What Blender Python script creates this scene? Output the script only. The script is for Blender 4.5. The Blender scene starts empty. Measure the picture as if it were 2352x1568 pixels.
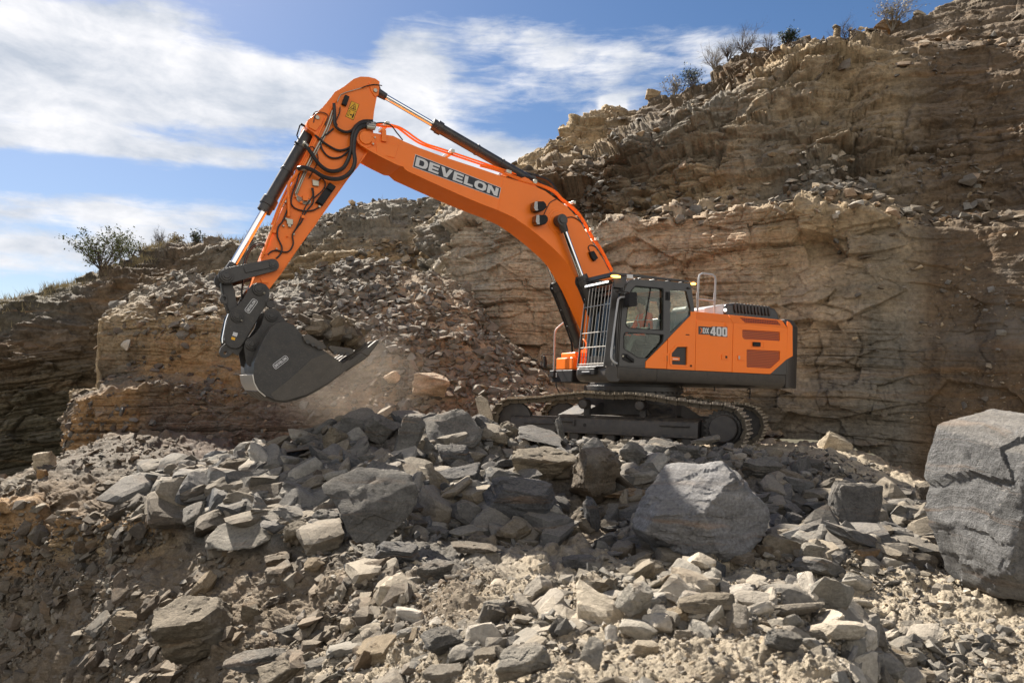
import bpy, bmesh, math, random
import numpy as np
from math import sin, cos, radians, pi, sqrt, atan2, degrees
from mathutils import Vector, Matrix
from mathutils.geometry import tessellate_polygon

scene = bpy.context.scene
COL = scene.collection
random.seed(7)
rng = np.random.default_rng(7)

# ---------------------------------------------------------------- camera
F = 1690.0; CX = 1176.0; HY = 905.0            # focal length, centre column and horizon row for a 2352 wide frame
cam_d = bpy.data.cameras.new('camera')
cam = bpy.data.objects.new('camera', cam_d); COL.objects.link(cam)
cam.location = (0, 0, 0); cam.rotation_euler = (pi/2, 0, 0)
cam_d.sensor_width = 36.0; cam_d.lens = 36.0*F/2352.0
cam_d.shift_y = (HY-784.0)/2352.0
cam_d.clip_start = 0.1; cam_d.clip_end = 3000
cam_d.dof.use_dof = True; cam_d.dof.focus_distance = 14.0; cam_d.dof.aperture_fstop = 3.5
scene.camera = cam

# ---------------------------------------------------------------- light
SUN_AZ = radians(-38)      # from straight ahead, towards the left
SUN_EL = radians(44)
sv = Vector((sin(SUN_AZ)*cos(SUN_EL), cos(SUN_AZ)*cos(SUN_EL), sin(SUN_EL)))
sun_d = bpy.data.lights.new('sun', 'SUN'); sun_d.energy = 5.0; sun_d.angle = radians(0.6)
sun_d.color = (1.0, 0.93, 0.83)
sun = bpy.data.objects.new('sun', sun_d); COL.objects.link(sun)
sun.rotation_euler = sv.to_track_quat('Z', 'Y').to_euler()
scene.view_settings.view_transform = 'Standard'
scene.view_settings.look = 'None'
scene.view_settings.exposure = 1.5
scene.view_settings.gamma = 1.0
scene.view_settings.use_curve_mapping = False
scene.cycles.max_bounces = 6
scene.cycles.transparent_max_bounces = 16
scene.cycles.use_denoising = True
scene.cycles.caustics_reflective = False
scene.cycles.caustics_refractive = False

# ---------------------------------------------------------------- node helpers
class NT:
    def __init__(s, tree):
        s.t = tree; s.n = tree.nodes; s.l = tree.links
    def new(s, typ, **kw):
        nd = s.n.new(typ)
        for k, v in kw.items(): setattr(nd, k, v)
        return nd
    def put(s, sock, v):
        if isinstance(v, bpy.types.NodeSocket): s.l.new(v, sock)
        elif v is not None:
            if hasattr(sock, 'default_value') and isinstance(v, (tuple, list)) and len(sock.default_value) == 4 and len(v) == 3: v = (*v, 1)
            sock.default_value = v
    def m(s, op, a, b=None, c=None, clamp=False):
        nd = s.new('ShaderNodeMath', operation=op, use_clamp=clamp)
        s.put(nd.inputs[0], a)
        if b is not None: s.put(nd.inputs[1], b)
        if c is not None: s.put(nd.inputs[2], c)
        return nd.outputs[0]
    def mix(s, f, a, b, blend='MIX'):
        nd = s.new('ShaderNodeMix', data_type='RGBA', blend_type=blend)
        s.put(nd.inputs[0], f); s.put(nd.inputs[6], a); s.put(nd.inputs[7], b)
        return nd.outputs[2]
    def noise(s, vec, scale, detail=6, rough=.55, dist=0.0, lac=2.0):
        nd = s.new('ShaderNodeTexNoise'); s.put(nd.inputs['Vector'], vec)
        nd.inputs['Scale'].default_value = scale; nd.inputs['Detail'].default_value = detail
        nd.inputs['Roughness'].default_value = rough; nd.inputs['Distortion'].default_value = dist
        nd.inputs['Lacunarity'].default_value = lac
        return nd.outputs['Fac']
    def ramp(s, f, stops, interp='LINEAR'):
        nd = s.new('ShaderNodeValToRGB'); s.put(nd.inputs[0], f); r = nd.color_ramp; r.interpolation = interp
        while len(r.elements) > 1: r.elements.remove(r.elements[-1])
        for i, (p, c) in enumerate(stops):
            e = r.elements[0] if i == 0 else r.elements.new(p)
            e.position = p; e.color = (*c, 1) if len(c) == 3 else c
        return nd.outputs[0]
    def rmp(s, f, lo, hi, a=0.0, b=1.0, smooth=False):
        nd = s.new('ShaderNodeMapRange', clamp=True, interpolation_type='SMOOTHSTEP' if smooth else 'LINEAR')
        s.put(nd.inputs[0], f)
        for i, v in zip((1, 2, 3, 4), (lo, hi, a, b)): nd.inputs[i].default_value = v
        return nd.outputs[0]
    def mapping(s, vec, scale=(1, 1, 1), rot=(0, 0, 0), loc=(0, 0, 0)):
        nd = s.new('ShaderNodeMapping'); s.put(nd.inputs[0], vec)
        nd.inputs['Location'].default_value = loc; nd.inputs['Rotation'].default_value = rot; nd.inputs['Scale'].default_value = scale
        return nd.outputs[0]

FILL_BANKC = (14.5, 13.8, 12.8)  # colour of the unseen cloud bank added behind the camera as fill light
# ---------------------------------------------------------------- world: Nishita sky with clouds laid out by direction
world = bpy.data.worlds.new('World'); scene.world = world; world.use_nodes = True
W = NT(world.node_tree); W.n.clear()
sky = W.new('ShaderNodeTexSky', sky_type='NISHITA'); sky.sun_disc = False
sky.sun_elevation = SUN_EL; sky.sun_rotation = SUN_AZ
sky.air_density = 1.0; sky.dust_density = 0.6; sky.ozone_density = 1.6
tc = W.new('ShaderNodeTexCoord').outputs['Generated']
sep = W.new('ShaderNodeSeparateXYZ'); W.l.new(tc, sep.inputs[0])
dx, dy, dz = sep.outputs
az = W.m('ARCTAN2', dx, dy)
hyp = W.m('SQRT', W.m('ADD', W.m('MULTIPLY', dx, dx), W.m('MULTIPLY', dy, dy)))
el = W.m('ARCTAN2', dz, hyp)
cmb = W.new('ShaderNodeCombineXYZ'); W.l.new(az, cmb.inputs[0]); W.l.new(el, cmb.inputs[1])
ae = cmb.outputs[0]
def dirn(px, py):
    a_ = atan2(px-CX, F); return a_, atan2((HY-py)*cos(a_), F)
def blob(px0, py0, px1, py1, th, soft=1.0, amp=1.0):
    # an elongated soft bank of cloud between two directions, th = half thickness in radians
    a0, e0 = dirn(px0, py0); a1, e1 = dirn(px1, py1)
    L = sqrt((a1-a0)**2+(e1-e0)**2); ca, sa = (a1-a0)/L, (e1-e0)/L
    ma, me = (a0+a1)/2, (e0+e1)/2
    ua = W.m('SUBTRACT', az, ma); ue = W.m('SUBTRACT', el, me)
    u = W.m('ADD', W.m('MULTIPLY', ua, ca/(L/2)), W.m('MULTIPLY', ue, sa/(L/2)))
    v = W.m('ADD', W.m('MULTIPLY', ua, -sa/th), W.m('MULTIPLY', ue, ca/th))
    r2 = W.m('ADD', W.m('POWER', W.m('ABSOLUTE', u), 4.0), W.m('MULTIPLY', v, v))
    return W.m('MULTIPLY', W.m('EXPONENT', W.m('MULTIPLY', r2, -1.0/soft)), amp)
mask = None
for bb in [(-350, 80, 460, 100, .048, 1, 1.15), (-350, 175, 800, 190, .040, 1, 1.1), (300, 195, 1000, 225, .034, 1, .95), (620, 230, 1290, 390, .034, 1, 1.1), (860, 130, 1030, 190, .035, 1, .75), (820, 330, 1200, 385, .024, 1, .6),
           (-300, 292, 260, 320, .016, 1, 1.0), (150, 322, 700, 376, .018, 1, 1.0), (-300, 470, 300, 480, .018, 1, .9), (200, 500, 640, 500, .026, 1, .85), (-300, 590, 460, 600, .026, 1, .85), (-200, 535, 400, 560, .014, 1, .6),
           (860, 70, 1350, 95, .036, 1, .55), (1250, 120, 1900, 130, .042, 1, .60), (1000, 205, 1480, 215, .038, 1, .50), (1378, 247, 1436, 244, .011, 1, 1.1), (1540, 90, 1900, 100, .02, 1, .3),
           (-300, 5, 620, 22, .018, 1, .45), (1330, 330, 1500, 300, .05, 1, .3)]:
    q = blob(*bb); mask = q if mask is None else W.m('ADD', mask, q)
n1 = W.noise(W.mapping(ae, (1, 2.4, 1), (0, 0, .13)), 9.0, 10, .60, .25)
n2 = W.noise(W.mapping(ae, (1, 6.0, 1), (0, 0, .20), (3, 1, 0)), 13.0, 9, .62, .5)
nn = W.m('ADD', W.m('MULTIPLY', n1, .6), W.m('MULTIPLY', n2, .4))
# away from the view: scattered cloud, plus an added bright bank that fills camera-facing faces
aaz = W.m('ABSOLUTE', az)
side = W.rmp(aaz, .66, 1.0, 0, 1, True)
bank = W.m('MULTIPLY', W.rmp(aaz, 1.5, 2.1, 0, 1, True), W.rmp(el, .95, .6, 0, 1, True))
mask = W.m('ADD', W.m('MULTIPLY', mask, W.m('SUBTRACT', 1.0, side)), W.m('MULTIPLY', side, W.m('ADD', .22, W.m('MULTIPLY', bank, .75))))
dens = W.m('ADD', mask, W.m('MULTIPLY', W.m('SUBTRACT', nn, .5), 2.1))
cf = W.rmp(dens, .34, .98, 0, 1, True)
cshade = W.noise(W.mapping(ae, (1, 2.2, 1), (0, 0, .1), (7, 4, 0)), 9.0, 7, .6, .2)
ccol = W.mix(W.rmp(cshade, .34, .66), (5.9, 6.5, 7.5), (10.4, 10.4, 10.7))
ccol = W.mix(bank, ccol, FILL_BANKC)
hs = W.new('ShaderNodeHueSaturation'); hs.inputs['Saturation'].default_value = 1.22; hs.inputs['Value'].default_value = 1.0
W.l.new(sky.outputs[0], hs.inputs['Color'])
skyc = W.mix(1.0, hs.outputs[0], (1.0, 1.0, 1.06), 'MULTIPLY')
gnd = W.rmp(el, -.06, .0)
out = W.mix(W.m('MULTIPLY', cf, gnd), skyc, ccol)
bg = W.new('ShaderNodeBackground'); W.l.new(out, bg.inputs[0]); bg.inputs[1].default_value = 0.0345
wo = W.new('ShaderNodeOutputWorld'); W.l.new(bg.outputs[0], wo.inputs[0])

# ---------------------------------------------------------------- materials
MATS = {}
def mat_new(name):
    m_ = bpy.data.materials.new(name); m_.use_nodes = True
    N = NT(m_.node_tree); bs = N.n['Principled BSDF']; MATS[name] = m_
    return m_, N, bs
def simple(name, col, rough=.5, metal=0.0, coat=0.0, dust=0.0, bump=0.0, spec=.5, var=.12, scr=0.0):
    m_, N, bs = mat_new(name)
    tcn = N.new('ShaderNodeTexCoord').outputs['Object']
    c = N.mix(N.noise(tcn, 1.7, 5, .6), tuple(max(0, x*(1-var)) for x in col), tuple(min(1, x*(1+var)) for x in col))
    rg = N.rmp(N.noise(tcn, 6, 5, .7), .3, .7, rough*.85, min(1, rough*1.2))
    if dust > 0:
        geo = N.new('ShaderNodeNewGeometry'); sp = N.new('ShaderNodeSeparateXYZ'); N.l.new(geo.outputs['Normal'], sp.inputs[0])
        up = N.rmp(sp.outputs[2], .2, .95)
        dn = N.rmp(N.noise(tcn, 9, 8, .75), .38, .7)
        f_ = N.m('MULTIPLY', N.m('ADD', N.m('MULTIPLY', up, .75), .16), N.m('MULTIPLY', dn, dust), clamp=True)
        c = N.mix(f_, c, (.30, .24, .17)); rg = N.m('ADD', rg, N.m('MULTIPLY', f_, .4), clamp=True)
    if scr > 0:
        s_ = N.rmp(N.noise(N.mapping(tcn, (3, 3, 14), (.3, .5, 0)), 8, 6, .75), .60, .72, 0, scr)
        c = N.mix(s_, c, (.42, .38, .33))
    N.put(bs.inputs['Base Color'], c); N.put(bs.inputs['Roughness'], rg)
    bs.inputs['Metallic'].default_value = metal; bs.inputs['Coat Weight'].default_value = coat
    bs.inputs['Coat Roughness'].default_value = .12; bs.inputs['Specular IOR Level'].default_value = spec
    if bump > 0:
        bp = N.new('ShaderNodeBump'); bp.inputs['Strength'].default_value = bump; bp.inputs['Distance'].default_value = .01
        N.l.new(N.noise(tcn, 60, 4, .6), bp.inputs['Height']); N.l.new(bp.outputs[0], bs.inputs['Normal'])
    return m_
simple('orange', (.95, .205, .014), .42, coat=.12, dust=.20, var=.06, spec=.35, scr=.10)
simple('dark_paint', (.030, .028, .028), .42, coat=.1, dust=.5, var=.2)
simple('skirt_paint', (.040, .036, .033), .5, dust=.5, var=.15)
simple('cab_paint', (.030, .028, .027), .36, coat=.3, dust=.25, var=.12)
simple('black', (.010, .010, .011), .55, dust=.10, spec=.3)
simple('rubber', (.016, .015, .015), .45, dust=.2)
simple('chrome', (.82, .82, .82), .10, metal=1.0, var=.02)
simple('steel', (.42, .40, .37), .38, metal=.8, dust=.4)
simple('zinc', (.42, .40, .33), .4, metal=.7, dust=.2)
simple('grey_rail', (.36, .37, .38), .4, dust=.2, coat=.2)
simple('silver_panel', (.50, .51, .53), .35, dust=.3, coat=.2)
simple('white_decal', (.62, .62, .62), .5, var=.04)
simple('navy_decal', (.020, .022, .030), .5)
simple('yellow_decal', (.80, .42, .01), .5, var=.04)
simple('bucket_paint', (.026, .025, .025), .45, dust=.6, scr=.55, var=.2)
simple('bucket_steel', (.075, .066, .056), .6, metal=.1, dust=.6, scr=.6, var=.3)
simple('shiny_wear', (.62, .60, .56), .35, metal=.7, dust=.3, var=.1)
simple('track_steel', (.085, .072, .056), .6, metal=.25, dust=1.7, scr=.5, var=.3)
simple('shoe_worn', (.40, .345, .27), .5, metal=.3, dust=1.0, var=.25)
simple('frame_paint', (.020, .019, .021), .55, dust=.5, scr=.08, var=.2)
simple('seat_cloth', (.03, .032, .034), .85)
simple('vest_orange', (.90, .13, .03), .7, var=.06)
simple('vest_tape', (.60, .62, .56), .45, var=.05)
simple('trousers', (.13, .14, .14), .85)
simple('skin', (.38, .20, .13), .55, var=.08)
simple('hair', (.035, .022, .015), .7)
simple('headliner', (.30, .29, .26), .8)
def emis(name, col, st, base=(.6, .3, .05)):
    m_, N, bs = mat_new(name)
    bs.inputs['Base Color'].default_value = (*base, 1); bs.inputs['Emission Color'].default_value = (*col, 1)
    bs.inputs['Emission Strength'].default_value = st; bs.inputs['Roughness'].default_value = .2
emis('amber_lamp', (1, .42, .06), 4.0)
emis('white_lamp', (1, .96, .9), .8, (.8, .8, .8))
def glassy(name, tint, gl=.12, rough=.02):
    m_, N, bs = mat_new(name); N.n.remove(bs)
    tr = N.new('ShaderNodeBsdfTransparent'); tr.inputs[0].default_value = (*tint, 1)
    g = N.new('ShaderNodeBsdfGlossy'); g.inputs['Roughness'].default_value = rough
    fr = N.new('ShaderNodeFresnel'); fr.inputs[0].default_value = 1.45
    tcn = N.new('ShaderNodeTexCoord').outputs['Object']
    d_ = N.new('ShaderNodeBsdfDiffuse'); d_.inputs[0].default_value = (.4, .37, .3, 1)
    mx = N.new('ShaderNodeMixShader'); N.l.new(N.m('ADD', fr.outputs[0], gl-.04), mx.inputs[0]); N.l.new(tr.outputs[0], mx.inputs[1]); N.l.new(g.outputs[0], mx.inputs[2])
    m2 = N.new('ShaderNodeMixShader'); N.l.new(N.rmp(N.noise(tcn, 5, 8, .7), .45, .8, .0, .05), m2.inputs[0]); N.l.new(mx.outputs[0], m2.inputs[1]); N.l.new(d_.outputs[0], m2.inputs[2])
    N.l.new(m2.outputs[0], N.n['Material Output'].inputs[0])
glassy('cab_glass', (.92, .96, .90), .02)
glassy('lamp_glass', (.55, .56, .58), .25)
def perforated(name, base, hole, sc=38.0):
    m_, N, bs = mat_new(name)
    tcn = N.new('ShaderNodeTexCoord').outputs['UV']
    br = N.new('ShaderNodeTexBrick'); N.l.new(tcn, br.inputs[0]); br.offset = .5
    br.inputs['Scale'].default_value = 1; br.inputs['Brick Width'].default_value = .050; br.inputs['Row Height'].default_value = .034
    br.inputs['Mortar Size'].default_value = .0065; br.inputs['Mortar Smooth'].default_value = .1
    for k, v in (('Color1', hole), ('Color2', hole), ('Mortar', base)): br.inputs[k].default_value = (*v, 1)
    N.l.new(br.outputs[0], bs.inputs['Base Color']); bs.inputs['Roughness'].default_value = .5
perforated('mesh_orange', (.62, .11, .015), (.012, .010, .009))
perforated('mesh_dark', (.055, .052, .05), (.006, .006, .006))

# ---------------------------------------------------------------- mesh helpers
def tag(o, label=None, cat=None, group=None, kind=None):
    if label: o['label'] = label
    if cat: o['category'] = cat
    if group: o['group'] = group
    if kind: o['kind'] = kind
    return o
def empty(name, loc=(0, 0, 0), rot=(0, 0, 0)):
    o = bpy.data.objects.new(name, None); COL.objects.link(o); o.location = loc; o.rotation_euler = rot; o.empty_display_size = .2
    return o
def smooth_angle(me, ang=35):
    bm = bmesh.new(); bm.from_mesh(me)
    a_ = radians(ang)
    for f in bm.faces: f.smooth = True
    for e in bm.edges:
        e.smooth = not (len(e.link_faces) != 2 or e.calc_face_angle(0) > a_)
    bm.to_mesh(me); bm.free()
class MB:
    def __init__(s, R=None, uv=False):
        s.v = []; s.f = []; s.m = []; s.R = np.eye(3) if R is None else np.array(R); s.mats = []; s.cur = 0; s.uvs = {}; s.cuts = []
    def mat(s, name):
        if name not in s.mats: s.mats.append(name)
        s.cur = s.mats.index(name); return s
    def add(s, vs, fs):
        s.cuts.append((len(s.v), len(s.f))); b = len(s.v); s.v.extend([tuple(p) for p in vs])
        for f in fs: s.f.append(tuple(i+b for i in f)); s.m.append(s.cur)
        return s
    def box(s, x0, x1, y0, y1, z0, z1):
        vs = [(x, y, z) for x in (x0, x1) for y in (y0, y1) for z in (z0, z1)]
        return s.add(vs, [(0, 1, 3, 2), (4, 6, 7, 5), (0, 4, 5, 1), (2, 3, 7, 6), (0, 2, 6, 4), (1, 5, 7, 3)])
    def prism(s, poly, y0, y1, holes=(), axis='y'):
        """polygon in (x, z) extruded along y (or (x,y) along z, or (y,z) along x)"""
        def P(p, h):
            return (p[0], h, p[1]) if axis == 'y' else ((p[0], p[1], h) if axis == 'z' else (h, p[0], p[1]))
        loops = [list(poly)]+[list(h) for h in holes]
        tess = tessellate_polygon([[Vector((p[0], p[1], 0)) for p in lp] for lp in loops])
        flat = [p for lp in loops for p in lp]; n = len(flat)
        vs = [P(p, y0) for p in flat]+[P(p, y1) for p in flat]
        fs = []
        if len(loops) == 1: fs += [tuple(range(n)), tuple(range(2*n-1, n-1, -1))]
        else: fs += [tuple(t) for t in tess]+[tuple(i+n for i in t[::-1]) for t in tess]
        o = 0
        for lp in loops:
            k = len(lp)
            for i in range(k):
                j = (i+1) % k; fs.append((o+i, o+j, o+j+n, o+i+n))
            o += k
        return s.add(vs, fs)
    def cyl(s, p0, p1, r0, r1=None, n=20, caps=True):
        r1 = r0 if r1 is None else r1
        p0 = np.array(p0, float); p1 = np.array(p1, float); d = p1-p0; d /= np.linalg.norm(d)
        u = np.cross(d, (0, 0, 1.)) if abs(d[2]) < .9 else np.cross(d, (1., 0, 0)); u /= np.linalg.norm(u); w = np.cross(d, u)
        vs = []
        for p, r in ((p0, r0), (p1, r1)):
            for i in range(n):
                t = 2*pi*i/n; vs.append(p+r*(cos(t)*u+sin(t)*w))
        fs = [(i, (i+1) % n, n+(i+1) % n, n+i) for i in range(n)]
        if caps: fs += [tuple(range(n-1, -1, -1)), tuple(range(n, 2*n))]
        return s.add(vs, fs)
    def lathe(s, p0, axis, prof, n=28):
        """prof: list of (distance along axis, radius)"""
        p0 = np.array(p0, float); d = np.array(axis, float); d /= np.linalg.norm(d)
        u = np.cross(d, (0, 0, 1.)) if abs(d[2]) < .9 else np.cross(d, (1., 0, 0)); u /= np.linalg.norm(u); w = np.cross(d, u)
        vs = []; fs = []
        for (h, r) in prof:
            for i in range(n):
                t = 2*pi*i/n; vs.append(p0+d*h+r*(cos(t)*u+sin(t)*w))
        for k in range(len(prof)-1):
            for i in range(n):
                fs.append((k*n+i, k*n+(i+1) % n, (k+1)*n+(i+1) % n, (k+1)*n+i))
        fs += [tuple(range(n-1, -1, -1)), tuple(range((len(prof)-1)*n, len(prof)*n))]
        return s.add(vs, fs)
    def tube(s, pts, r, n=8, smooth=0, closed=False):
        pts = [np.array(p, float) for p in pts]
        if smooth: pts = catmull(pts, smooth, closed)
        m_ = len(pts); vs = []; fs = []
        prev = None
        for i, p in enumerate(pts):
            a_ = pts[(i-1) % m_] if (closed or i > 0) else p; b_ = pts[(i+1) % m_] if (closed or i < m_-1) else p
            d = b_-a_; d = d/(np.linalg.norm(d)+1e-12)
            if prev is None: u = np.cross(d, (0, 1., .01)); u = u if np.linalg.norm(u) > .1 else np.cross(d, (1., 0, 0))
            else: u = prev-d*np.dot(prev, d)
            u /= np.linalg.norm(u)+1e-12; prev = u; w = np.cross(d, u)
            rr = r[i] if isinstance(r, (list, tuple)) else r
            for k in range(n):
                t = 2*pi*k/n; vs.append(p+rr*(cos(t)*u+sin(t)*w))
        for i in range(m_ if closed else m_-1):
            j = (i+1) % m_
            for k in range(n): fs.append((i*n+k, i*n+(k+1) % n, j*n+(k+1) % n, j*n+k))
        if not closed: fs += [tuple(range(n-1, -1, -1)), tuple(range((m_-1)*n, m_*n))]
        return s.add(vs, fs)
    def build_each(s, name, parent=None, bevel=0.0, ang=35, default='orange'):
        """one object for every primitive added"""
        out_ = []; cuts = s.cuts+[(len(s.v), len(s.f))]
        for (v0, f0), (v1, f1) in zip(cuts[:-1], cuts[1:]):
            q = MB(s.R); q.v = s.v[v0:v1]; q.f = [tuple(i-v0 for i in f) for f in s.f[f0:f1]]; q.mats = [s.mats[s.m[f0]]] if s.mats else []; q.m = [0]*len(q.f)
            out_.append(q.build(name, parent, bevel, ang, default))
        return out_[0]
    def build(s, name, parent=None, bevel=0.0, ang=35, default='orange'):
        me = bpy.data.meshes.new(name)
        V = (np.array(s.v) @ s.R.T) if len(s.v) else np.zeros((0, 3))
        me.from_pydata(V.tolist(), [], s.f)
        if not s.mats: s.mats = [default]
        for mn in s.mats: me.materials.append(MATS[mn])
        me.polygons.foreach_set('material_index', s.m)
        bm = bmesh.new(); bm.from_mesh(me); bmesh.ops.recalc_face_normals(bm, faces=bm.faces); bm.to_mesh(me); bm.free()
        # planar map in the piece's own frame (x along, z up) for perforated sheet
        if any(k.startswith('mesh_') for k in s.mats):
            uv = me.uv_layers.new(name='uv'); loc = s.v
            for lp in me.loops: uv.data[lp.index].uv = (loc[lp.vertex_index][0], loc[lp.vertex_index][2])
        smooth_angle(me, ang); me.update()
        o = bpy.data.objects.new(name, me); COL.objects.link(o)
        if parent is not None: o.parent = parent
        if bevel > 0:
            b_ = o.modifiers.new('bevel', 'BEVEL'); b_.width = bevel; b_.segments = 2; b_.limit_method = 'ANGLE'; b_.angle_limit = radians(40); b_.harden_normals = False
        return o
def catmull(pts, k, closed=False):
    out_ = []; n = len(pts)
    rngi = range(n) if closed else range(n-1)
    for i in rngi:
        p0 = pts[(i-1) % n] if (closed or i > 0) else 2*pts[0]-pts[1]
        p1 = pts[i]; p2 = pts[(i+1) % n]
        p3 = pts[(i+2) % n] if (closed or i < n-2) else 2*pts[-1]-pts[-2]
        for j in range(k):
            t = j/k
            out_.append(.5*((2*p1)+(-p0+p2)*t+(2*p0-5*p1+4*p2-p3)*t*t+(-p0+3*p1-3*p2+p3)*t**3))
    if not closed: out_.append(pts[-1])
    return out_
def rounded(poly, r, k=4):
    """round every corner of a 2D polygon"""
    out_ = []; n = len(poly)
    for i in range(n):
        a_ = np.array(poly[i-1], float); b_ = np.array(poly[i], float); c_ = np.array(poly[(i+1) % n], float)
        rr = r[i] if isinstance(r, (list, tuple)) else r
        u = a_-b_; v = c_-b_; lu = np.linalg.norm(u); lv = np.linalg.norm(v)
        q = min(rr, lu*.45, lv*.45)
        if q < 1e-4: out_.append(tuple(b_)); continue
        s0 = b_+u/lu*q; s1 = b_+v/lv*q
        for j in range(k+1):
            t = j/k; out_.append(tuple((1-t)**2*s0+2*t*(1-t)*b_+t*t*s1))
    return out_
# ================================================================= excavator
REG = dict(A=(500, 150, 2.94), B=(500, 600, 3.734), C=(1200, 350, 3.92), D=(1300, 620, 4.126), E=(1650, 640, 4.355), G=(1180, 920, 2.868),
           H=(1440, 670, 6.819), I=(1370, 880, 5.88), J=(1700, 960, 8.71), K=(680, 280, 5.6), L=(1180, 960, 7.84), S=(0, 0, 1/.91875*.91875))
def Z(r, x, y):
    a_ = REG[r]; return ((a_[0]+x/a_[2])*.91875, (a_[1]+y/a_[2])*.91875)
ROLL = radians(1.5); T0 = np.array([2.577, 15.84, -1.06])
Ry = np.array([[cos(ROLL), 0, sin(ROLL)], [0, 1, 0], [-sin(ROLL), 0, cos(ROLL)]])
hb = radians(27.2); ta = radians(25)
RH = np.array([[-cos(hb), sin(hb), 0], [-sin(hb), -cos(hb), 0], [0, 0, 1]])     # house: x forward, y to its left, z up
RT = np.array([[-cos(ta), -sin(ta), 0], [sin(ta), -cos(ta), 0], [0, 0, 1]])     # undercarriage
def unp(px, py, w, R=RH):
    M = (Ry @ R).T; o_ = M @ (-T0); d = M @ np.array([(px-CX)/F, 1, -(py-HY)/F])
    p = o_+(w-o_[1])/d[1]*d
    return (float(p[0]), float(p[2]))
def S(r, pts, w, R=RH): return [unp(*Z(r, *p), w, R) for p in pts]
def S3(r, pts, w, R=RH):
    out_ = []
    for p in pts:
        ww = p[2] if len(p) > 2 else w
        q = unp(*Z(r, p[0], p[1]), ww, R); out_.append((q[0], ww, q[1]))
    return out_
def HB(): return MB(RH)
ex = empty('excavator', tuple(T0), (0, ROLL, 0))
tag(ex, 'large orange crawler excavator with dark cab and raised boom standing on the rubble pile', 'excavator')

# ---- lettering: block glyphs as polygons with holes, unit height
t_ = .27
def rect(x0, y0, x1, y1): return [(x0, y0), (x1, y0), (x1, y1), (x0, y1)]
def oct_(x0, y0, x1, y1, c): return [(x0+c, y0), (x1-c, y0), (x1, y0+c), (x1, y1-c), (x1-c, y1), (x0+c, y1), (x0, y1-c), (x0, y0+c)]
GL = {
 'D': (1.0, [([(0, 0), (.66, 0), (.9, .1), (1.0, .32), (1.0, .68), (.9, .9), (.66, 1), (0, 1)], [[(.3, .22), (.6, .22), (.7, .36), (.7, .64), (.6, .78), (.3, .78)]])]),
 'E': (.86, [([(0, 0), (.86, 0), (.86, .23), (.3, .23), (.3, .39), (.8, .39), (.8, .61), (.3, .61), (.3, .77), (.86, .77), (.86, 1), (0, 1)], [])]),
 'V': (1.02, [([(.36, 0), (.66, 0), (1.02, 1), (.71, 1), (.51, .36), (.31, 1), (0, 1)], [])]),
 'L': (.80, [([(0, 0), (.80, 0), (.80, .24), (.3, .24), (.3, 1), (0, 1)], [])]),
 'O': (1.06, [(rounded(oct_(0, 0, 1.06, 1, .24), .08, 2), [rounded(oct_(.3, .23, .76, .77, .12), .04, 2)])]),
 'N': (.98, [([(0, 0), (.28, 0), (.28, .58), (.66, 0), (.98, 0), (.98, 1), (.70, 1), (.70, .42), (.32, 1), (0, 1)], [])]),
 'X': (.62, [([(0, 0), (.2, 0), (.31, .32), (.42, 0), (.62, 0), (.42, .5), (.62, 1), (.42, 1), (.31, .68), (.2, 1), (0, 1), (.2, .5)], [])]),
 'd': (.60, [([(0, 0), (.42, 0), (.6, .16), (.6, .84), (.42, 1), (0, 1)], [[(.2, .17), (.36, .17), (.4, .24), (.4, .76), (.36, .83), (.2, .83)]])]),
 '4': (.62, [([(.32, 0), (.54, 0), (.54, .2), (.62, .2), (.62, .38), (.54, .38), (.54, 1), (.28, 1), (0, .38), (0, .2), (.32, .2)], [[(.2, .38), (.32, .38), (.32, .72)]])]),
 '0': (.58, [(oct_(0, 0, .58, 1, .12), [oct_(.21, .19, .37, .81, .03)])]),
 '>': (.5, [([(0, 0), (.22, 0), (.5, .3), (.5, .7), (.22, 1), (0, 1), (.3, .64), (.3, .36)], [])]),
}
def text_len(s_, gap): return sum(GL[c][0] for c in s_)+gap*(len(s_)-1)
def quadmap(q):
    """q: TL, TR, BR, BL points (x, z); returns map from unit square (u right, v up)"""
    TL, TR, BR, BL = [np.array(p) for p in q]
    return lambda u, v: tuple((1-u)*(1-v)*BL+u*(1-v)*BR+u*v*TR+(1-u)*v*TL)
def text(mb, s_, qm, w, u0=.0, u1=1., v0=0., v1=1., gap=.1, dep=.002):
    L_ = text_len(s_, gap); x = 0
    for c in s_:
        wd, polys = GL[c]
        for outer, holes in polys:
            f_ = lambda p: qm(u0+(x+p[0])/L_*(u1-u0), v0+p[1]*(v1-v0))
            mb.prism([f_(p) for p in outer], w, w+dep, [[f_(p) for p in h] for h in holes])
        x += wd+gap

# ---- boom
WB = .36
boom_poly = S('A', [(1165, 575), (1178, 545), (1205, 530), (1270, 536), (1420, 558), (1500, 598), (1610, 645), (1800, 715), (2060, 800), (2352, 900)], WB) + \
    S('C', [(200, 345), (400, 410), (540, 455), (640, 500), (720, 560), (850, 650), (960, 770), (1040, 900), (1110, 1020), (1200, 1160), (1275, 1300), (1330, 1440)], WB) + \
    [(.62, 2.25), (.40, 1.98), (.44, 1.80), (.60, 1.74), (.80, 1.84), (1.1, 2.3)] + \
    S('C', [(985, 1440), (900, 1290), (840, 1190), (760, 1100), (650, 1000), (560, 925), (450, 840), (330, 760), (180, 690), (0, 622)], WB) + \
    S('A', [(1900, 988), (1700, 898), (1520, 815), (1480, 778), (1440, 772), (1340, 722), (1240, 668), (1180, 625)], WB)
boom = HB().mat('orange').prism(boom_poly, -WB, WB).build('boom', ex, bevel=.012)
m = HB().mat('orange')
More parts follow.
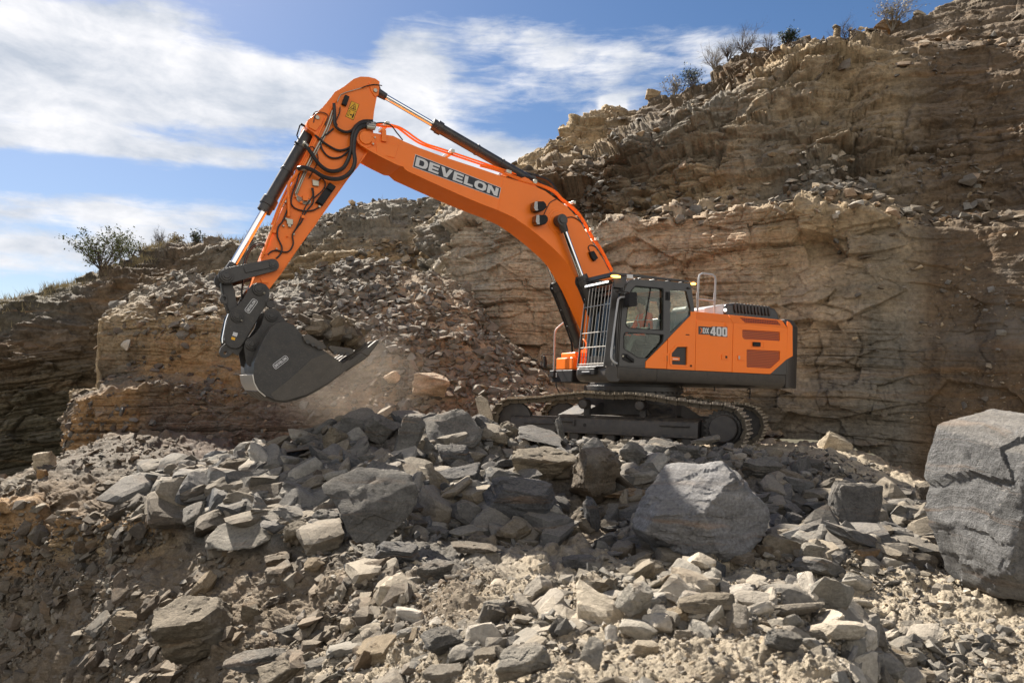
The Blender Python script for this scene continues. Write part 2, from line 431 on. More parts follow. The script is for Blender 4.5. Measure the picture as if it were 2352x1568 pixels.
# boss round the cylinder pin, fork plate at the tip, access plate, weld seam straps
bp_ = unp(*Z('C', 765, 795), WB)
m.lathe((bp_[0], WB-.01, bp_[1]), (0, 1, 0), [(0, .25), (.016, .24), (.018, .20), (.03, .19)], 40)
for pr in (.09,):
    tp = unp(*Z('A', 1215, 575), WB)
    m.lathe((tp[0], WB-.01, tp[1]), (0, 1, 0), [(0, .17), (.02, .165), (.02, .12), (.05, .11), (.055, .03)], 32)
m.prism(rounded(S('A', [(1290, 600), (1462, 625), (1430, 722), (1300, 690)], WB), .03), WB-.01, WB+.010)
m.prism(S('A', [(1165, 600), (1210, 640), (1440, 740), (1500, 790), (1440, 772), (1340, 722), (1240, 668), (1180, 630)], WB), WB-.02, WB+.02)
m.prism(S('A', [(1262, 565), (1288, 567), (1275, 630), (1255, 625)], WB), WB, WB+.03)
m.prism(S('A', [(1332, 520), (1362, 520), (1366, 608), (1330, 600)], WB), WB-.02, WB+.05)
m.prism(S('A', [(2222, 880), (2230, 882), (2195, 1100), (2187, 1097)], WB), WB-.01, WB+.006)
for p in ((420, 365), (455, 350), (500, 372), (560, 430)): pass
m.prism(S('C', [(420, 385), (440, 355), (475, 345), (515, 365), (550, 400), (600, 450), (660, 480), (640, 500), (540, 455), (430, 415)], WB), .16, .22)
m.prism(S('C', [(420, 385), (440, 355), (475, 345), (515, 365), (550, 400), (600, 450), (660, 480), (640, 500), (540, 455), (430, 415)], WB), -.22, -.16)
m.build_each('boom_plate', boom, bevel=.004)
m = HB().mat('zinc')
q = unp(*Z('C', 530, 412), .2); m.cyl((q[0], .2, q[1]), (q[0], .25, q[1]), .045)
for r_, x_, y_ in (('A', 1280, 575), ('A', 1268, 622)):
    q = unp(*Z(r_, x_, y_), WB); m.cyl((q[0], WB, q[1]), (q[0], WB+.05, q[1]), .014)
m.build_each('pin_bolt', boom)
# brand plate on the boom
qd = S('A', [(1582, 693), (2213, 940), (2196, 1019), (1562, 787)], WB)
d_ = HB().mat('white_decal').prism([qd[0], qd[1], qd[2], qd[3]], WB+.001, WB+.003)
qm_ = quadmap(qd)
d_.mat('navy_decal').prism([qm_(.006, .04), qm_(.994, .04), qm_(.994, .96), qm_(.006, .96)], WB+.003, WB+.005)
d_.mat('white_decal'); text(d_, 'DEVELON', qm_, WB+.005, .02, .975, .14, .86, .11)
d_.build('brand_decal', boom)
# pipes along the top of the boom
hp = HB()
def pipe(mb, r_, pts, w, rad, sm=4, R=RH): mb.tube([np.array(p) for p in S3(r_, pts, w, R)], rad, 8, sm)
hp.mat('orange')
tp1 = [(1290, 490), (1360, 500), (1440, 505), (1500, 545), (1560, 590), (1640, 635), (1800, 690), (1950, 740), (2200, 825), (2352, 880)]
tp1b = [(1290, 478), (1370, 482), (1450, 500), (1510, 530), (1640, 618), (1800, 672), (2210, 810), (2352, 858)]
for k, (o_, ww) in enumerate(((0, .20), (0, .06))): pipe(hp, 'A', [(x, y-10) for x, y in (tp1 if k == 0 else tp1b)], ww, .019)
cpth = [(0, 255), (130, 290), (230, 325), (330, 370), (430, 410), (560, 440), (720, 510), (800, 590), (880, 650), (960, 730), (1020, 820), (1090, 950), (1180, 1080), (1290, 1290)]
for ww, off, rd in ((.30, 0, .018), (.20, -12, .020), (.05, -14, .020), (-.12, -12, .020)):
    pipe(hp, 'C', [(x+(off*-.6), y+off) for x, y in cpth], ww, rd)
hp.build_each('boom_pipe', boom)
hp = HB().mat('zinc')
for r_, x, y in (('A', 1830, 690), ('A', 2230, 835), ('A', 1355, 490), ('C', 250, 338), ('C', 875, 630), ('C', 1050, 890), ('C', 1100, 985)):
    q = unp(*Z(r_, x, y), .1); hp.box(q[0]-.035, q[0]+.035, -.16, .3, q[1]-.035, q[1]+.03)
hp.build_each('pipe_clamp', boom, bevel=.006)
hp = HB().mat('rubber')
pipe(hp, 'C', [(320, 290), (420, 320), (540, 350), (640, 385), (700, 430), (750, 510)], -.05, .034)
pipe(hp, 'C', [(360, 350), (480, 370), (560, 400), (620, 440), (665, 475)], .1, .024)
pipe(hp, 'C', [(755, 575), (690, 610), (660, 660), (625, 735)], WB+.015, .008)
pipe(hp, 'C', [(610, 640), (650, 650), (660, 665)], WB+.02, .008)
pipe(hp, 'C', [(835, 765), (900, 755), (950, 775), (1010, 820)], WB+.012, .010)
pipe(hp, 'C', [(1075, 1090), (1062, 1050), (1085, 1030), (1130, 1045), (1160, 1085)], WB+.012, .010)
hp.build_each('boom_hose', boom)
# two work lamps on the boom and small black unit
for x, y in ((575, 655), (592, 787)):
    w0 = WB
    q = S('C', [(x-55, y-45), (x+35, y-48), (x+58, y-20), (x+58, y+15), (x+30, y+45), (x-40, y+50), (x-60, y+20)], WB+.1)
    lm = HB().mat('black').prism(rounded(q, .02), WB+.03, WB+.17).build('work_lamp', boom, bevel=.01)
    q = S('C', [(x-58, y-42), (x-30, y-46), (x-26, y+46), (x-50, y+46), (x-64, y+18)], WB+.1)
    HB().mat('lamp_glass').prism(rounded(q, .01), WB+.022, WB+.178).build('lens', lm)
q = S('C', [(1058, 1100), (1100, 1090), (1140, 1160), (1108, 1192), (1080, 1160)], WB)
HB().mat('black').prism(q, WB, WB+.07).build('sensor_box', boom, bevel=.006)

# ---- cylinders
def cylinder(name, pb, pr, split, rb, rr, w0, gland=.16, lab=None):
    """hydraulic cylinder from barrel pin pb to rod pin pr, both (x, y, z); split = share of the length that is barrel"""
    pb = np.array(pb, float); pr = np.array(pr, float); d = pr-pb; L_ = np.linalg.norm(d); d /= L_
    b_ = HB().mat('dark_paint')
    b_.lathe(pb-d*.02, d, [(0, rb*.7), (.06, rb*.95), (.10, rb), (L_*split-gland, rb), (L_*split-gland, rb*1.24), (L_*split-gland*.45, rb*1.28), (L_*split-gland*.45, rb*1.12), (L_*split, rb*1.1), (L_*split, rb*.7)], 28)
    b_.cyl((pb[0], w0[0], pb[2]), (pb[0], w0[1], pb[2]), rb*.95, n=24)
    for fr in (.3, .55): 
        c = pb+d*L_*split*fr; b_.lathe(c, d, [(0, rb*1.0), (0, rb*1.10), (.05, rb*1.10), (.05, rb)], 24)
    o = b_.build(name, ex, bevel=.004)
    if lab: o['label'] = lab
    r_ = HB().mat('chrome'); r_.cyl(pb+d*(L_*split-.05), pr-d*.05, rr, n=24); r_.build('rod', o)
    e_ = HB().mat('dark_paint'); e_.cyl((pr[0], w0[0], pr[2]), (pr[0], w0[1], pr[2]), rr*1.9, n=24); e_.cyl(pr-d*.24, pr, rr*1.25, rr*1.6)
    e_.lathe((pr[0], w0[1], pr[2]), (0, 1, 0), [(0, rr*1.2), (.02, rr*1.15), (.02, rr*.4)], 20)
    e_.build('rod_eye', o, bevel=.004)
    return o
def P3(r_, x, y, w): q = unp(*Z(r_, x, y), w); return (q[0], w, q[1])
cylinder('arm_cylinder', P3('C', 500, 405, 0), P3('A', 1278, 222, 0), .66, .098, .052, (-.09, .09), .2)
cylinder('bucket_cylinder', P3('A', 862, 432, 0), P3('B', 248, 335, 0), .61, .105, .060, (-.10, .10), .26)
pt = np.array(P3('C', 782, 792, .47)); pbm = np.array(P3('D', 612, 1000, -.5))
for sgn in (1, -1):
    cylinder('boom_cylinder', (pbm[0], .5*sgn, pbm[2]), (pt[0], .5*sgn, pt[2]), .565, .112, .060, (min(.41*sgn, .58*sgn), max(.41*sgn, .58*sgn)), .2)
hk = HB().mat('black')
for sgn in (1, -1):
    q0 = np.array((pbm[0], .5*sgn, pbm[2])); q1 = np.array((pt[0], .5*sgn, pt[2])); dd = q1-q0; nn_ = np.array((-dd[2], 0, dd[0])); nn_ /= -np.linalg.norm(nn_)
    if nn_[0] < 0: nn_ = -nn_
    hk.tube([q0+dd*.05+nn_*.16, q0+dd*.2+nn_*.15, q0+dd*.45+nn_*.15, q0+dd*.52+nn_*.17, q0+dd*.56+nn_*.11], .02, 8, 4)
    hk.tube([q0+dd*.05-nn_*.06+(.0, -.1, 0), q0+dd*.0+(.12, -.12, .2), q0+(.05, -.2, -.15)], .022, 8, 4)
hk.build_each('cylinder_hose', ex)
g = HB().mat('black')   # guard loop on the bucket cylinder head
g.tube([np.array(p) for p in S3('A', [(770, 480), (735, 480), (712, 555), (728, 590), (750, 600)], .06)], .012, 6)
g.tube([np.array(p) for p in S3('A', [(740, 470), (800, 505), (832, 540)], .09)], .02, 6)
g.tube([np.array(p) for p in S3('A', [(695, 600), (760, 640)], .09)], .018, 6)
g.build_each('hose_guard', ex)

# ---- arm
WA = .25
arm_poly = S('A', [(1320, 160), (1290, 138), (1240, 125), (1180, 123), (1130, 140), (1060, 195), (990, 236), (965, 272), (900, 350), (795, 440), (783, 470), (790, 505), (830, 530), (856, 560), (830, 640), (770, 760), (705, 880), (650, 990), (610, 1085), (560, 1200), (500, 1340), (447, 1470)], WA) + \
    S('B', [(560, 215), (500, 370), (470, 440), (500, 500), (560, 520), (610, 500), (640, 466), (762, 310)], WA) + \
    S('A', [(600, 1567), (760, 1330), (850, 1213), (885, 1150), (1000, 1000), (1085, 880), (1140, 810), (1195, 738), (1235, 670), (1275, 600), (1272, 450), (1280, 375), (1300, 272), (1318, 215)], WA)
arm = HB().mat('orange').prism(arm_poly, -WA, WA).build('arm', ex, bevel=.012)
m = HB().mat('orange')
m.prism(S('A', [(1240, 175), (1265, 150), (1300, 155), (1318, 185), (1310, 260), (1285, 275), (1255, 230)], WA), WA-.01, WA+.02)
m.prism(S('A', [(790, 445), (850, 400), (905, 420), (895, 470), (850, 525), (800, 500)], WA), WA-.01, WA+.025)
m.prism(S('B', [(562, 360), (625, 368), (640, 405), (575, 400)], WA), WA-.01, WA+.025)
m.prism(S('A', [(1222, 672), (1232, 680), (1150, 800), (1138, 800)], WA), WA-.01, WA+.03)
# a welded stiffener line along the rear edge
m.prism(S('A', [(1075, 880), (1082, 884), (592, 1567), (582, 1567)], WA), WA-.005, WA+.012)
m.build_each('arm_plate', arm, bevel=.004)
m = HB().mat('zinc')
for x, y in ((1285, 229), (860, 428)):
    q = unp(*Z('A', x, y), WA); m.cyl((q[0], WA, q[1]), (q[0], WA+.045, q[1]), .035); 
m.build_each('pin_bolt', arm, bevel=.004)
# orange steel pipes up the front edge of the arm
m = HB().mat('orange')
for off, ww in ((0, .20), (-14, .13), (14, .26), (-26, .02)):
    pipe(m, 'A', [(985+off, 300), (930+off, 400), (870+off, 520), (800+off, 680), (740+off, 800), (700+off*.7, 900)], ww, .018)
pipe(m, 'A', [(740, 800), (690, 860), (655, 910), (650, 960), (652, 1060), (655, 1150)], .31, .026)
pipe(m, 'A', [(690, 900), (630, 1010), (590, 1090), (545, 1210), (500, 1330), (450, 1460)], .30, .020)
pipe(m, 'A', [(660, 905), (605, 1020), (575, 1090), (530, 1210)], .18, .020)
m.build_each('arm_pipe', arm)
m = HB().mat('zinc')
pipe(m, 'A', [(1010, 310), (1035, 255), (1110, 228), (1190, 205)], WA+.02, .008, 2)
pipe(m, 'A', [(975, 370), (930, 500), (870, 620), (780, 790), (700, 985)], WA+.03, .016, 2)
pipe(m, 'A', [(990, 375), (945, 505), (885, 625), (795, 795), (712, 985)], WA+.03, .010, 2)
for k in range(5):
    pipe(m, 'A', [(700+k*2, 985+k*5), (720, 1000+k*9), (760, 1020+k*9), (800, 1030+k*7), (815, 1040)], WA+.02, .007, 2)
for x, y, s_ in ((845, 908, 24), (656, 1190, 24), (618, 1040, 14), (600, 1070, 12), (765, 610, 12), (685, 1282, 8), (560, 1390, 7), (610, 1222, 7), (875, 1080, 9), (655, 1220, 12), (630, 1170, 8), (720, 800, 12)):
    q = S('A', [(x-s_, y-s_), (x+s_, y-s_*.6), (x+s_, y+s_), (x-s_*.8, y+s_*.8)], WA); m.prism(q, WA, WA+.05)
m.build_each('arm_fitting', arm, bevel=.004)
m = HB().mat('orange')
for x, y, s_ in ((768, 1020, 20), (740, 1050, 9), (752, 1155, 14), (700, 1010, 6), (540, 1262, 14), (465, 1420, 14), (455, 1440, 10), (640, 1300, 5)):
    q = S('A', [(x-s_, y-s_), (x+s_, y-s_*.6), (x+s_, y+s_), (x-s_*.8, y+s_*.8)], WA); m.prism(q, WA, WA+.06)
m.build_each('arm_bracket', arm, bevel=.004)
m = HB().mat('rubber')
for pts, ww, rd in (
    ([(770, 620), (815, 680), (870, 760), (930, 808), (990, 818), (1050, 795), (1090, 730), (1112, 650), (1120, 560), (1150, 495), (1200, 465), (1255, 470)], WA+.09, .034),
    ([(720, 800), (760, 790), (830, 812), (900, 855), (980, 875), (1050, 865), (1110, 820), (1138, 750), (1130, 660), (1140, 560), (1175, 500), (1240, 482)], WA+.14, .036),
    ([(845, 553), (900, 600), (960, 640), (1020, 665), (1080, 655), (1115, 630)], WA+.04, .020),
    ([(980, 505), (940, 540), (893, 575), (888, 630), (920, 690), (970, 720), (1030, 715), (1080, 680), (1105, 640)], WA+.03, .016),
    ([(985, 320), (990, 390), (990, 470), (1020, 510), (1070, 530), (1115, 520), (1150, 480), (1200, 450), (1270, 448)], WA+.06, .026),
    ([(1030, 345), (1025, 390), (1000, 450), (1010, 480)], WA+.03, .010),
    ([(835, 460), (850, 400), (890, 385), (940, 410), (920, 480)], WA+.03, .009),
    ([(1338, 190), (1290, 182), (1240, 188), (1190, 205)], WA+.03, .009),
    ([(790, 650), (830, 640), (862, 690), (865, 750), (830, 820), (800, 870)], WA+.03, .009),
    ([(870, 890), (890, 870), (915, 890), (918, 930), (890, 970), (850, 1005), (835, 1020)], WA+.03, .011),
    ([(740, 790), (710, 900), (680, 980), (670, 1050), (700, 1090), (770, 1110), (830, 1105), (880, 1080)], WA+.03, .013),
    ([(830, 940), (835, 990), (830, 1050), (800, 1090), (765, 1140), (745, 1190), (700, 1250), (680, 1290), (685, 1350), (660, 1400), (620, 1412), (570, 1400), (530, 1405), (500, 1430)], WA+.03, .013),
    ([(820, 940), (828, 1000), (780, 1070), (745, 1150), (715, 1220), (680, 1280)], WA+.05, .011),
    ([(650, 1080), (610, 1180), (575, 1230), (570, 1300), (600, 1370), (595, 1420), (560, 1460)], WA+.03, .014),
    ([(480, 1390), (470, 1355), (430, 1345), (380, 1370), (340, 1430), (320, 1500), (315, 1560)], .2, .013),
    ([(480, 1395), (465, 1365), (420, 1358), (370, 1400), (340, 1470), (330, 1540)], .12, .011),
    ([(1250, 478), (1330, 462), (1400, 480), (1450, 540), (1490, 590)], WA+.1, .012)):
    pipe(m, 'A', pts, ww, rd, 6)
pipe(m, 'B', [(410, 230), (400, 400), (390, 480), (392, 560)], .15, .016)
pipe(m, 'B', [(200, 380), (210, 460), (245, 600), (265, 660)], .2, .014)
m.build_each('arm_hose', arm)
m = HB().mat('zinc')
for x0, y0, x1, y1, ww in ((1225, 480, 1290, 486, WA+.12), (1225, 468, 1290, 474, WA+.06), (1225, 492, 1285, 500, WA+.16), (735, 795, 800, 798, WA+.12), (760, 610, 790, 640, WA+.08)):
    m.cyl(P3('A', x0, y0, ww), P3('A', x1, y1, ww), .042, n=14)
m.build_each('hose_coupling', arm, bevel=.004)
qb = S('A', [(948, 905), (994, 937), (896, 1078), (845, 1050)], WA)
m = HB().mat('black').prism(qb, WA, WA+.05); qm2 = quadmap(qb)
m.prism([qm2(.1, .72), qm2(.9, .72), qm2(.9, .98), qm2(.1, .98)], WA, WA+.09); m.prism([qm2(.1, .02), qm2(.9, .02), qm2(.9, .28), qm2(.1, .28)], WA, WA+.09)
m.build('lamp_bracket', arm, bevel=.006)
m = HB().mat('black').prism(rounded(S('A', [(1062, 262), (1094, 278), (1070, 345), (1036, 330)], WA), .015), WA, WA+.06).build('sensor_box', arm, bevel=.006)
# warning decal: falling-load triangle above keep-clear figure
qw = S('A', [(1112, 302), (1171, 327), (1127, 444), (1068, 416)], WA)
qmw = quadmap(qw)
m = HB().mat('black').prism(qw, WA+.001, WA+.003)
m.mat('yellow_decal').prism([qmw(.04, .52), qmw(.96, .52), qmw(.96, .98), qmw(.04, .98)], WA+.003, WA+.005)
m.prism([qmw(.04, .02), qmw(.96, .02), qmw(.96, .49), qmw(.04, .49)], WA+.003, WA+.005)
m.mat('black').prism([qmw(.12, .57), qmw(.88, .57), qmw(.5, .95)], WA+.005, WA+.007, [[qmw(.22, .60), qmw(.78, .60), qmw(.5, .89)]])
m.prism([qmw(.42, .62), qmw(.62, .62), qmw(.66, .66), qmw(.5, .70)], WA+.005, WA+.007); m.prism([qmw(.40, .73), qmw(.6, .71), qmw(.6, .74), qmw(.42, .77)], WA+.005, WA+.007)
m.prism([qmw(.12, .1), qmw(.32, .1), qmw(.32, .42), qmw(.12, .42)], WA+.005, WA+.007, [[qmw(.16, .13), qmw(.28, .13), qmw(.28, .39), qmw(.16, .39)]])
m.prism([qmw(.4, .22), qmw(.48, .30), qmw(.48, .25), qmw(.56, .25), qmw(.56, .30), qmw(.64, .22), qmw(.56, .15), qmw(.56, .20), qmw(.48, .20), qmw(.48, .15)], WA+.005, WA+.007)
m.prism([qmw(.70, .08), qmw(.76, .08), qmw(.77, .2), qmw(.79, .08), qmw(.86, .08), qmw(.88, .32), qmw(.70, .32)], WA+.005, WA+.007); m.prism([qmw(.74, .34), qmw(.83, .34), qmw(.83, .42), qmw(.74, .42)], WA+.005, WA+.007)
m.build('warning_decal', arm)

# ---- linkage, coupler, bucket
def bar(mb, r_, p0, r0, p1, r1, w, y0, y1):
    a_ = np.array(unp(*Z(r_, *p0), w)); b_ = np.array(unp(*Z(r_, *p1), w)); d = b_-a_; th = atan2(d[1], d[0])
    poly = [(a_[0]+r0*cos(th+pi/2+pi*i/10), a_[1]+r0*sin(th+pi/2+pi*i/10)) for i in range(11)]+[(b_[0]+r1*cos(th-pi/2+pi*i/10), b_[1]+r1*sin(th-pi/2+pi*i/10)) for i in range(11)]
    mb.prism(poly, y0, y1)
def boss(mb, r_, p, w, rad, h=.055):
    q = unp(*Z(r_, *p), w); mb.lathe((q[0], w, q[1]), (0, 1, 0), [(0, rad), (h*.6, rad*.97), (h*.6, rad*.72), (h*.6, rad*.72), (h, rad*.7), (h, rad*.4), (h*1.3, rad*.4), (h*1.3, .005)], 28)
m = HB().mat('dark_paint')
for y0, y1 in ((.28, .36), (-.36, -.28)): bar(m, 'B', (248, 335), .125, (680, 232), .10, .36, y0, y1)
m.prism(S('B', [(300, 290), (420, 262), (425, 330), (300, 370)], .36), -.28, .28)
m.prism(S('B', [(405, 255), (640, 200), (650, 262), (425, 308)], .36), .36, .385)
boss(m, 'B', (248, 335), .36, .11); boss(m, 'B', (680, 228), .36, .085, .03)
m.cyl(P3('B', 248, 335, -.36), P3('B', 248, 335, .36), .06); m.cyl(P3('B', 680, 230, -.36), P3('B', 680, 230, .36), .05)
m.build('tipping_link', ex, bevel=.006)
m = HB().mat('dark_paint')
m.prism(S('B', [(205, 385), (300, 385), (330, 500), (355, 620), (345, 760), (280, 690), (235, 560)], .2), -.18, .18)
q = S('B', [(225, 498), (200, 515), (185, 550), (200, 585), (240, 600), (262, 590), (250, 505)], .22)
m.prism(q, .15, .22, [S('B', [(216, 530), (232, 525), (245, 545), (235, 568), (216, 562)], .22)])
m.build('bucket_link', ex, bevel=.006)
m = HB().mat('bucket_paint')
cpl = [(455, 455), (480, 420), (520, 400), (565, 397), (615, 415), (645, 455), (650, 510), (640, 560), (610, 620), (560, 700), (480, 830), (405, 960), (375, 1000), (330, 1012), (280, 1000), (240, 965), (226, 905), (240, 820), (268, 695), (300, 650), (350, 612), (400, 555)]
for y0, y1 in ((.30, .34), (-.34, -.30)): m.prism(S('B', cpl, .34), y0, y1)
m.prism(S('B', [(300, 660), (400, 580), (600, 640), (410, 975), (300, 1000), (235, 930)], .32), -.26, .26)
m.prism(S('B', [(238, 962), (195, 1005), (180, 1050), (196, 1088), (240, 1100), (280, 1080), (308, 1050), (355, 1076), (410, 990), (330, 1012)], .28), .20, .28, [S('B', [(222, 1040), (240, 1032), (255, 1050), (240, 1068), (222, 1062)], .28)])
boss(m, 'B', (550, 460), .34, .105); boss(m, 'B', (345, 715), .34, .095)
cp = m.build('quick_coupler', ex, bevel=.006)
m = HB().mat('zinc')
for x, y in ((597, 492), (390, 750)): m.cyl(P3('B', x-12, y-5, .36), P3('B', x+8, y+3, .39), .018)
m.build_each('grease_pin', cp)
m = HB().mat('chrome'); pipe(m, 'B', [(265, 690), (240, 760), (210, 920), (212, 960)], .30, .014, 1); m.build('edge_bar', cp)
def brandbox(name, quad, w, par, r_='B'):
    qd_ = S(r_, quad, w); qm_ = quadmap(qd_)
    o_ = rounded([qm_(0, 0), qm_(1, 0), qm_(1, 1), qm_(0, 1)], .035); i_ = rounded([qm_(.03, .08), qm_(.97, .08), qm_(.97, .92), qm_(.03, .92)], .03)
    d_ = HB().mat('white_decal').prism(o_, w+.001, w+.003, [i_]); text(d_, 'DEVELON', qm_, w+.001, .09, .91, .27, .73, .14); d_.build(name, par)
brandbox('brand_decal', [(410, 655), (495, 540), (545, 572), (460, 690)], .342, cp)
m = HB().mat('white_decal').prism(S('B', [(312, 857), (354, 868), (343, 903), (301, 890)], .342), .342, .345); m.build('info_decal', cp)
m = HB().mat('yellow_decal').prism(S('B', [(296, 902), (330, 912), (324, 936), (290, 926)], .342), .342, .345); m.build('info_decal', cp)
# bucket
WK = .80
side = [(735, 765), (810, 764), (870, 785), (950, 880), (1080, 985), (1200, 1060), (1330, 1150), (1490, 1085), (1330, 1235), (1200, 1330), (1100, 1390), (1000, 1440), (900, 1478), (800, 1498), (700, 1492), (620, 1455), (555, 1400), (515, 1330), (502, 1250), (505, 1150), (550, 1020), (620, 880), (680, 800)]
bk = HB().mat('bucket_paint')
for y0, y1 in ((WK-.03, WK), (-WK, -WK+.03)): bk.prism(S('B', side, WK), y0, y1)
curve = [(735, 765), (680, 800), (620, 880), (550, 1020), (505, 1150), (502, 1250), (515, 1330), (555, 1400), (620, 1455), (700, 1492), (800, 1498), (900, 1478), (1000, 1440), (1100, 1390), (1200, 1330), (1330, 1235), (1490, 1085)]
co = S('B', curve, WK); cen = np.mean(co, 0); ci = [tuple(np.array(p)+(cen-np.array(p))/np.linalg.norm(cen-np.array(p))*.04) for p in co]
bk.prism(co+ci[::-1], -WK+.01, WK-.01)
top = S('B', [(735, 765), (810, 764), (875, 790), (868, 805), (800, 785), (735, 800)], WK); bk.prism(top, -WK+.01, WK-.01)
bucket = bk.build('bucket', ex, bevel=.006, ang=30)
m = HB().mat('bucket_steel')   # worn lower half, lip and wear strips
m.prism(S('B', [(660, 1440), (840, 1295), (1045, 1110), (1190, 1055), (1330, 1148), (1492, 1083), (1330, 1238), (1200, 1333), (1000, 1443), (800, 1501), (700, 1494)], WK+.005), WK-.005, WK+.010)
for i, (y0, y1) in enumerate(((.45, .74), (.05, .36), (-.36, -.05), (-.74, -.45))):
    oo = S('B', curve[7:-1], WK); oc = [tuple(np.array(p)-(cen-np.array(p))/np.linalg.norm(cen-np.array(p))*.035) for p in oo]
    m.prism(oo+oc[::-1], y0, y1)
m.prism(S('B', [(1330, 1150), (1490, 1085), (1520, 1078), (1330, 1240), (1290, 1262)], WK), -WK, WK+.02)
m.build('wear_plate', bucket, bevel=.004)
m = HB().mat('shiny_wear')
oo = S('B', curve[5:9], WK); oc = [tuple(np.array(p)-(cen-np.array(p))/np.linalg.norm(cen-np.array(p))*.02) for p in oo]
m.prism(oo+oc[::-1], -WK+.03, WK-.03)
m.build('heel_plate', bucket, bevel=.004)
for k in range(5):
    yy = WK-.02-k*(2*WK-.1)/4-.05
    m = HB().mat('bucket_steel'); a_ = S('B', [(1330, 1200), (1440, 1090), (1500, 1050), (1560, 1010)], WK); b_ = S('B', [(1650, 935), (1685, 925), (1660, 975), (1570, 1090), (1470, 1160), (1370, 1225)], WK)
    v_ = a_+b_
    m.prism(v_[:3]+[v_[7], v_[8], v_[9]], yy-.07, yy+.07); m.prism(v_[2:8], yy-.05, yy+.05)
    m.build('tooth', bucket, bevel=.02)
for pl, bl in (([(955, 890), (1010, 878), (1165, 975), (1185, 1008), (1130, 1025), (975, 950)], [(1005, 950), (1055, 975), (1110, 1000)]), ([(1200, 1005), (1215, 985), (1410, 1010), (1445, 1045), (1390, 1078), (1245, 1058)], [(1263, 1050), (1318, 1058), (1375, 1062)])):
    o = HB().mat('bucket_steel').prism(S('B', pl, WK+.03), WK-.04, WK+.05).build('side_cutter', bucket, bevel=.01)
    m = HB().mat('dark_paint')
    for b_ in bl: q = unp(*Z('B', *b_), WK+.05); m.cyl((q[0], WK+.05, q[1]), (q[0], WK+.07, q[1]), .032, n=12)
    m.build_each('bolt', o)
ears = [(598, 705), (612, 662), (650, 638), (690, 638), (730, 662), (812, 768), (760, 830), (640, 900), (570, 1040), (515, 1160), (500, 1200), (440, 1165), (425, 1090), (412, 1010), (420, 955), (455, 925), (520, 870), (575, 790)]
m = HB().mat('bucket_paint')
for y0, y1 in ((.36, .40), (-.40, -.36)): m.prism(S('B', ears, .40), y0, y1)
m.prism(S('B', [(600, 900), (700, 800), (735, 765), (680, 800), (620, 880), (550, 1020), (505, 1150), (502, 1250), (470, 1200), (520, 1030)], .4), -.4, .4)
boss(m, 'B', (665, 705), .40, .10); boss(m, 'B', (482, 970), .40, .105)
m.lathe(P3('B', 655, 600, .36), (0, 1, 0), [(0, .07), (.04, .065)], 16)
for x, y in ((665, 705), (482, 970)): m.cyl(P3('B', x, y, -.4), P3('B', x, y, .4), .06)
m.build('bucket_ear', bucket, bevel=.006)
brandbox('brand_decal', [(672, 1165), (800, 1070), (832, 1110), (705, 1210)], WK+.001, bucket)
# ================================================================= house, cab, undercarriage
WS = 1.5
base = HB().mat('skirt_paint')
# base frame: skirt section (y, z) run along x
zs0, zs1 = 1.30, 1.555
sec = [(-1.45, 1.27), (1.36, 1.27), (1.46, 1.31), (1.5, 1.38), (1.5, 1.56), (-1.5, 1.56), (-1.5, 1.35)]
base.prism(sec, unp(*Z('E', 1377, 1000), WS)[0], .55, axis='x')
base.prism([(.46, 1.27)]+sec[1:5]+[(.46, 1.56)], .55, 1.47, axis='x')
# nose under the cab with a rounded lip
base.prism(rounded([(1.40, 1.27), (1.66, 1.27), (1.74, 1.36), (1.74, 1.52), (1.66, 1.57), (1.40, 1.57)], .08), .46, 1.48)
bf = base.build('base_frame', ex, bevel=.015)
m = HB().mat('dark_paint')
for xx in np.arange(-2.4, 1.2, .42):
    for zz in (1.42, 1.50): m.cyl((xx, 1.5, zz), (xx, 1.508, zz), .012, n=8); 
m.build_each('skirt_bolt', bf)
m = HB().mat('black')
m.box(1.70, 1.82, .62, 1.22, 1.40, 1.52); m.box(1.72, 1.80, .60, 1.24, 1.53, 1.56); m.build('step_lamp', bf, bevel=.02)
HB().mat('silver_panel').box(1.815, 1.83, .80, 1.06, 1.45, 1.475).build('lamp_strip', bf)
# hanging drain hoses under the house
m = HB().mat('rubber')
for r_, pts in (('J', [(750, 40), (748, 150)]), ('J', [(1520, 60), (1525, 180), (1512, 310)]), ('J', [(1515, 80), (1470, 130)]), ('J', [(30, 40), (40, 105)]), ('D', [(370, 1380), (375, 1430), (400, 1480), (405, 1500)])):
    pipe(m, r_, pts, .9 if r_ == 'J' else -1.1, .014, 3)
m.build_each('drain_hose', bf)
# slew ring
m = HB().mat('dark_paint')
m.lathe((0, 0, 1.02), (0, 0, 1), [(0, .85), (.02, 1.0), (.10, 1.0), (.10, 1.06), (.20, 1.06), (.20, .98), (.26, .98)], 56)
for k in range(40): t = 2*pi*k/40; m.cyl((1.03*cos(t), 1.03*sin(t), 1.085), (1.03*cos(t), 1.03*sin(t), 1.12), .018, n=6)
m.build('slew_ring', ex, bevel=.004)
# ---- side body panels
def panel(name, polys, mat='orange', w=WS, th=.03, out=.0, bevel=.006, par=ex):
    m_ = HB().mat(mat)
    for p in polys: m_.prism(p, w-th, w+out)
    return m_.build(name, par, bevel=bevel)
zb = 1.562
fx = lambda r_, x, y, w=WS: unp(*Z(r_, x, y), w)
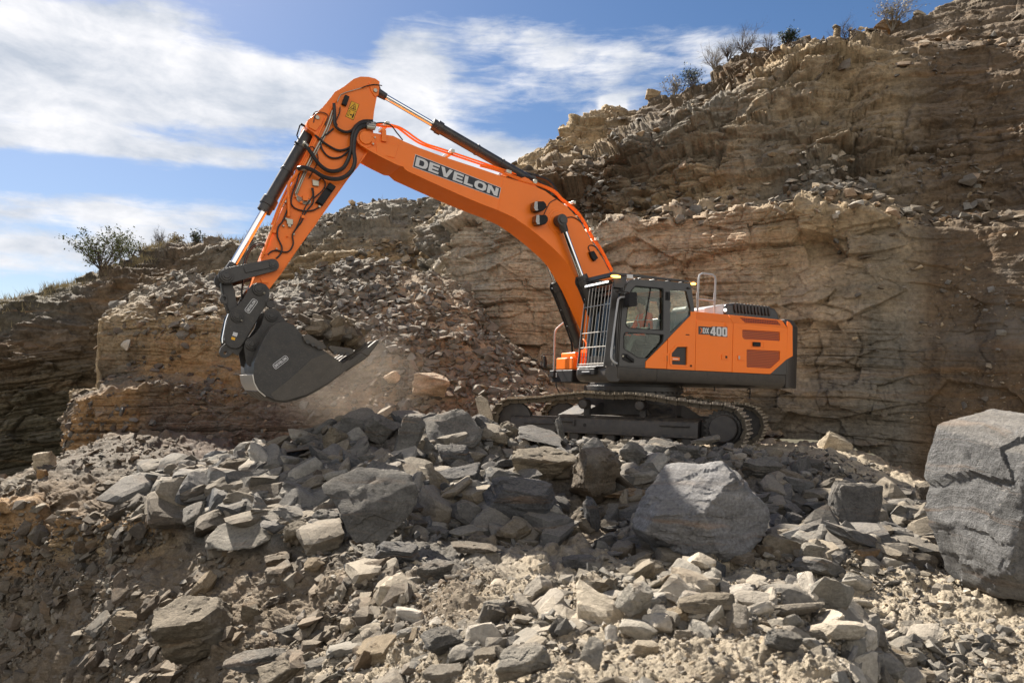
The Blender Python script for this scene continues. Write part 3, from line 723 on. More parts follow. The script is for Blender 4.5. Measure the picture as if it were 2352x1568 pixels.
# triangle and door below the cab's diagonal
xA, xB, xC, xD, xE = fx('D', 1290, 1200)[0], fx('D', 1515, 1100)[0], fx('D', 1805, 1100)[0], fx('E', 787, 1000)[0], fx('E', 1377, 1000)[0]
zr = fx('D', 1760, 655)[1]
g_ = .006
p_tri = [(xA-g_, zb), (xB+g_, zb), (xB+g_, fx('D', 1515, 948)[1]), (fx('D', 1325, 1137)[0], fx('D', 1325, 1137)[1]), (xA-g_, fx('D', 1292, 1172)[1])]
panel('lower_panel', [p_tri], out=.012)
vent = rounded(S('D', [(1617, 1018), (1720, 1018), (1718, 1207), (1562, 1200), (1558, 1085)], WS), .02)
pd = [(xB-g_, zb), (xC+g_, zb), (xC+g_, fx('D', 1805, 658)[1]), (fx('D', 1757, 657)[0], zr), (fx('D', 1757, 695)[0], fx('D', 1757, 695)[1]), (xB-g_, fx('D', 1520, 938)[1])]
m = HB().mat('orange').prism(pd, WS-.03, WS+.012, [vent])
vo = rounded(S('D', [(1605, 995), (1725, 990), (1738, 1010), (1735, 1205), (1720, 1225), (1560, 1218), (1538, 1195), (1538, 1075)], WS), .03)
m.prism(vo, WS+.012, WS+.022, [vent])
pdoor = m.build('storage_door', ex, bevel=.005)
HB().mat('mesh_dark').prism(vent, WS-.025, WS-.018).build('vent_grille', pdoor)
m = HB().mat('orange').prism(S('D', [(1557, 1120), (1642, 1128), (1640, 1160), (1557, 1158)], WS), WS-.018, WS+.02); m.mat('white_decal').prism(S('D', [(1570, 1136), (1625, 1140), (1624, 1149), (1570, 1146)], WS), WS+.02, WS+.022); m.build('vent_badge', pdoor)
m = HB().mat('orange').prism(S('D', [(1480, 1085), (1528, 1088), (1528, 1170), (1482, 1166)], WS), WS+.012, WS+.018); m.mat('black').prism(S('D', [(1508, 1108), (1514, 1108), (1514, 1165), (1508, 1165)], WS), WS+.018, WS+.022); m.build('latch', pdoor, bevel=.003)
HB().mat('black').cyl(P3('D', 1765, 1213, WS+.01), P3('D', 1765, 1213, WS+.035), .02).build('lock', pdoor)
HB().mat('black').prism(S('D', [(1705, 888), (1742, 890), (1742, 899), (1705, 898)], WS), WS+.01, WS+.016).build('slot', pdoor)
# two big doors with inclined upper band; section runs: face to crease, then leaning in to the deck
zc0, zt0 = fx('E', 390, 692)[1], 2.755
def bigdoor(name, x0, x1, holes=(), cut=None):
    m_ = HB().mat('orange')
    poly = [(x0, zb), (x1, zb), (x1, zc0), (x0, zc0)] if cut is None else cut
    m_.prism(poly, WS-.03, WS+.012, holes)
    m_.add([(x0, WS+.012, zc0), (x1, WS+.012, zc0), (x1, WS-.14, zt0), (x0, WS-.14, zt0), (x0, WS-.03, zc0), (x1, WS-.03, zc0), (x1, WS-.17, zt0), (x0, WS-.17, zt0)],
           [(0, 1, 2, 3), (4, 7, 6, 5), (0, 3, 7, 4), (1, 5, 6, 2), (2, 6, 7, 3)])
    return m_
d1 = bigdoor('side_door', xC-g_, xD+g_).build('side_door', ex, bevel=.005); 
gr1 = rounded(S('E', [(893, 800), (1300, 826), (1303, 925), (915, 905), (893, 880)], WS), .02)
gr2 = rounded(S('E', [(940, 1015), (1303, 1035), (1303, 1130), (1200, 1222), (940, 1210)], WS), .02)
cutp = [(xD-g_, zb), fx('E', 1195, 1281), fx('E', 1377, 1122), (xE+g_, zc0), (xD-g_, zc0)]
cutp[1] = (cutp[1][0], zb)
d2 = bigdoor('engine_door', xD-g_, xE+g_, [gr1, gr2], cutp).build('engine_door', ex, bevel=.005)
for gq in (gr1, gr2): HB().mat('mesh_orange').prism(gq, WS-.02, WS-.006).build('grille', d2)
uq = S('E', [(880, 665), (1290, 695), (1298, 750), (905, 725)], WS-.06)
def lean(p): # put a point of the upper band on its leaning plane
    t = (p[1]-zc0)/(zt0-zc0); return (p[0], WS+.012-(.152)*t+.003, p[1])
uq = S('E', [(880, 668), (1290, 698), (1300, 752), (905, 728)], WS-.07)
m = HB().mat('mesh_orange').add([lean(p) for p in uq]+[(a, b_-.01, c) for a, b_, c in [lean(p) for p in uq]], [(0, 1, 2, 3), (7, 6, 5, 4), (0, 4, 5, 1), (1, 5, 6, 2), (2, 6, 7, 3), (3, 7, 4, 0)]); m.build('grille', d2)
m = HB().mat('orange').prism(S('E', [(985, 925), (1130, 932), (1128, 998), (985, 990)], WS), WS+.012, WS+.02, [S('E', [(992, 934), (1122, 940), (1120, 990), (992, 984)], WS)])
m.mat('black').prism(rounded(S('E', [(1002, 936), (1078, 940), (1078, 984), (1002, 980)], WS), .01), WS+.012, WS+.05); m.build('door_handle', d2, bevel=.004)
m = HB().mat('orange').prism(S('E', [(838, 1078), (912, 1085), (912, 1138), (838, 1132)], WS), WS+.012, WS+.03); m.mat('steel').prism(S('E', [(842, 1085), (858, 1087), (858, 1125), (842, 1122)], WS), WS+.03, WS+.035); m.build('latch', d2, bevel=.004)
m = HB().mat('orange').prism(S('E', [(665, 1068), (735, 1072), (733, 1128), (663, 1122)], WS), WS+.012, WS+.028); m.mat('black').prism(S('E', [(700, 1085), (722, 1088), (722, 1112), (700, 1110)], WS), WS+.028, WS+.032); m.build('latch', d1, bevel=.004)
HB().mat('orange').cyl(P3('E', 712, 745, WS), P3('E', 712, 745, WS+.03), .03).build('lock', d1, bevel=.004)
# model decal
qd = S('E', [(418, 762), (735, 768), (735, 880), (418, 848)], WS+.012); W0 = WS+.013
m = HB().mat('dark_paint').prism(S('E', [(418, 762), (560, 772), (560, 764), (733, 772), (733, 882), (548, 868), (545, 857), (418, 850)], W0), W0, W0+.002)
m.mat('orange'); text(m, '>', quadmap(S('E', [(435, 780), (460, 782), (460, 838), (435, 836)], W0)), W0+.002)
m.mat('white_decal'); text(m, 'dX', quadmap(S('E', [(465, 780), (532, 784), (532, 845), (465, 840)], W0)), W0+.002, gap=.05)
text(m, '400', quadmap(S('E', [(548, 768), (730, 776), (730, 878), (548, 862)], W0)), W0+.002, gap=.08)
m.build('model_decal', d1)
# counterweight
cwx = fx('E', 1445, 1000, 1.44)[0]
m = HB().mat('cab_paint')
plan = [(xE-g_, 1.5)] + [(xE-.24, 1.5), (xE-.42, 1.42), (-3.42, 1.2), (-3.58, .7), (-3.62, 0), (-3.58, -.7), (-3.42, -1.2), (xE-.42, -1.42), (xE-.24, -1.5), (xE-g_, -1.5)]
m.prism(plan, 1.275, 2.60, axis='z')
def shrink(pl, k): return [(p[0]+(k if p[0] < xE-.1 else 0), p[1]*(1-k*.7)) for p in pl]
p0 = plan; p1 = shrink(plan, .07)
n_ = len(plan)
m.add([(p[0], p[1], 2.60) for p in p0]+[(p[0], p[1], 2.77) for p in p1], [(i, (i+1) % n_, n_+(i+1) % n_, n_+i) for i in range(n_)]+[tuple(range(n_, 2*n_))])
cw = m.build('counterweight', ex, bevel=.02)
so = S('E', [(1378, 708), (1408, 718), (1440, 762), (1442, 1088), (1382, 1125)], WS)
HB().mat('orange').prism([(xE-g_, so[0][1]), so[1], so[2], so[3], (xE-g_, so[4][1])], WS-.02, WS+.010).build('counterweight_panel', cw, bevel=.005)
m = HB().mat('cab_paint').prism([fx('E', 1197, 1284), (xE+g_, zb-.0), (xE+g_, fx('E', 1377, 1128)[1])], WS-.03, WS+.010); m.build('corner_panel', ex, bevel=.005)
# deck and bodies behind the panels
m = HB().mat('dark_paint')
m.box(xE, xC, -1.46, 1.30, 1.56, 2.70); m.box(xC, -.02, -1.46, -.45, 1.56, 2.45); m.box(xC, -.3, .45, 1.42, 1.56, 2.2)
m.build('engine_body', ex, bevel=.02)
m = HB().mat('orange')
m.box(xE, xC-.3, -1.48, 1.34, 2.70, 2.752)
m.build('deck_plate', ex, bevel=.01)
# hood with louvres
hx = lambda x, y, w=.95: unp(*Z('E', x, y), w)
hp_ = [hx(712, 640), hx(706, 560), hx(740, 513), hx(800, 517), hx(1180, 556), hx(1255, 572), hx(1285, 618), hx(1312, 692)]
hp_[0] = (hp_[0][0], 2.74); hp_[-1] = (hp_[-1][0], 2.74)
hood = HB().mat('cab_paint').prism(hp_, -.95, .95).build('hood', ex, bevel=.04)
m = HB().mat('dark_paint')
for k in range(11):
    xx = hx(800+k*37, 560)[0]; zt = hx(800+k*37, 519+k*3.7)[1]
    m.prism([(xx, zt+.02), (xx-.05, zt+.015), (xx-.075, zt-.17), (xx-.045, zt-.20), (xx-.01, zt-.12)], .90, .985); m.box(xx-.05, xx, -.9, .95, zt-.01, zt+.022)
m.build_each('louvre', hood, bevel=.006)
m = HB().mat('silver_panel')
s0 = hx(490, 618, .9); s1 = hx(700, 636, .9)
m.prism([(s0[0], 2.75), (s0[0], hx(490, 566, .9)[1]), (hx(700, 522, .9)[0], hx(700, 522, .9)[1]), (s1[0]-.05, 2.75)], -.2, .9); sb_ = m.build('filter_housing', ex, bevel=.015)
m = HB().mat('white_lamp'); q = P3('E', 716, 589, .99); m.lathe(np.array(q)+(.03, 0, 0), (-.1, 1, 0), [(0, .036), (.03, .032)], 16); m.build('work_lamp', hood)
HB().mat('black').cyl((s0[0]+.30, .3, 2.86), (s0[0]+.30, .75, 2.86), .10).build('air_inlet', ex, bevel=.01)
# ladder rail behind cab
m = HB().mat('grey_rail')
wl = 1.22
rail = S3('E', [(408, 612), (412, 420), (422, 240), (432, 205), (458, 190), (570, 203), (598, 222), (604, 260), (598, 430), (590, 620)], wl)
m.tube([np.array(p) for p in rail], .021, 10); m.tube([np.array(p) for p in S3('E', [(420, 468), (592, 488)], wl)], .017, 8)
m.cyl(P3('E', 410, 395, wl), P3('E', 409, 470, wl), .027); m.cyl(P3('E', 598, 400, wl), P3('E', 596, 475, wl), .027)
m.build('service_rail', ex)
# right front: steps box, black skirt, rail, mirror
m = HB().mat('orange')
x0 = .45; xs = unp(*Z('D', 378, 1200), -1.45)[0]
zt_ = unp(*Z('D', 385, 1125), -1.45)[1]
m.box(x0, xs, -1.48, -.78, 1.56, zt_-.02); m.box(x0, xs-.10, -1.44, -.80, zt_-.02, zt_+.10); m.box(x0-.4, x0, -1.48, -.75, 1.56, 2.3)
tb = m.build('tool_box', ex, bevel=.03)
m = HB().mat('black'); m.box(x0-.4, xs+.1, -1.5, -.62, 1.28, 1.555); m.box(xs+.02, xs+.16, -1.5, -1.3, 1.40, 1.55); 
m.build('front_step', ex, bevel=.02)
HB().mat('white_decal').box(xs+.10, xs+.104, -1.42, -1.26, 1.40, 1.5).build('reflector', ex)
m = HB().mat('grey_rail')
rr_ = S3('D', [(348, 1280), (352, 1100), (358, 900), (366, 855), (385, 825), (470, 755), (560, 697), (650, 648), (720, 610)], -1.42)
m.tube([np.array(p) for p in rr_], .02, 10, 2); m.build('hand_rail', ex)
m = HB().mat('black')
pipe(m, 'D', [(340, 1080), (330, 1098), (240, 1098), (225, 1125), (228, 1150)], -1.42, .011, 2)
pipe(m, 'D', [(228, 1150), (222, 1230)], -1.42, .010, 1)
mm = m.build('mirror_arm', ex)
q = S('D', [(246, 1110), (262, 1118), (272, 1180), (268, 1232), (256, 1236), (248, 1190)], -1.42)
HB().mat('black').prism(q, -1.46, -1.38).build('mirror', mm, bevel=.01)

# ---- cab
WR = .47
outer = S('D', [(1006, 1225), (1012, 1000), (1030, 700), (1062, 430), (1072, 390), (1098, 352), (1135, 330), (1180, 322), (1500, 340), (1762, 368), (1790, 560), (1800, 652), (1757, 656), (1757, 695), (1520, 938), (1325, 1137), (1290, 1172), (1290, 1240)], WS)
outer[-1] = (outer[-1][0], zb); outer[0] = (outer[0][0], zb)
winA = rounded(S('H', [(1000, 298), (1484, 345), (1478, 1066), (885, 1030), (833, 975), (865, 690), (918, 395)], WS), .035)
winB = rounded(S('H', [(828, 1090), (1486, 1130), (1474, 1252), (1218, 1538), (1048, 1532), (800, 1372), (798, 1140)], WS), .03)
winC = rounded(S('H', [(1603, 362), (1882, 390), (1955, 690), (1950, 790), (1603, 1108)], WS), .03)
m = HB().mat('cab_paint').prism(outer, WS-.05, WS, [winA, winB, winC])
# right wall, rear wall, roof, floor
outR = [(1.46, zb), (1.44, 2.4), (1.36, 3.1), (1.25, 3.2), (-.25, 3.2), (-.42, 2.6), (-.42, zb)]
m.prism(outR, WR, WR+.05, [[(1.34, 1.9), (1.26, 3.02), (.1, 3.02), (.1, 1.95)], [(0.02, 2.0), (0.02, 3.0), (-.2, 3.0), (-.34, 2.6), (-.34, 2.0)]])
xr = outer[9][0]; xr2 = outer[11][0]; xf_ = outer[0][0]; xft = outer[4][0]
m.prism([(xr2, zr), (xr, outer[9][1]), (xr+.05, outer[9][1]), (xr2+.05, zr)], WR, WR+.14); m.prism([(xr2, zr), (xr, outer[9][1]), (xr+.05, outer[9][1]), (xr2+.05, zr)], WS-.14, WS-.02)
m.prism([(xr2, zb), (xr2, zr), (xr2+.05, zr), (xr2+.05, zb)], WR, WS-.05)
m.box(xr2, xf_, WR, WS-.05, zb, zb+.06)
m.prism([(xr, outer[9][1]), outer[8], outer[7], outer[6], outer[5], (xft, outer[4][1]-.05), (xft+.1, outer[4][1]-.14), (xr+.03, outer[9][1]-.12)], WR, WS-.03)
# front corner pillars
for y0, y1 in ((WR, WR+.10), (WS-.13, WS-.02)):
    m.prism([(xf_, zb), (xf_+.02, zb), (xf_+.03, 2.3), (xft+.03, outer[4][1]), (xft-.05, outer[4][1]), (xf_-.06, 2.3), (xf_-.06, zb)], y0, y1)
m.box(xf_-.06, xf_+.03, WR, WS-.02, zb, zb+.22)
cab = m.build('cab', ex, bevel=.010)
# door leaf standing a little proud, with the seam round it
dl = S('D', [(1016, 1215), (1022, 1000), (1042, 700), (1072, 440), (1085, 400), (1108, 362), (1145, 342), (1190, 336), (1519, 366), (1519, 930), (1330, 1125), (1283, 1168), (1283, 1215)], WS)
door = HB().mat('cab_paint').prism(dl, WS, WS+.018, [rounded(S('H', [(1004, 304), (1478, 350), (1472, 1060), (890, 1024), (840, 972), (871, 690), (923, 398)], WS), .03), rounded(S('H', [(832, 1096), (1480, 1135), (1468, 1250), (1216, 1530), (1050, 1524), (806, 1368), (804, 1144)], WS), .03)]).build('cab_door', cab, bevel=.006)
m = HB().mat('black')
for wn in (winA, winB): 
    c_ = np.mean(wn, 0); inn = [tuple(c_+(np.array(p)-c_)*.965) for p in wn]; m.prism(wn, WS+.010, WS+.024, [inn])
m.build('window_seal', door)
for wn, nm, pr_ in ((winA, 'window', door), (winB, 'window', door), (winC, 'window', cab)):
    HB().mat('cab_glass').prism(wn, WS-.028, WS-.022).build(nm, pr_)
HB().mat('black').prism(S('H', [(1277, 345), (1289, 345), (1178, 1015), (1166, 1015)], WS), WS-.022, WS-.01).build('window_divider', door)
HB().mat('grey_rail').prism(S('H', [(850, 878), (1465, 885), (1465, 895), (850, 890)], WS-.1), WS-.10, WS-.085).build('window_bar', door)
m = HB().mat('black').prism(rounded(S('D', [(1046, 1090), (1098, 1092), (1130, 1120), (1170, 1145), (1170, 1182), (1120, 1182), (1050, 1150)], WS), .02), WS+.016, WS+.03)
m.prism(S('D', [(1090, 1100), (1160, 1165), (1150, 1176), (1080, 1120)], WS), WS+.03, WS+.06); m.build('door_handle', door, bevel=.006)
HB().mat('zinc').cyl(P3('D', 1063, 1113, WS+.03), P3('D', 1063, 1113, WS+.04), .018).build('key_lock', door)
m = HB().mat('black'); q = S('H', [(1520, 405), (1590, 412), (1588, 552), (1518, 545)], WS); m.prism(q, WS+.016, WS+.035, [S('H', [(1535, 420), (1545, 421), (1545, 535), (1535, 534)], WS)]); m.build('hinge', door, bevel=.004)
m = HB().mat('dark_paint'); pipe(m, 'H', [(1905, 340), (1942, 345)], WS+.02, .02, 1); m.build('grab_knob', cab)
HB().mat('cab_glass').prism([(xf_+.0, zb+.22), (xf_+.006, zb+.22), (xft+.006, outer[4][1]-.02), (xft, outer[4][1]-.02)], WR+.08, WS-.12).build('windscreen', cab)
HB().mat('cab_glass').prism([(1.34, 1.9), (1.26, 3.02), (.1, 3.02), (.1, 1.95)], WR+.02, WR+.026).build('window', cab)
# roof guard: rails on short posts, sloping front visor bar
m = HB().mat('dark_paint')
rt = S('H', [(640, 72), (1060, 110), (1480, 160), (1928, 212), (1925, 240), (1480, 195), (1060, 150), (640, 120)], WS)
m.prism(rt, WS-.06, WS); m.prism(rt, WR, WR+.06)
for xh in (1045, 1465, 1840, 700): 
    q = unp(*Z('H', xh, 180), WS)[0]; m.box(q-.02, q+.02, WS-.055, WS-.005, 3.15, 3.27); m.box(q-.02, q+.02, WR+.005, WR+.055, 3.15, 3.27)
xv = rt[0][0]; zv = rt[0][1]
m.box(xv-.04, xv+.04, WR-.06, WS, zv-.075, zv)
for xx in np.arange(-.1, xv-.1, .32): m.box(xx, xx+.03, WR+.05, WS-.05, zv-.03, zv-.005)
m.box(xv-.30, xv-.02, WS-.04, WS, zv-.28, zv-.05); m.box(xv-.30, xv-.02, WR, WR+.04, zv-.28, zv-.05)
rg_ = m.build('roof_guard', cab, bevel=.008)
m = HB().mat('black').box(xv-.02, xv+.03, WR, WS-.08, zv-.19, zv-.13); lb = m.build('light_bar', cab, bevel=.005)
for k in range(4):
    y0 = WR+.01+k*.237; HB().mat('white_lamp').box(xv+.03, xv+.045, y0, y0+.195, zv-.178, zv-.145).build('led_strip', lb)
m = HB().mat('amber_lamp'); 
for c_, (a_, b__, d__) in (((P3('H', 678, 143, WS+.01)), (.11, .05, .024)), ((xv+.01, WR-.03, zv-.12), (.05, .06, .028)), ((P3('H', 2000, 268, WS-.1)), (.055, .05, .024))):
    u = np.linspace(0, 2*pi, 17)[:-1]; vv = np.linspace(-pi/2, pi/2, 9); vs = [(c_[0]+a_*cos(v_)*cos(u_), c_[1]+b__*cos(v_)*sin(u_), c_[2]+d__*sin(v_)) for v_ in vv for u_ in u]
    mm_ = HB().mat('amber_lamp').add(vs, [(i*16+j, i*16+(j+1) % 16, (i+1)*16+(j+1) % 16, (i+1)*16+j) for i in range(8) for j in range(16)]); mm_.build('beacon', cab, ang=80)
HB().mat('white_decal').prism(S('H', [(868, 108), (970, 114), (970, 176), (868, 168)], WS+.005), WS, WS+.008).build('roof_plate', cab)
# front guard of bars
g0n = S('D', [(870, 1215), (965, 352)], 1.42); WF = .50
m = HB().mat('dark_paint')
xb_, zb_ = g0n[0]; xt_, zt2 = g0n[1]
gp = lambda f_, w, o=0: np.array((xb_+(xt_-xb_)*f_+o, w, zb_+(zt2-zb_)*f_))
for ww in (1.42, WF): m.tube([gp(0, ww), gp(1, ww)], .026, 6)
for f_ in (0, 1): m.tube([gp(f_, WF), gp(f_, 1.42)], .026, 6)
m.prism([(xb_-.15, zb_), (xb_-.01, zb_), (xt_-.01, zt2), (xt_-.13, zt2)], 1.40, 1.43)
fg = m.build('front_guard', cab)
m = HB().mat('steel')
for k in range(1, 8):
    ww = WF+(1.42-WF)*k/8; m.tube([gp(.0, ww), gp(1, ww)], .009, 6)
for f_ in (.03, .235, .415, .745): m.tube([gp(f_, WF, .01), gp(f_, 1.42, .01)], .010, 6)
m.tube([gp(0, 1.42, .022), gp(1, 1.42, .022)], .006, 5); m.tube([gp(1, WF, .022), gp(1, 1.42, .022)], .006, 5); m.tube([gp(0, WF, .022), gp(0, 1.42, .022)], .010, 5); m.tube([gp(0, WF, .022), gp(1, WF, .022)], .006, 5)
m.build('guard_bar', fg)
m = HB().mat('grey_rail'); m.tube([np.array(p) for p in S3('D', [(1078, 506), (1040, 508), (1018, 525), (1008, 560), (975, 800), (950, 1000), (942, 1110), (948, 1148), (970, 1175), (1000, 1190)], 1.58)], .020, 10, 2); m.build('grab_rail', cab)
m = HB().mat('black'); m.prism(rounded(S('D', [(1118, 455), (1192, 455), (1196, 600), (1118, 608), (1112, 580)], 1.72), .03), 1.62, 1.76); m.cyl(P3('D', 985, 447, 1.6), P3('D', 1060, 440, 1.6), .015); pipe(m, 'D', [(1050, 447), (1110, 450), (1125, 470)], 1.64, .009, 1); m.build('mirror', cab, bevel=.01)
# interior
m = HB().mat('seat_cloth')
m.box(-.05, .50, .72, 1.22, 2.0, 2.14); m.prism([(-.02, 2.1), (.10, 2.1), (-.04, 2.74), (-.15, 2.74)], .74, 1.20); m.prism([(-.08, 2.74), (-.02, 2.74), (-.05, 2.95), (-.12, 2.95)], .86, 1.08); m.box(0, .4, .8, 1.15, zb+.06, 2.0)
m.build('seat', cab, bevel=.03)
m = HB().mat('black')
for y0 in (.60, 1.24): m.box(.1, .65, y0, y0+.10, 2.05, 2.30); m.cyl((.6, y0+.05, 2.3), (.62, y0+.05, 2.46), .02)
m.prism([(1.05, zb), (1.25, zb), (1.2, 2.5), (1.1, 2.5)], .55, .70); m.box(1.1, 1.15, .58, .80, 2.4, 2.62); m.box(1.0, 1.05, .9, 1.1, zb, 2.2)
m.build('console', cab, bevel=.01)
HB().mat('headliner').box(xr+.1, xft-.1, WR+.06, WS-.08, 3.08, 3.10).build('headliner', cab)

# ---- undercarriage
def TB(): return MB(RT)
ST = lambda r_, pts, w: S(r_, pts, w, RT)
sp = np.array(unp(*Z('J', 905, 1000), 1.62, RT)); spx, spz = -2.15, .455
idx_, idz = 2.15, .455
def resample(pts, n, closed=True):
    P = np.array(pts+[pts[0]]); d = np.r_[0, np.cumsum(np.linalg.norm(np.diff(P, axis=0), axis=1))]; s = np.linspace(0, d[-1], n+1)[:-1]
    return np.c_[np.interp(s, d, P[:, 0]), np.interp(s, d, P[:, 1])], d[-1]/n
Rr = .385
path = []
for k in range(13): t = pi/2+pi*k/12; path.append((spx+Rr*cos(t), spz+Rr*sin(t)))          # round the sprocket, top to bottom
for k in range(1, 12): path.append((spx+(idx_-spx)*k/12, spz-Rr))
for k in range(13): t = -pi/2+pi*k/12; path.append((idx_+Rr*cos(t), idz+Rr*sin(t)))
for p in [(1.7, .86), (1.2, .925), (.85, .97), (.56, 1.0), (.2, .985), (-.2, .985), (-.5, .995), (-.9, .955), (-1.3, .90), (-1.7, .86)]: path.append(p)
cat_ = catmull([np.array(p) for p in path], 4, True); loop, pitch = resample([tuple(p) for p in cat_], 53)
for sgn in (1, -1):
    cy = 1.375*sgn
    # chain: shoes with grousers, links, pins
    sh = TB().mat('track_steel'); wr = []
    for i in range(len(loop)):
        a_ = loop[i]; b_ = loop[(i+1) % len(loop)]; d = (b_-a_); d /= np.linalg.norm(d); n = np.array((d[1], -d[0]))
        c_ = (a_+b_)/2
        if np.dot(n, c_-np.array((0, .45))) < 0: n = -n
        jit = rng.normal(0, .004)
        def Q(u, v): p = c_+d*u+n*(v+jit); return (p[0], p[1])
        h = pitch/2
        sh.mat('track_steel').prism([Q(-h+.006, .045), Q(h-.002, .045), Q(h-.002, .062), Q(-h+.006, .062)], cy-.30, cy+.30)
        sh.mat('shoe_worn').prism([Q(-h+.01, .06), Q(-h+.035, .06), Q(-h+.030, .105), Q(-h+.012, .105)], cy-.30, cy+.30)
        sh.prism([Q(-.01, .06), Q(.012, .06), Q(.010, .085), Q(-.006, .085)], cy-.30, cy+.30)
        sh.prism([Q(h-.03, .06), Q(h-.008, .06), Q(h-.012, .085), Q(h-.026, .085)], cy-.30, cy+.30)
        sh.mat('track_steel')
        for yy in (-.115, .075):
            sh.prism([Q(-h-.02, -.03), Q(-h-.03, .0), Q(-h-.02, .035), Q(-.02, .046), Q(.03, .046), Q(h-.04, .03), Q(h-.03, -.01), Q(h-.06, -.045), Q(0, -.035)], cy+yy, cy+yy+.04)
        p = Q(-h, 0); sh.cyl((p[0], cy-.13, p[1]), (p[0], cy+.13, p[1]), .026, n=8)
    tr = sh.build('track', ex)
    # sprocket with teeth and hub cap
    m = TB().mat('frame_paint')
    teeth = []
    for k in range(22*2): t = 2*pi*k/44; teeth.append((spx+(Rr+.01 if k % 2 else Rr-.055)*cos(t), spz+(Rr+.01 if k % 2 else Rr-.055)*sin(t)))
    m.prism(teeth, cy-.04, cy+.04)
    m.lathe((spx, cy+.04*sgn, spz), (0, sgn, 0), [(0, .31), (.05, .31), (.06, .285), (.06, .262), (.20, .255), (.225, .235), (.23, .0)], 48)
    for k in range(20): t = 2*pi*k/20; m.cyl((spx+.295*cos(t), cy+.05*sgn, spz+.295*sin(t)), (spx+.295*cos(t), cy+.115*sgn, spz+.295*sin(t)), .014, n=6)
    m.build('sprocket', ex, bevel=.004)
    m = TB().mat('frame_paint')
    m.lathe((idx_-.02, cy-.08, idz), (0, 1, 0), [(0, .30), (.02, .375), (.05, .375), (.05, .34), (.11, .34), (.11, .375), (.14, .375), (.16, .30), (.16, .1), (.2, .1)], 48); m.build('idler', ex)
    for xx in (.60, -.56):
        m = TB().mat('frame_paint')
        m.lathe((xx, cy-.14*1, .835), (0, 1, 0), [(0, .085), (.03, .10), (.05, .085), (.22, .085), (.24, .102), (.27, .10), (.30, .085), (.31, .05)], 28); m.box(xx-.06, xx+.06, cy-.2, cy-.1, .55, .80); m.build('carrier_roller', ex, bevel=.004)
    m = TB().mat('frame_paint')
    yo, yi = cy+.21*sgn, cy-.26*sgn
    yl = cy+.255*sgn
    secf = [(yi, .25), (yl, .25), (yl, .285), (yo, .290), (yo, .50), (cy+.18*sgn, .555), (cy+.02*sgn, .60), (yi, .62)]
    m.prism(secf, -1.70, 1.15, axis='x')
    m.prism([(yi, .25), (yo, .25), (yo, .46), (cy+.17*sgn, .53), (cy, .56), (yi, .56)], 1.15, 2.16, axis='x')
    m.box(1.16, 1.85, min(yo, yo+.03*sgn), max(yo, yo+.03*sgn), .40, .425)
    m.prism([(-1.7, .28), (-1.7, .56), (-1.98, .62), (-1.98, .30)], min(cy-.2*sgn, cy-.08*sgn), max(cy-.2*sgn, cy-.08*sgn))
    m.box(.75, 1.20, min(yo-.02*sgn, yo+.05*sgn), max(yo-.02*sgn, yo+.05*sgn), .47, .50); m.box(.72, .76, min(yo-.02*sgn, yo+.06*sgn), max(yo-.02*sgn, yo+.06*sgn), .40, .53)
    m.box(-1.55, -.98, min(yo-.02*sgn, yo+.045*sgn), max(yo-.02*sgn, yo+.045*sgn), .46, .49)
    tf = m.build('track_frame', ex, bevel=.012)
    m = TB().mat('black'); m.cyl((.52, yo-.02*sgn, .42), (.52, yo+.003*sgn, .42), .035)
    for xx in (.62, -.57): m.cyl((xx, cy+.1*sgn, .57), (xx, cy+.1*sgn, .583), .09)
    m.build('frame_hole', tf)
    m = TB().mat('frame_paint')
    for xx in np.linspace(-1.5, 1.5, 9): m.lathe((xx, cy-.2, .19), (0, 1, 0), [(0, .09), (.03, .11), (.08, .09), (.32, .09), (.37, .11), (.40, .09)], 20)
    m.build_each('bottom_roller', ex)
m = TB().mat('frame_paint')
m.prism(rounded([(-.95, -.7), (.95, -.7), (.95, .7), (-.95, .7)], .3), .62, 1.03, axis='z')
for sx in (1, -1):
    for sy in (1, -1):
        m.add([(sx*.3, sy*.5, .98), (sx*.9, sy*.5, .92), (sx*1.25, sy*1.2, .60), (sx*.75, sy*1.2, .62), (sx*.3, sy*.5, .66), (sx*.9, sy*.5, .62), (sx*1.25, sy*1.2, .32), (sx*.75, sy*1.2, .32)],
              [(0, 1, 2, 3), (7, 6, 5, 4), (0, 4, 5, 1), (1, 5, 6, 2), (2, 6, 7, 3), (3, 7, 4, 0)])
m.build('centre_frame', ex, bevel=.02)

# ================================================================= driver
drv = MB(Ry @ RH)
def skin_body(name, pts, edges, rad, mats, loc, R, sub=2, parent=None):
    me = bpy.data.meshes.new(name); V = (np.array(pts) @ R.T)+np.array(loc)
    me.from_pydata(V.tolist(), edges, []); o = bpy.data.objects.new(name, me); COL.objects.link(o)
    md = o.modifiers.new('skin', 'SKIN'); me.update()
    sv_ = me.skin_vertices[0].data if me.skin_vertices else None
    if sv_ is None:
        bpy.context.view_layer.objects.active = o; bpy.ops.mesh.customdata_skin_add(); sv_ = me.skin_vertices[0].data
    for i, r_ in enumerate(rad): sv_[i].radius = r_ if isinstance(r_, tuple) else (r_, r_)
    sv_[0].use_root = True
    ss = o.modifiers.new('sub', 'SUBSURF'); ss.levels = sub; ss.render_levels = sub
    dg = bpy.context.evaluated_depsgraph_get(); me2 = bpy.data.meshes.new_from_object(o.evaluated_get(dg)); bpy.data.objects.remove(o)
    for p in me2.polygons: p.use_smooth = True
    me2.name = name; o2 = bpy.data.objects.new(name, me2); COL.objects.link(o2); me2.materials.clear()
    for mn in mats: me2.materials.append(MATS[mn])
    if parent: o2.parent = parent
    return o2
hq = P3('H', 1090, 650, 1.0); tq = P3('H', 1150, 880, 1.0)
hx_, hz_ = hq[0], hq[2]
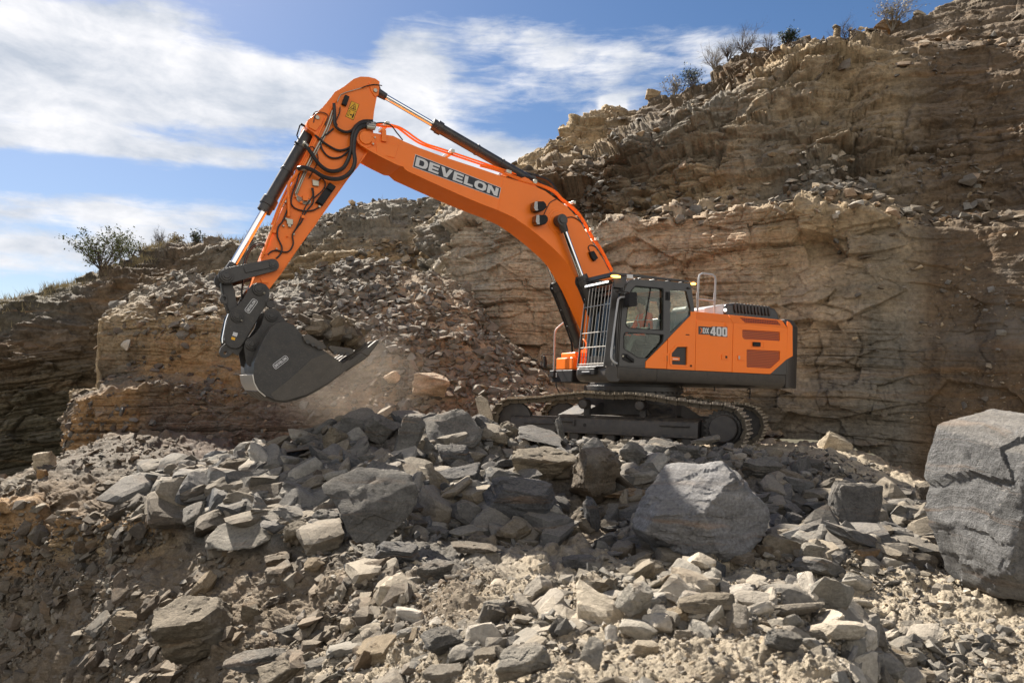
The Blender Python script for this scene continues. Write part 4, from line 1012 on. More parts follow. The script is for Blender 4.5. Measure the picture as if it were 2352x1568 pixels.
hx_ = .50; 
sh_z = P3('H', 1160, 790, 1.0)[2]; sh_x = P3('H', 1170, 790, 1.0)[0]; hd = (P3('H', 1085, 660, 1.0)[0], 1.0, P3('H', 1085, 650, 1.0)[2])
print('driver', hd, sh_x, sh_z)
hipx, hipz = sh_x-.10, sh_z-.50
yc = .98
pts = [(hipx, yc, hipz), (hipx+.02, yc, hipz+.16), (sh_x-.03, yc, sh_z-.16), (sh_x, yc, sh_z-.02), (sh_x+.03, yc, sh_z+.06), (hd[0]-.03, yc, hd[2]-.06), (hd[0]-.02, yc, hd[2]+.03), (hd[0]-.03, yc, hd[2]+.11)]
edges = [(i, i+1) for i in range(7)]; rad = [(.15, .13), (.15, .12), (.17, .13), (.12, .09), (.055, .055), (.075, .08), (.085, .095), (.055, .06)]
def limb(root, chain, rs):
    prev_ = root
    for p, r_ in zip(chain, rs): pts.append(p); rad.append(r_); edges.append((prev_, len(pts)-1)); prev_ = len(pts)-1
    return prev_
for s_ in (1, -1):
    limb(3, [(sh_x-.01, yc+.16*s_, sh_z-.03), (sh_x+.08, yc+.24*s_, sh_z-.28), (sh_x+.32, yc+.20*s_, sh_z-.36), (sh_x+.40, yc+.18*s_, sh_z-.34)], [.065, .050, .036, .034])
    limb(0, [(hipx+.08, yc+.10*s_, hipz-.02), (hipx+.45, yc+.13*s_, hipz+.04), (hipx+.62, yc+.13*s_, hipz-.36), (hipx+.75, yc+.13*s_, hipz-.40)], [.09, .07, .05, .04])
body = skin_body('person', pts, edges, rad, ['skin', 'vest_orange', 'trousers', 'vest_tape'], tuple(T0), Ry @ RH, 2)
tag(body, 'driver in an orange high-visibility jacket sitting at the controls inside the cab', 'person')
Minv = (Ry @ RH).T
for p in body.data.polygons:
    c = Minv @ (np.array(p.center)-T0)
    arm_end = c[0] > sh_x+.34 and c[2] > hipz+.08
    if c[2] > sh_z+.015 and abs(c[1]-yc) < .12: p.material_index = 0
    elif arm_end: p.material_index = 0
    elif c[2] > hipz+.06: p.material_index = 3 if (abs(abs(c[1]-yc)-.09) < .024 and c[0] > sh_x-.2 and c[0] < sh_x+.2 or abs(c[2]-(sh_z-.30)) < .025) else 1
    else: p.material_index = 2
def ell(name, c_, rads, mat, parent, R=Ry @ RH, cut=None):
    u = np.linspace(0, 2*pi, 25)[:-1]; vv = np.linspace(-pi/2, pi/2, 13)
    vs = [(c_[0]+rads[0]*cos(v_)*cos(u_), c_[1]+rads[1]*cos(v_)*sin(u_), c_[2]+rads[2]*sin(v_)) for v_ in vv for u_ in u]
    fs = [(i*24+j, i*24+(j+1) % 24, (i+1)*24+(j+1) % 24, (i+1)*24+j) for i in range(12) for j in range(24)]
    mb_ = MB(R).mat(mat); mb_.add(vs, fs); o_ = mb_.build(name, parent, ang=80); o_.data.transform(Matrix.Translation(T0)); return o_
ell('hair', (hd[0]-.05, yc, hd[2]+.085), (.105, .09, .085), 'hair', body)
for s_ in (1, -1): ell('eye', (hd[0]+.065, yc+.035*s_, hd[2]+.035), (.012, .014, .010), 'black', body); ell('ear', (hd[0]-.02, yc+.09*s_, hd[2]+.01), (.018, .012, .03), 'skin', body)
ell('nose', (hd[0]+.082, yc, hd[2]+.0), (.022, .014, .024), 'skin', body); ell('mouth', (hd[0]+.068, yc, hd[2]-.045), (.012, .026, .007), 'vest_orange', body)
# ================================================================= terrain
_prm = rng.permutation(256).astype(np.int64); _g3 = rng.normal(size=(256, 3)); _g3 /= np.linalg.norm(_g3, axis=1)[:, None]; _rv = rng.random(256)
def hsh(i, j, k): return _prm[(_prm[(_prm[i & 255]+j) & 255]+k) & 255]
def perlin(P):
    P = np.asarray(P, float); I = np.floor(P).astype(np.int64); f = P-I; u = f*f*f*(f*(f*6-15)+10); out_ = 0
    for dx_ in (0, 1):
        wx = u[..., 0] if dx_ else 1-u[..., 0]
        for dy_ in (0, 1):
            wy = u[..., 1] if dy_ else 1-u[..., 1]
            for dz_ in (0, 1):
                wz = u[..., 2] if dz_ else 1-u[..., 2]
                g = _g3[hsh(I[..., 0]+dx_, I[..., 1]+dy_, I[..., 2]+dz_)]
                out_ = out_+wx*wy*wz*(g[..., 0]*(f[..., 0]-dx_)+g[..., 1]*(f[..., 1]-dy_)+g[..., 2]*(f[..., 2]-dz_))
    return out_*1.5
def fbm(P, o_=5, gain=.5, lac=2.03, ridge=False):
    a_ = 1.0; s_ = 0; t = 0; P = np.array(P)
    for k in range(o_):
        n_ = perlin(P+k*17.3); n_ = (1-2*np.abs(n_)) if ridge else n_
        s_ = s_+a_*n_; t += a_; a_ *= gain; P = P*lac
    return s_/t
_jx = _rv.astype(np.float32); _jy = _rv[(np.arange(256)+71) & 255].astype(np.float32); _jz = _rv[(np.arange(256)+149) & 255].astype(np.float32); _id = _rv[(np.arange(256)+33) & 255].astype(np.float32)
_p32 = _prm.astype(np.int32); _gg = _g3[(np.arange(256)+19) & 255].astype(np.float32)
def _near(P):
    """nearest and second nearest jittered cell point: squared distances, hash of the cell, offset"""
    sh = P.shape[:-1]; X = np.ascontiguousarray(P.reshape(-1, 3).T.astype(np.float32)); I = np.floor(X).astype(np.int32); f = X-I
    n = X.shape[1]; b1 = np.full(n, 9., np.float32); hb = np.zeros(n, np.int32); ox = np.zeros((3, n), np.float32)
    for a_ in (-1, 0, 1):
        h1 = _p32[(I[0]+a_) & 255]; fx_ = f[0]-a_
        for b_ in (-1, 0, 1):
            h2 = _p32[(h1+I[1]+b_) & 255]; fy_ = f[1]-b_
            for c_ in (-1, 0, 1):
                h = _p32[(h2+I[2]+c_) & 255]; ux = fx_-_jx[h]; uy = fy_-_jy[h]; uz = f[2]-c_-_jz[h]; d = ux*ux+uy*uy+uz*uz; m_ = d < b1
                b1 = np.where(m_, d, b1); hb = np.where(m_, h, hb); ox[0] = np.where(m_, ux, ox[0]); ox[1] = np.where(m_, uy, ox[1]); ox[2] = np.where(m_, uz, ox[2])
    return b1, hb, ox, sh
def cells(P, sy=1.0):
    """distance to the nearest jittered cell point and a random number for the cell"""
    b1, hb, ox, sh = _near(np.asarray(P, float)); return np.sqrt(b1).reshape(sh), None, _id[hb].reshape(sh)
def strata(P, scale=1.0, dip=(.04, .03), seed=0, blk=1.0):
    """bedding: steps of random thickness, broken into blocks sideways; -1..1"""
    r_ = np.random.default_rng(100+seed)
    w = P[..., 2]+dip[0]*P[..., 0]+dip[1]*P[..., 1]+.20*perlin(P*.22)+.02*perlin(P*1.1)
    out_ = 0
    for sc, amp, bw in ((1.0, .55, 1.6), (.33, .3, .7), (.12, .17, .33)):
        th = r_.uniform(.5, 1.6, 400)*sc*scale; bd = np.cumsum(th)-60*sc; idx = np.clip(np.searchsorted(bd, w), 0, 399)
        rv = r_.uniform(-1, 1, 400)[idx]
        fr = (w-bd[np.clip(idx-1, 0, 399)])/th[idx]
        along = (P[..., 0]*.8-P[..., 1]*.6)/(bw*scale*blk)+idx*7.13+.15*perlin(P*2)
        dth = r_.uniform(.6, 1.4, 400)[idx]
        q = along*dth; qi = np.floor(q).astype(np.int64); blkr = (_rv[(qi*37+idx*11) & 255]*2-1)*(1.0 if sc > .3 else .35)
        edge = np.minimum(np.minimum(fr, 1-fr)*5, np.minimum(q-qi, 1-(q-qi))*14+(.0 if sc > .5 else .75)); edge = np.clip(edge, 0, 1)**.6
        out_ = out_+amp*(.55*rv+.45*blkr-.5*(1-edge))
    return out_
def facets(P, scs=((1.7, .30), (.62, .13), (.24, .05)), seed=0, an=(.85, .85, 2.0)):
    """fractured rock: offset, tilted planar pieces at several sizes"""
    out_ = 0
    for q, (sc, am) in enumerate(scs):
        Pw = P+.13*sc*np.stack([perlin(P/sc*.9+seed+q), perlin(P/sc*.9+seed+q+40), perlin(P/sc*.9+seed+q+80)], -1)
        X = Pw*np.array(an)/sc+seed*13.7+q*5; b1, hb, ox, sh = _near(X); g = _gg[hb].T
        out_ = out_+am*((_id[hb]-.5)+(ox*g).sum(0)*.75).reshape(sh)
    return out_
def np_mesh(name, V, Fq, mats, smooth=True, cols=None, kind='structure', mat_idx=None):
    me = bpy.data.meshes.new(name); V = np.asarray(V, np.float32); Fq = np.asarray(Fq, np.int32); k = Fq.shape[1]
    me.vertices.add(len(V)); me.vertices.foreach_set('co', V.ravel())
    me.loops.add(Fq.size); me.loops.foreach_set('vertex_index', Fq.ravel())
    me.polygons.add(len(Fq)); me.polygons.foreach_set('loop_start', np.arange(0, Fq.size, k, dtype=np.int32))
    me.polygons.foreach_set('use_smooth', np.full(len(Fq), smooth))
    for m_ in mats: me.materials.append(MATS[m_])
    if cols is not None:
        at_ = me.color_attributes.new('tint', 'FLOAT_COLOR', 'POINT'); at_.data.foreach_set('color', np.c_[cols, np.ones(len(cols))].astype(np.float32).ravel())
    me.update(calc_edges=True); me.validate()
    o = bpy.data.objects.new(name, me); COL.objects.link(o)
    if kind: o['kind'] = kind
    return o
PAL = dict(tan=(.44, .33, .20), grey=(.235, .21, .17), pink=(.54, .40, .27), brown=(.17, .12, .075), dark=(.11, .092, .072), pale=(.50, .43, .33),
           ora=(.38, .235, .115), sand=(.48, .405, .30), red=(.12, .086, .068), soil=(.215, .168, .118), blue=(.108, .110, .115), moss=(.12, .105, .070),  # red: reddish rock, darkened further to put the hollow's shade into its colour
           mid=(.138, .132, .122), buff=(.215, .18, .132), umber=(.135, .107, .077), light=(.31, .285, .24), rust=(.28, .185, .105))
def clump(P): return np.clip(.55+2.6*perlin(P*.75+7.7)+1.2*perlin(P*2.3+3.1), .04, 3.)
class Loft:
    """a sheet of ground or rock through surveyed columns; each column lists (row pixel, distance) up the surface"""
    def __init__(s, cols, face, rough, colr, nu, nv, warp=10, seed=0, minseg=6, stscale=1.0, stone=0.0, dip=(.04, .03), stoneS=(.30, .10), fcol=None, bigk=.5, fac=0.0, fscs=((1.7, .30), (.62, .13), (.24, .05)), ext=(0, 0)):
        core = (cols[0][0], cols[-1][0]); cols = list(cols); colr = list(colr)
        if ext[0]: cols = [(core[0]-ext[0], cols[0][1])]+cols; colr = [colr[0]]+colr
        if ext[1]: cols = cols+[(core[1]+ext[1], cols[-1][1])]; colr = colr+[colr[-1]]
        px = np.array([c[0] for c in cols], float); A = np.array([c[1] for c in cols], float)   # (nc, nr, 2)
        nr = A.shape[1]; s.nr = nr
        seg = np.maximum(np.abs(np.diff(A[:, :, 0], axis=1)).mean(0)+np.diff(A[:, :, 1], axis=1).__abs__().mean(0)*4, minseg)
        cum = np.r_[0, np.cumsum(seg)]; v = np.interp(np.linspace(0, cum[-1], nv), cum, np.arange(nr))
        ne = 70; U = np.linspace(core[0], core[1], nu-ne*((ext[0] > 0)+(ext[1] > 0)))
        if ext[0]: U = np.r_[np.linspace(px[0], core[0], ne, endpoint=False), U]
        if ext[1]: U = np.r_[U, np.linspace(core[1], px[-1], ne+1)[1:]]
        UU, VV = np.meshgrid(U, v, indexing='ij')
        wv = perlin(np.stack([UU/95., VV*.9, np.full_like(UU, seed+.5)], -1))*warp+perlin(np.stack([UU/28., VV*2.1, np.full_like(UU, seed+3.5)], -1))*warp*.35
        ul = np.clip(UU+wv, px[0], px[-1])
        ci = np.clip(np.searchsorted(px, ul, side='right')-1, 0, len(px)-2); cf_ = (ul-px[ci])/(px[ci+1]-px[ci])
        vv2 = np.clip(VV, 0, nr-1.0001); ri = vv2.astype(int); rf = vv2-ri
        B = lambda k: (A[ci, ri, k]*(1-rf)+A[ci, ri+1, k]*rf)*(1-cf_)+(A[ci+1, ri, k]*(1-rf)+A[ci+1, ri+1, k]*rf)*cf_
        py = B(0); dd = B(1)
        P = np.stack([(UU-CX)/F*dd, dd, -(py-HY)/F*dd], -1)
        if len(cols[0]) > 2:       # optional sideways override for wrapped columns
            pass
        du = np.gradient(P, axis=0); dv = np.gradient(P, axis=1); n = np.cross(du, dv); n /= np.linalg.norm(n, axis=-1)[..., None]+1e-9
        for _ in range(3):
            k = 4; n = (n+np.roll(n, k, 0)+np.roll(n, -k, 0)+np.roll(n, k, 1)+np.roll(n, -k, 1)); n /= np.linalg.norm(n, axis=-1)[..., None]
        if (n[..., 1].mean() > 0 and n[..., 2].mean() < .3) or n[..., 2].mean() < -.2: n = -n
        fa = np.interp(VV, np.arange(nr-1)+.5, face)*np.ones_like(UU); ra = np.interp(VV, np.arange(nr-1)+.5, rough)
        fm = 1.0
        if fcol: fm = np.interp(UU, [c[0] for c in fcol], [c[1] for c in fcol]); fa = fa*fm; fm = np.clip(fm*1.15, 0, 1)
        nh = n.copy(); nh[..., 2] *= .35; nh /= np.linalg.norm(nh, axis=-1)[..., None]
        big = fbm(P*.35+seed*9, 3)
        st = strata(P, stscale, dip, seed)
        mod = np.clip(.75+1.4*perlin(P*.3+seed), .1, 1.5)
        fcv = facets(P, fscs, seed) if fac > 0 else 0
        P = P+nh*(fa*(st*mod*.85+big*bigk))[..., None]+n*(fac*fcv*np.clip(fa*1.3+ra*1.8, 0, 1)*fm)[..., None]
        P = P+n*(ra*(fbm(P*1.3+5, 6, .55)*.9+fbm(P*.45, 2)*.8))[..., None]
        if stone > 0:
            for sc in stoneS:
                b1, g, idr = cells(P/sc+31); hgt = np.clip(1-(b1/.62)**2, 0, 1)*(idr > .35)*idr
                P = P+n*(hgt*sc*.42*stone*np.clip(ra*8, 0, 1))[..., None]
            P = P+n*((fbm(P*9, 4, .6)*.02+(fbm(P*26, 3, .6, ridge=True)*.016+(cells(P/.045)[0]-.5)*-.022)*(dd < 8))*stone)[..., None]
        s.P = P; s.n = n; s.UU = UU; s.py = py; s.VV = VV; s.d = dd; s.nu = nu; s.nv = nv
        # colours
        cn = colr; cg = np.array([[PAL[c_] for c_ in row] for row in cn])   # (nc, nr, 3)
        wob = perlin(P*.8+50)*.7; cu = np.clip(cf_+wob*.5, 0, 1)[..., None]; rv_ = np.clip(rf+wob*.6, 0, 1)[..., None]
        C = (cg[ci, ri]*(1-rv_)+cg[ci, ri+1]*rv_)*(1-cu)+(cg[ci+1, ri]*(1-rv_)+cg[ci+1, ri+1]*rv_)*cu
        s.C = C
    def build(s, name, mat, label=None):
        idx = np.arange(s.nu*s.nv).reshape(s.nu, s.nv)
        q = np.stack([idx[:-1, :-1], idx[1:, :-1], idx[1:, 1:], idx[:-1, 1:]], -1).reshape(-1, 4)
        o = np_mesh(name, s.P.reshape(-1, 3), q, [mat], True, s.C.reshape(-1, 3)); s.o = o
        return o
    def sample(s, n, wfun, cl=1.0):
        """n random places on the sheet, chance by true area times wfun(px, py, row)"""
        a_ = np.linalg.norm(np.cross(s.P[1:, :-1]-s.P[:-1, :-1], s.P[:-1, 1:]-s.P[:-1, :-1]), axis=-1)
        w = a_*wfun(s.UU[:-1, :-1], s.py[:-1, :-1], s.VV[:-1, :-1])*(cl*clump(s.P[:-1, :-1])+1-cl); w = w.ravel(); w = w/w.sum()
        k = rng.choice(len(w), n, p=w); i, j = np.unravel_index(k, (s.nu-1, s.nv-1))
        return s.P[i, j]+rng.normal(0, .002, (n, 3)), s.n[i, j], s.UU[i, j], s.py[i, j], s.d[i, j]
    def near(s, px, py, dlo=0, dhi=99):
        """the point of the sheet seen at a pixel"""
        Q = s.P[::3, ::3]; X = CX+F*Q[..., 0]/Q[..., 1]; Y = HY-F*Q[..., 2]/Q[..., 1]
        e = (X-px)**2+(Y-py)**2+((Q[..., 1] < dlo) | (Q[..., 1] > dhi))*1e6; k = np.argmin(e+Q[..., 1]*2); i, j = np.unravel_index(k, e.shape)
        return Q[i, j], s.n[::3, ::3][i, j]

def sil(loft, px):
    """top edge of a sheet as seen in one column"""
    Q = loft.P[::2, ::2].reshape(-1, 3); X = CX+F*Q[:, 0]/Q[:, 1]; Y = HY-F*Q[:, 2]/Q[:, 1]; m_ = np.abs(X-px) < 7; k = np.argmin(np.where(m_, Y, 1e9)); return float(Y[k]), float(Q[k, 1])
# ---- ground and rock materials, tinted by the surveyed colours
def rock_mat(name, src='attr', bands=1.0, scale=1.0, bump=1.0, contrast=1.0, dusty=.35, cracks=0.0, stain=.42):
    m_, N, bs = mat_new(name)
    geo = N.new('ShaderNodeNewGeometry'); pos = geo.outputs['Position']
    if src == 'attr':
        a_ = N.new('ShaderNodeAttribute', attribute_name='tint'); base_ = a_.outputs['Color']; vec = pos
    else:
        oi = N.new('ShaderNodeObjectInfo'); base_ = oi.outputs['Color']
        tco = N.new('ShaderNodeTexCoord').outputs['Object']; rnd = oi.outputs['Random']
        vec = N.new('ShaderNodeVectorMath', operation='MULTIPLY_ADD'); N.l.new(tco, vec.inputs[0]); vec.inputs[1].default_value = (1, 1, 1)
        cb = N.new('ShaderNodeCombineXYZ'); N.l.new(N.m('MULTIPLY', rnd, 40.), cb.inputs[0]); N.l.new(N.m('MULTIPLY', rnd, 23.), cb.inputs[2]); N.l.new(cb.outputs[0], vec.inputs[2]); vec = vec.outputs[0]
    # warped bedding bands
    wn = N.new('ShaderNodeTexNoise'); N.l.new(vec, wn.inputs['Vector']); wn.inputs['Scale'].default_value = .7*scale; wn.inputs['Detail'].default_value = 3
    sub = N.new('ShaderNodeVectorMath', operation='SUBTRACT'); N.l.new(wn.outputs['Color'], sub.inputs[0]); sub.inputs[1].default_value = (.5, .5, .5)
    mad = N.new('ShaderNodeVectorMath', operation='MULTIPLY_ADD'); N.l.new(sub.outputs[0], mad.inputs[0]); mad.inputs[1].default_value = (.5/scale,)*3; N.l.new(vec, mad.inputs[2])
    bvec = N.mapping(mad.outputs[0], (.35*scale, .35*scale, 5.5*scale), (.04, .03, 0))
    b1 = N.noise(bvec, 1.3, 8, .66); b2 = N.noise(vec, 2.1*scale, 8, .62); b3 = N.noise(vec, 14*scale, 8, .7); b4 = N.noise(vec, .33*scale, 4, .5)
    f1 = N.rmp(b1, .30, .70, 1-.52*bands*contrast, 1+.42*bands*contrast)
    f2 = N.rmp(b2, .28, .72, 1-.35*contrast, 1+.32*contrast); f3 = N.rmp(b3, .3, .7, 1-.42*contrast, 1+.40*contrast)
    k = N.m('MULTIPLY', N.m('MULTIPLY', N.m('MULTIPLY', f1, f2), f3), .80)
    col = N.mix(1.0, base_, k, 'MULTIPLY') if False else None
    cc = N.new('ShaderNodeVectorMath', operation='SCALE'); N.l.new(base_, cc.inputs[0]); N.l.new(k, cc.inputs['Scale']); col = cc.outputs[0]
    # iron staining and grey patches
    col = N.mix(N.rmp(N.noise(bvec, .9, 6, .6, .5), .56, .70, 0, stain), col, (.33, .175, .070))
    col = N.mix(N.rmp(N.noise(vec, .8*scale, 7, .65), .55, .70, 0, .40), col, (.20, .195, .18))
    # pale dust lying on what faces up
    sp_ = N.new('ShaderNodeSeparateXYZ'); N.l.new(geo.outputs['Normal'], sp_.inputs[0])
    col = N.mix(N.m('MULTIPLY', N.rmp(sp_.outputs[2], .35, .95), N.rmp(b3, .3, .6, .2*dusty, dusty)), col, (.32, .27, .20))
    N.put(bs.inputs['Base Color'], col); bs.inputs['Roughness'].default_value = .88; bs.inputs['Specular IOR Level'].default_value = .25
    h = N.m('ADD', N.m('MULTIPLY', b1, 1.2*bands), N.m('ADD', N.m('MULTIPLY', b3, .7), N.m('MULTIPLY', N.noise(vec, 45*scale, 5, .7), .35)))
    vo = N.new('ShaderNodeTexVoronoi', feature='DISTANCE_TO_EDGE'); N.l.new(N.mapping(mad.outputs[0], (1.2*scale, 1.2*scale, 2.6*scale)), vo.inputs['Vector']); vo.inputs['Scale'].default_value = 1.3
    h = N.m('ADD', h, N.m('MULTIPLY', N.rmp(vo.outputs['Distance'], 0, .05), .8*cracks))
    bp = N.new('ShaderNodeBump'); bp.inputs['Strength'].default_value = .9; bp.inputs['Distance'].default_value = .07*bump/scale
    N.l.new(h, bp.inputs['Height']); N.l.new(bp.outputs[0], bs.inputs['Normal'])
    return m_
rock_mat('cliff_rock', bands=.45, scale=.55, bump=1.0, cracks=.10, contrast=1.0, dusty=.22, stain=.32)
rock_mat('ground', stain=.1, bands=0.0, scale=2.2, bump=1.6, dusty=.28)
rock_mat('talus', bands=.4, scale=1.0, bump=1.5, dusty=.45)
rock_mat('loose_rock', stain=.15, bands=.5, scale=2.5, bump=.9, contrast=.75, dusty=.45)
rock_mat('stone', src='obj', stain=.28, bands=.6, scale=2.2, bump=1.7, contrast=.95, dusty=.35)

# ---- near ground: foreground mound, quarry floor, rubble pile, left bank
GC = [
 (-420, [(1800, 9), (1568, 11), (1440, 12.2), (1360, 13.2), (1320, 13.8), (1290, 14.2), (1200, 14.4), (1185, 15), (1170, 16), (1160, 17), (1180, 19), (1220, 21), (1260, 24)]),
 (0, [(1800, 11.6), (1568, 12.0), (1440, 12.4), (1340, 12.6), (1290, 12.8), (1255, 12.9), (1158, 12.6), (1140, 13.3), (1118, 14.2), (1105, 15), (1125, 17), (1160, 19), (1190, 22)]),
 (78, [(1800, 10.8), (1568, 11.2), (1440, 11.6), (1340, 11.8), (1295, 12.0), (1262, 12.1), (1165, 11.9), (1145, 12.5), (1112, 13.4), (1085, 14.6), (1080, 16), (1110, 18), (1150, 21)]),
 (105, [(1800, 10.4), (1568, 10.8), (1440, 11.2), (1340, 11.4), (1300, 11.6), (1275, 11.8), (1235, 11.8), (1170, 12.3), (1110, 13.2), (1078, 14.4), (1060, 15.6), (1080, 18), (1120, 21)]),
 (150, [(1800, 9.6), (1568, 10.0), (1440, 10.5), (1340, 10.8), (1300, 11.0), (1262, 11.2), (1195, 11.0), (1165, 11.7), (1120, 12.7), (1085, 13.8), (1062, 15.0), (1045, 16.4), (1070, 20)]),
 (240, [(1800, 8.4), (1568, 8.9), (1440, 9.5), (1340, 10.0), (1300, 10.3), (1268, 10.5), (1205, 10.4), (1180, 11.0), (1130, 12.0), (1088, 13.3), (1052, 14.8), (1020, 16.8), (1000, 19)]),
 (330, [(1800, 7.6), (1568, 8.1), (1440, 8.8), (1340, 9.4), (1290, 9.8), (1255, 10.0), (1205, 9.8), (1180, 10.4), (1135, 11.3), (1092, 12.7), (1062, 14.2), (1025, 16.6), (990, 19)]),
 (450, [(1800, 7.0), (1568, 7.6), (1440, 8.3), (1340, 8.9), (1280, 9.3), (1240, 9.6), (1200, 9.7), (1160, 10.2), (1125, 10.8), (1100, 11.7), (1110, 13.5), (1080, 16), (1000, 19)]),
 (650, [(1800, 5.7), (1568, 6.3), (1440, 7.3), (1340, 8.0), (1290, 8.4), (1250, 8.8), (1205, 9.1), (1145, 9.9), (1095, 10.7), (1045, 11.8), (1085, 13.5), (1110, 16), (1040, 19)]),
 (760, [(1800, 5.0), (1568, 5.6), (1440, 6.7), (1340, 7.5), (1295, 8.0), (1260, 8.4), (1215, 8.9), (1145, 9.8), (1080, 10.8), (1000, 11.9), (1040, 13.5), (1080, 16), (1030, 19)]),
 (900, [(1800, 4.0), (1568, 4.8), (1440, 5.9), (1340, 6.9), (1300, 7.5), (1270, 8.1), (1230, 8.7), (1140, 9.8), (1050, 10.9), (975, 12.0), (1000, 13.6), (1040, 16), (1015, 19.5)]),
 (1060, [(1800, 3.1), (1568, 4.0), (1440, 5.1), (1345, 6.1), (1325, 6.9), (1290, 7.8), (1245, 8.7), (1145, 9.8), (1060, 10.9), (968, 12.0), (1000, 13.6), (1025, 16), (1008, 19.5)]),
 (1200, [(1800, 2.7), (1568, 3.6), (1450, 4.6), (1360, 5.8), (1350, 6.6), (1310, 7.7), (1255, 8.7), (1160, 9.8), (1085, 10.8), (1022, 11.8), (1046, 13.3), (1025, 16), (1004, 20)]),
 (1400, [(1800, 2.5), (1568, 3.3), (1440, 4.3), (1338, 5.2), (1372, 6.3), (1320, 7.6), (1265, 8.7), (1165, 9.8), (1090, 10.8), (1038, 12.0), (1050, 13.3), (1028, 16), (1006, 20)]),
 (1600, [(1800, 2.4), (1568, 3.2), (1430, 4.2), (1335, 5.0), (1388, 6.1), (1322, 7.6), (1270, 8.8), (1170, 9.9), (1100, 11.0), (1045, 12.0), (1056, 13.0), (1030, 16), (1010, 20)]),
 (1750, [(1800, 2.4), (1568, 3.2), (1440, 4.1), (1350, 5.0), (1400, 6.1), (1332, 7.4), (1280, 8.6), (1190, 9.9), (1115, 11.1), (1056, 12.3), (1048, 13.8), (1032, 16), (1015, 20)]),
 (1900, [(1800, 2.4), (1568, 3.25), (1480, 4.0), (1402, 4.8), (1412, 5.9), (1348, 7.2), (1292, 8.4), (1225, 9.6), (1150, 11.0), (1085, 12.5), (1055, 14.2), (1040, 16.5), (1025, 19.5)]),
 (2020, [(1800, 3.9), (1568, 4.8), (1510, 5.25), (1462, 5.7), (1412, 6.3), (1355, 7.15), (1298, 8.3), (1250, 9.4), (1185, 11.0), (1130, 12.8), (1095, 14.4), (1075, 16.5), (1060, 19)]),
 (2130, [(1800, 4.0), (1568, 4.85), (1500, 5.4), (1440, 6.0), (1395, 6.5), (1350, 7.25), (1300, 8.2), (1270, 9.0), (1215, 10.6), (1170, 12.2), (1145, 13.6), (1128, 15.2), (1112, 18)]),
 (2352, [(1800, 4.0), (1568, 4.9), (1500, 5.45), (1440, 6.05), (1400, 6.6), (1360, 7.2), (1320, 8.1), (1280, 9.1), (1240, 10.2), (1205, 11.6), (1175, 13), (1155, 14), (1140, 16)]),
 (2800, [(1800, 4.0), (1568, 4.9), (1500, 5.45), (1440, 6.05), (1400, 6.6), (1360, 7.2), (1320, 8.1), (1280, 9.1), (1240, 10.2), (1205, 11), (1175, 12), (1155, 13), (1140, 14)]),
]
def gcol(px_):
    if px_ < 90: return ['soil', 'soil', 'grey', 'soil', 'ora', 'ora', 'ora', 'soil', 'grey', 'soil', 'dark', 'dark', 'dark']
    if px_ < 400: return ['brown', 'soil', 'soil', 'soil', 'brown', 'tan', 'ora', 'brown', 'brown', 'dark', 'dark', 'dark', 'brown']
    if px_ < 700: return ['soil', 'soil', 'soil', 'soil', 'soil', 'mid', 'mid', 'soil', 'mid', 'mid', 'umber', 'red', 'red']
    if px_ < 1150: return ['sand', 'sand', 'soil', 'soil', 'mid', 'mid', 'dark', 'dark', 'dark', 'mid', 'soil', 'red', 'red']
    return ['sand', 'sand', 'sand', 'sand', 'sand', 'sand', 'soil', 'dark', 'dark', 'grey', 'sand', 'sand', 'pink']
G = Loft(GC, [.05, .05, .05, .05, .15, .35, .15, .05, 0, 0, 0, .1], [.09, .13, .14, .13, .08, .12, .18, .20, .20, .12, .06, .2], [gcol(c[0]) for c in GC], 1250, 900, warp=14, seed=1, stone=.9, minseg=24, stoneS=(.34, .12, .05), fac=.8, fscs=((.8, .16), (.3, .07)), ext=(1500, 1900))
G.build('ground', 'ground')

# ---- far hill and left quarry wall
def wrap(rows, n): return rows
LC = [
 (-420, [(1320, 24), (1150, 25), (1000, 26), (950, 27), (905, 28), (1000, 36)]),
 (0, [(1230, 26), (1000, 26.5), (830, 27), (760, 28), (707, 29.5), (830, 38)]),
 (80, [(1210, 26.5), (960, 27), (800, 27.5), (730, 28.5), (682, 30), (800, 38)]),
 (170, [(1190, 27), (940, 27.5), (770, 28), (700, 29), (650, 31), (760, 40)]),
 (240, [(1150, 27.5), (920, 28), (740, 28.5), (670, 29.5), (615, 32), (730, 40)]),
 (330, [(1100, 28.5), (850, 29), (700, 29.5), (630, 31), (575, 33), (700, 41)]),
 (400, [(1050, 29), (800, 29.5), (660, 30), (600, 32), (548, 34), (680, 42)]),
 (550, [(1000, 30), (780, 30.5), (640, 31), (575, 32), (541, 35), (680, 43)]),
 (610, [(1000, 30), (780, 30.5), (625, 31), (560, 32.5), (520, 35), (660, 43)]),
 (700, [(1000, 30.5), (760, 31), (610, 31.5), (540, 33), (490, 35), (640, 43)]),
 (780, [(1000, 30.5), (760, 31), (600, 31.5), (530, 33), (473, 35), (640, 43)]),
 (930, [(1000, 31), (760, 31.5), (600, 32), (520, 33.5), (464, 35), (640, 43)]),
 (1000, [(1000, 31), (760, 31.5), (590, 32), (500, 33.5), (447, 35), (640, 43)]),
 (1060, [(1000, 31), (760, 31.5), (580, 32), (492, 33.5), (454, 35), (640, 43)]),
 (1300, [(1000, 31.5), (760, 32), (570, 32.5), (500, 34), (480, 35.5), (640, 43)]),
]
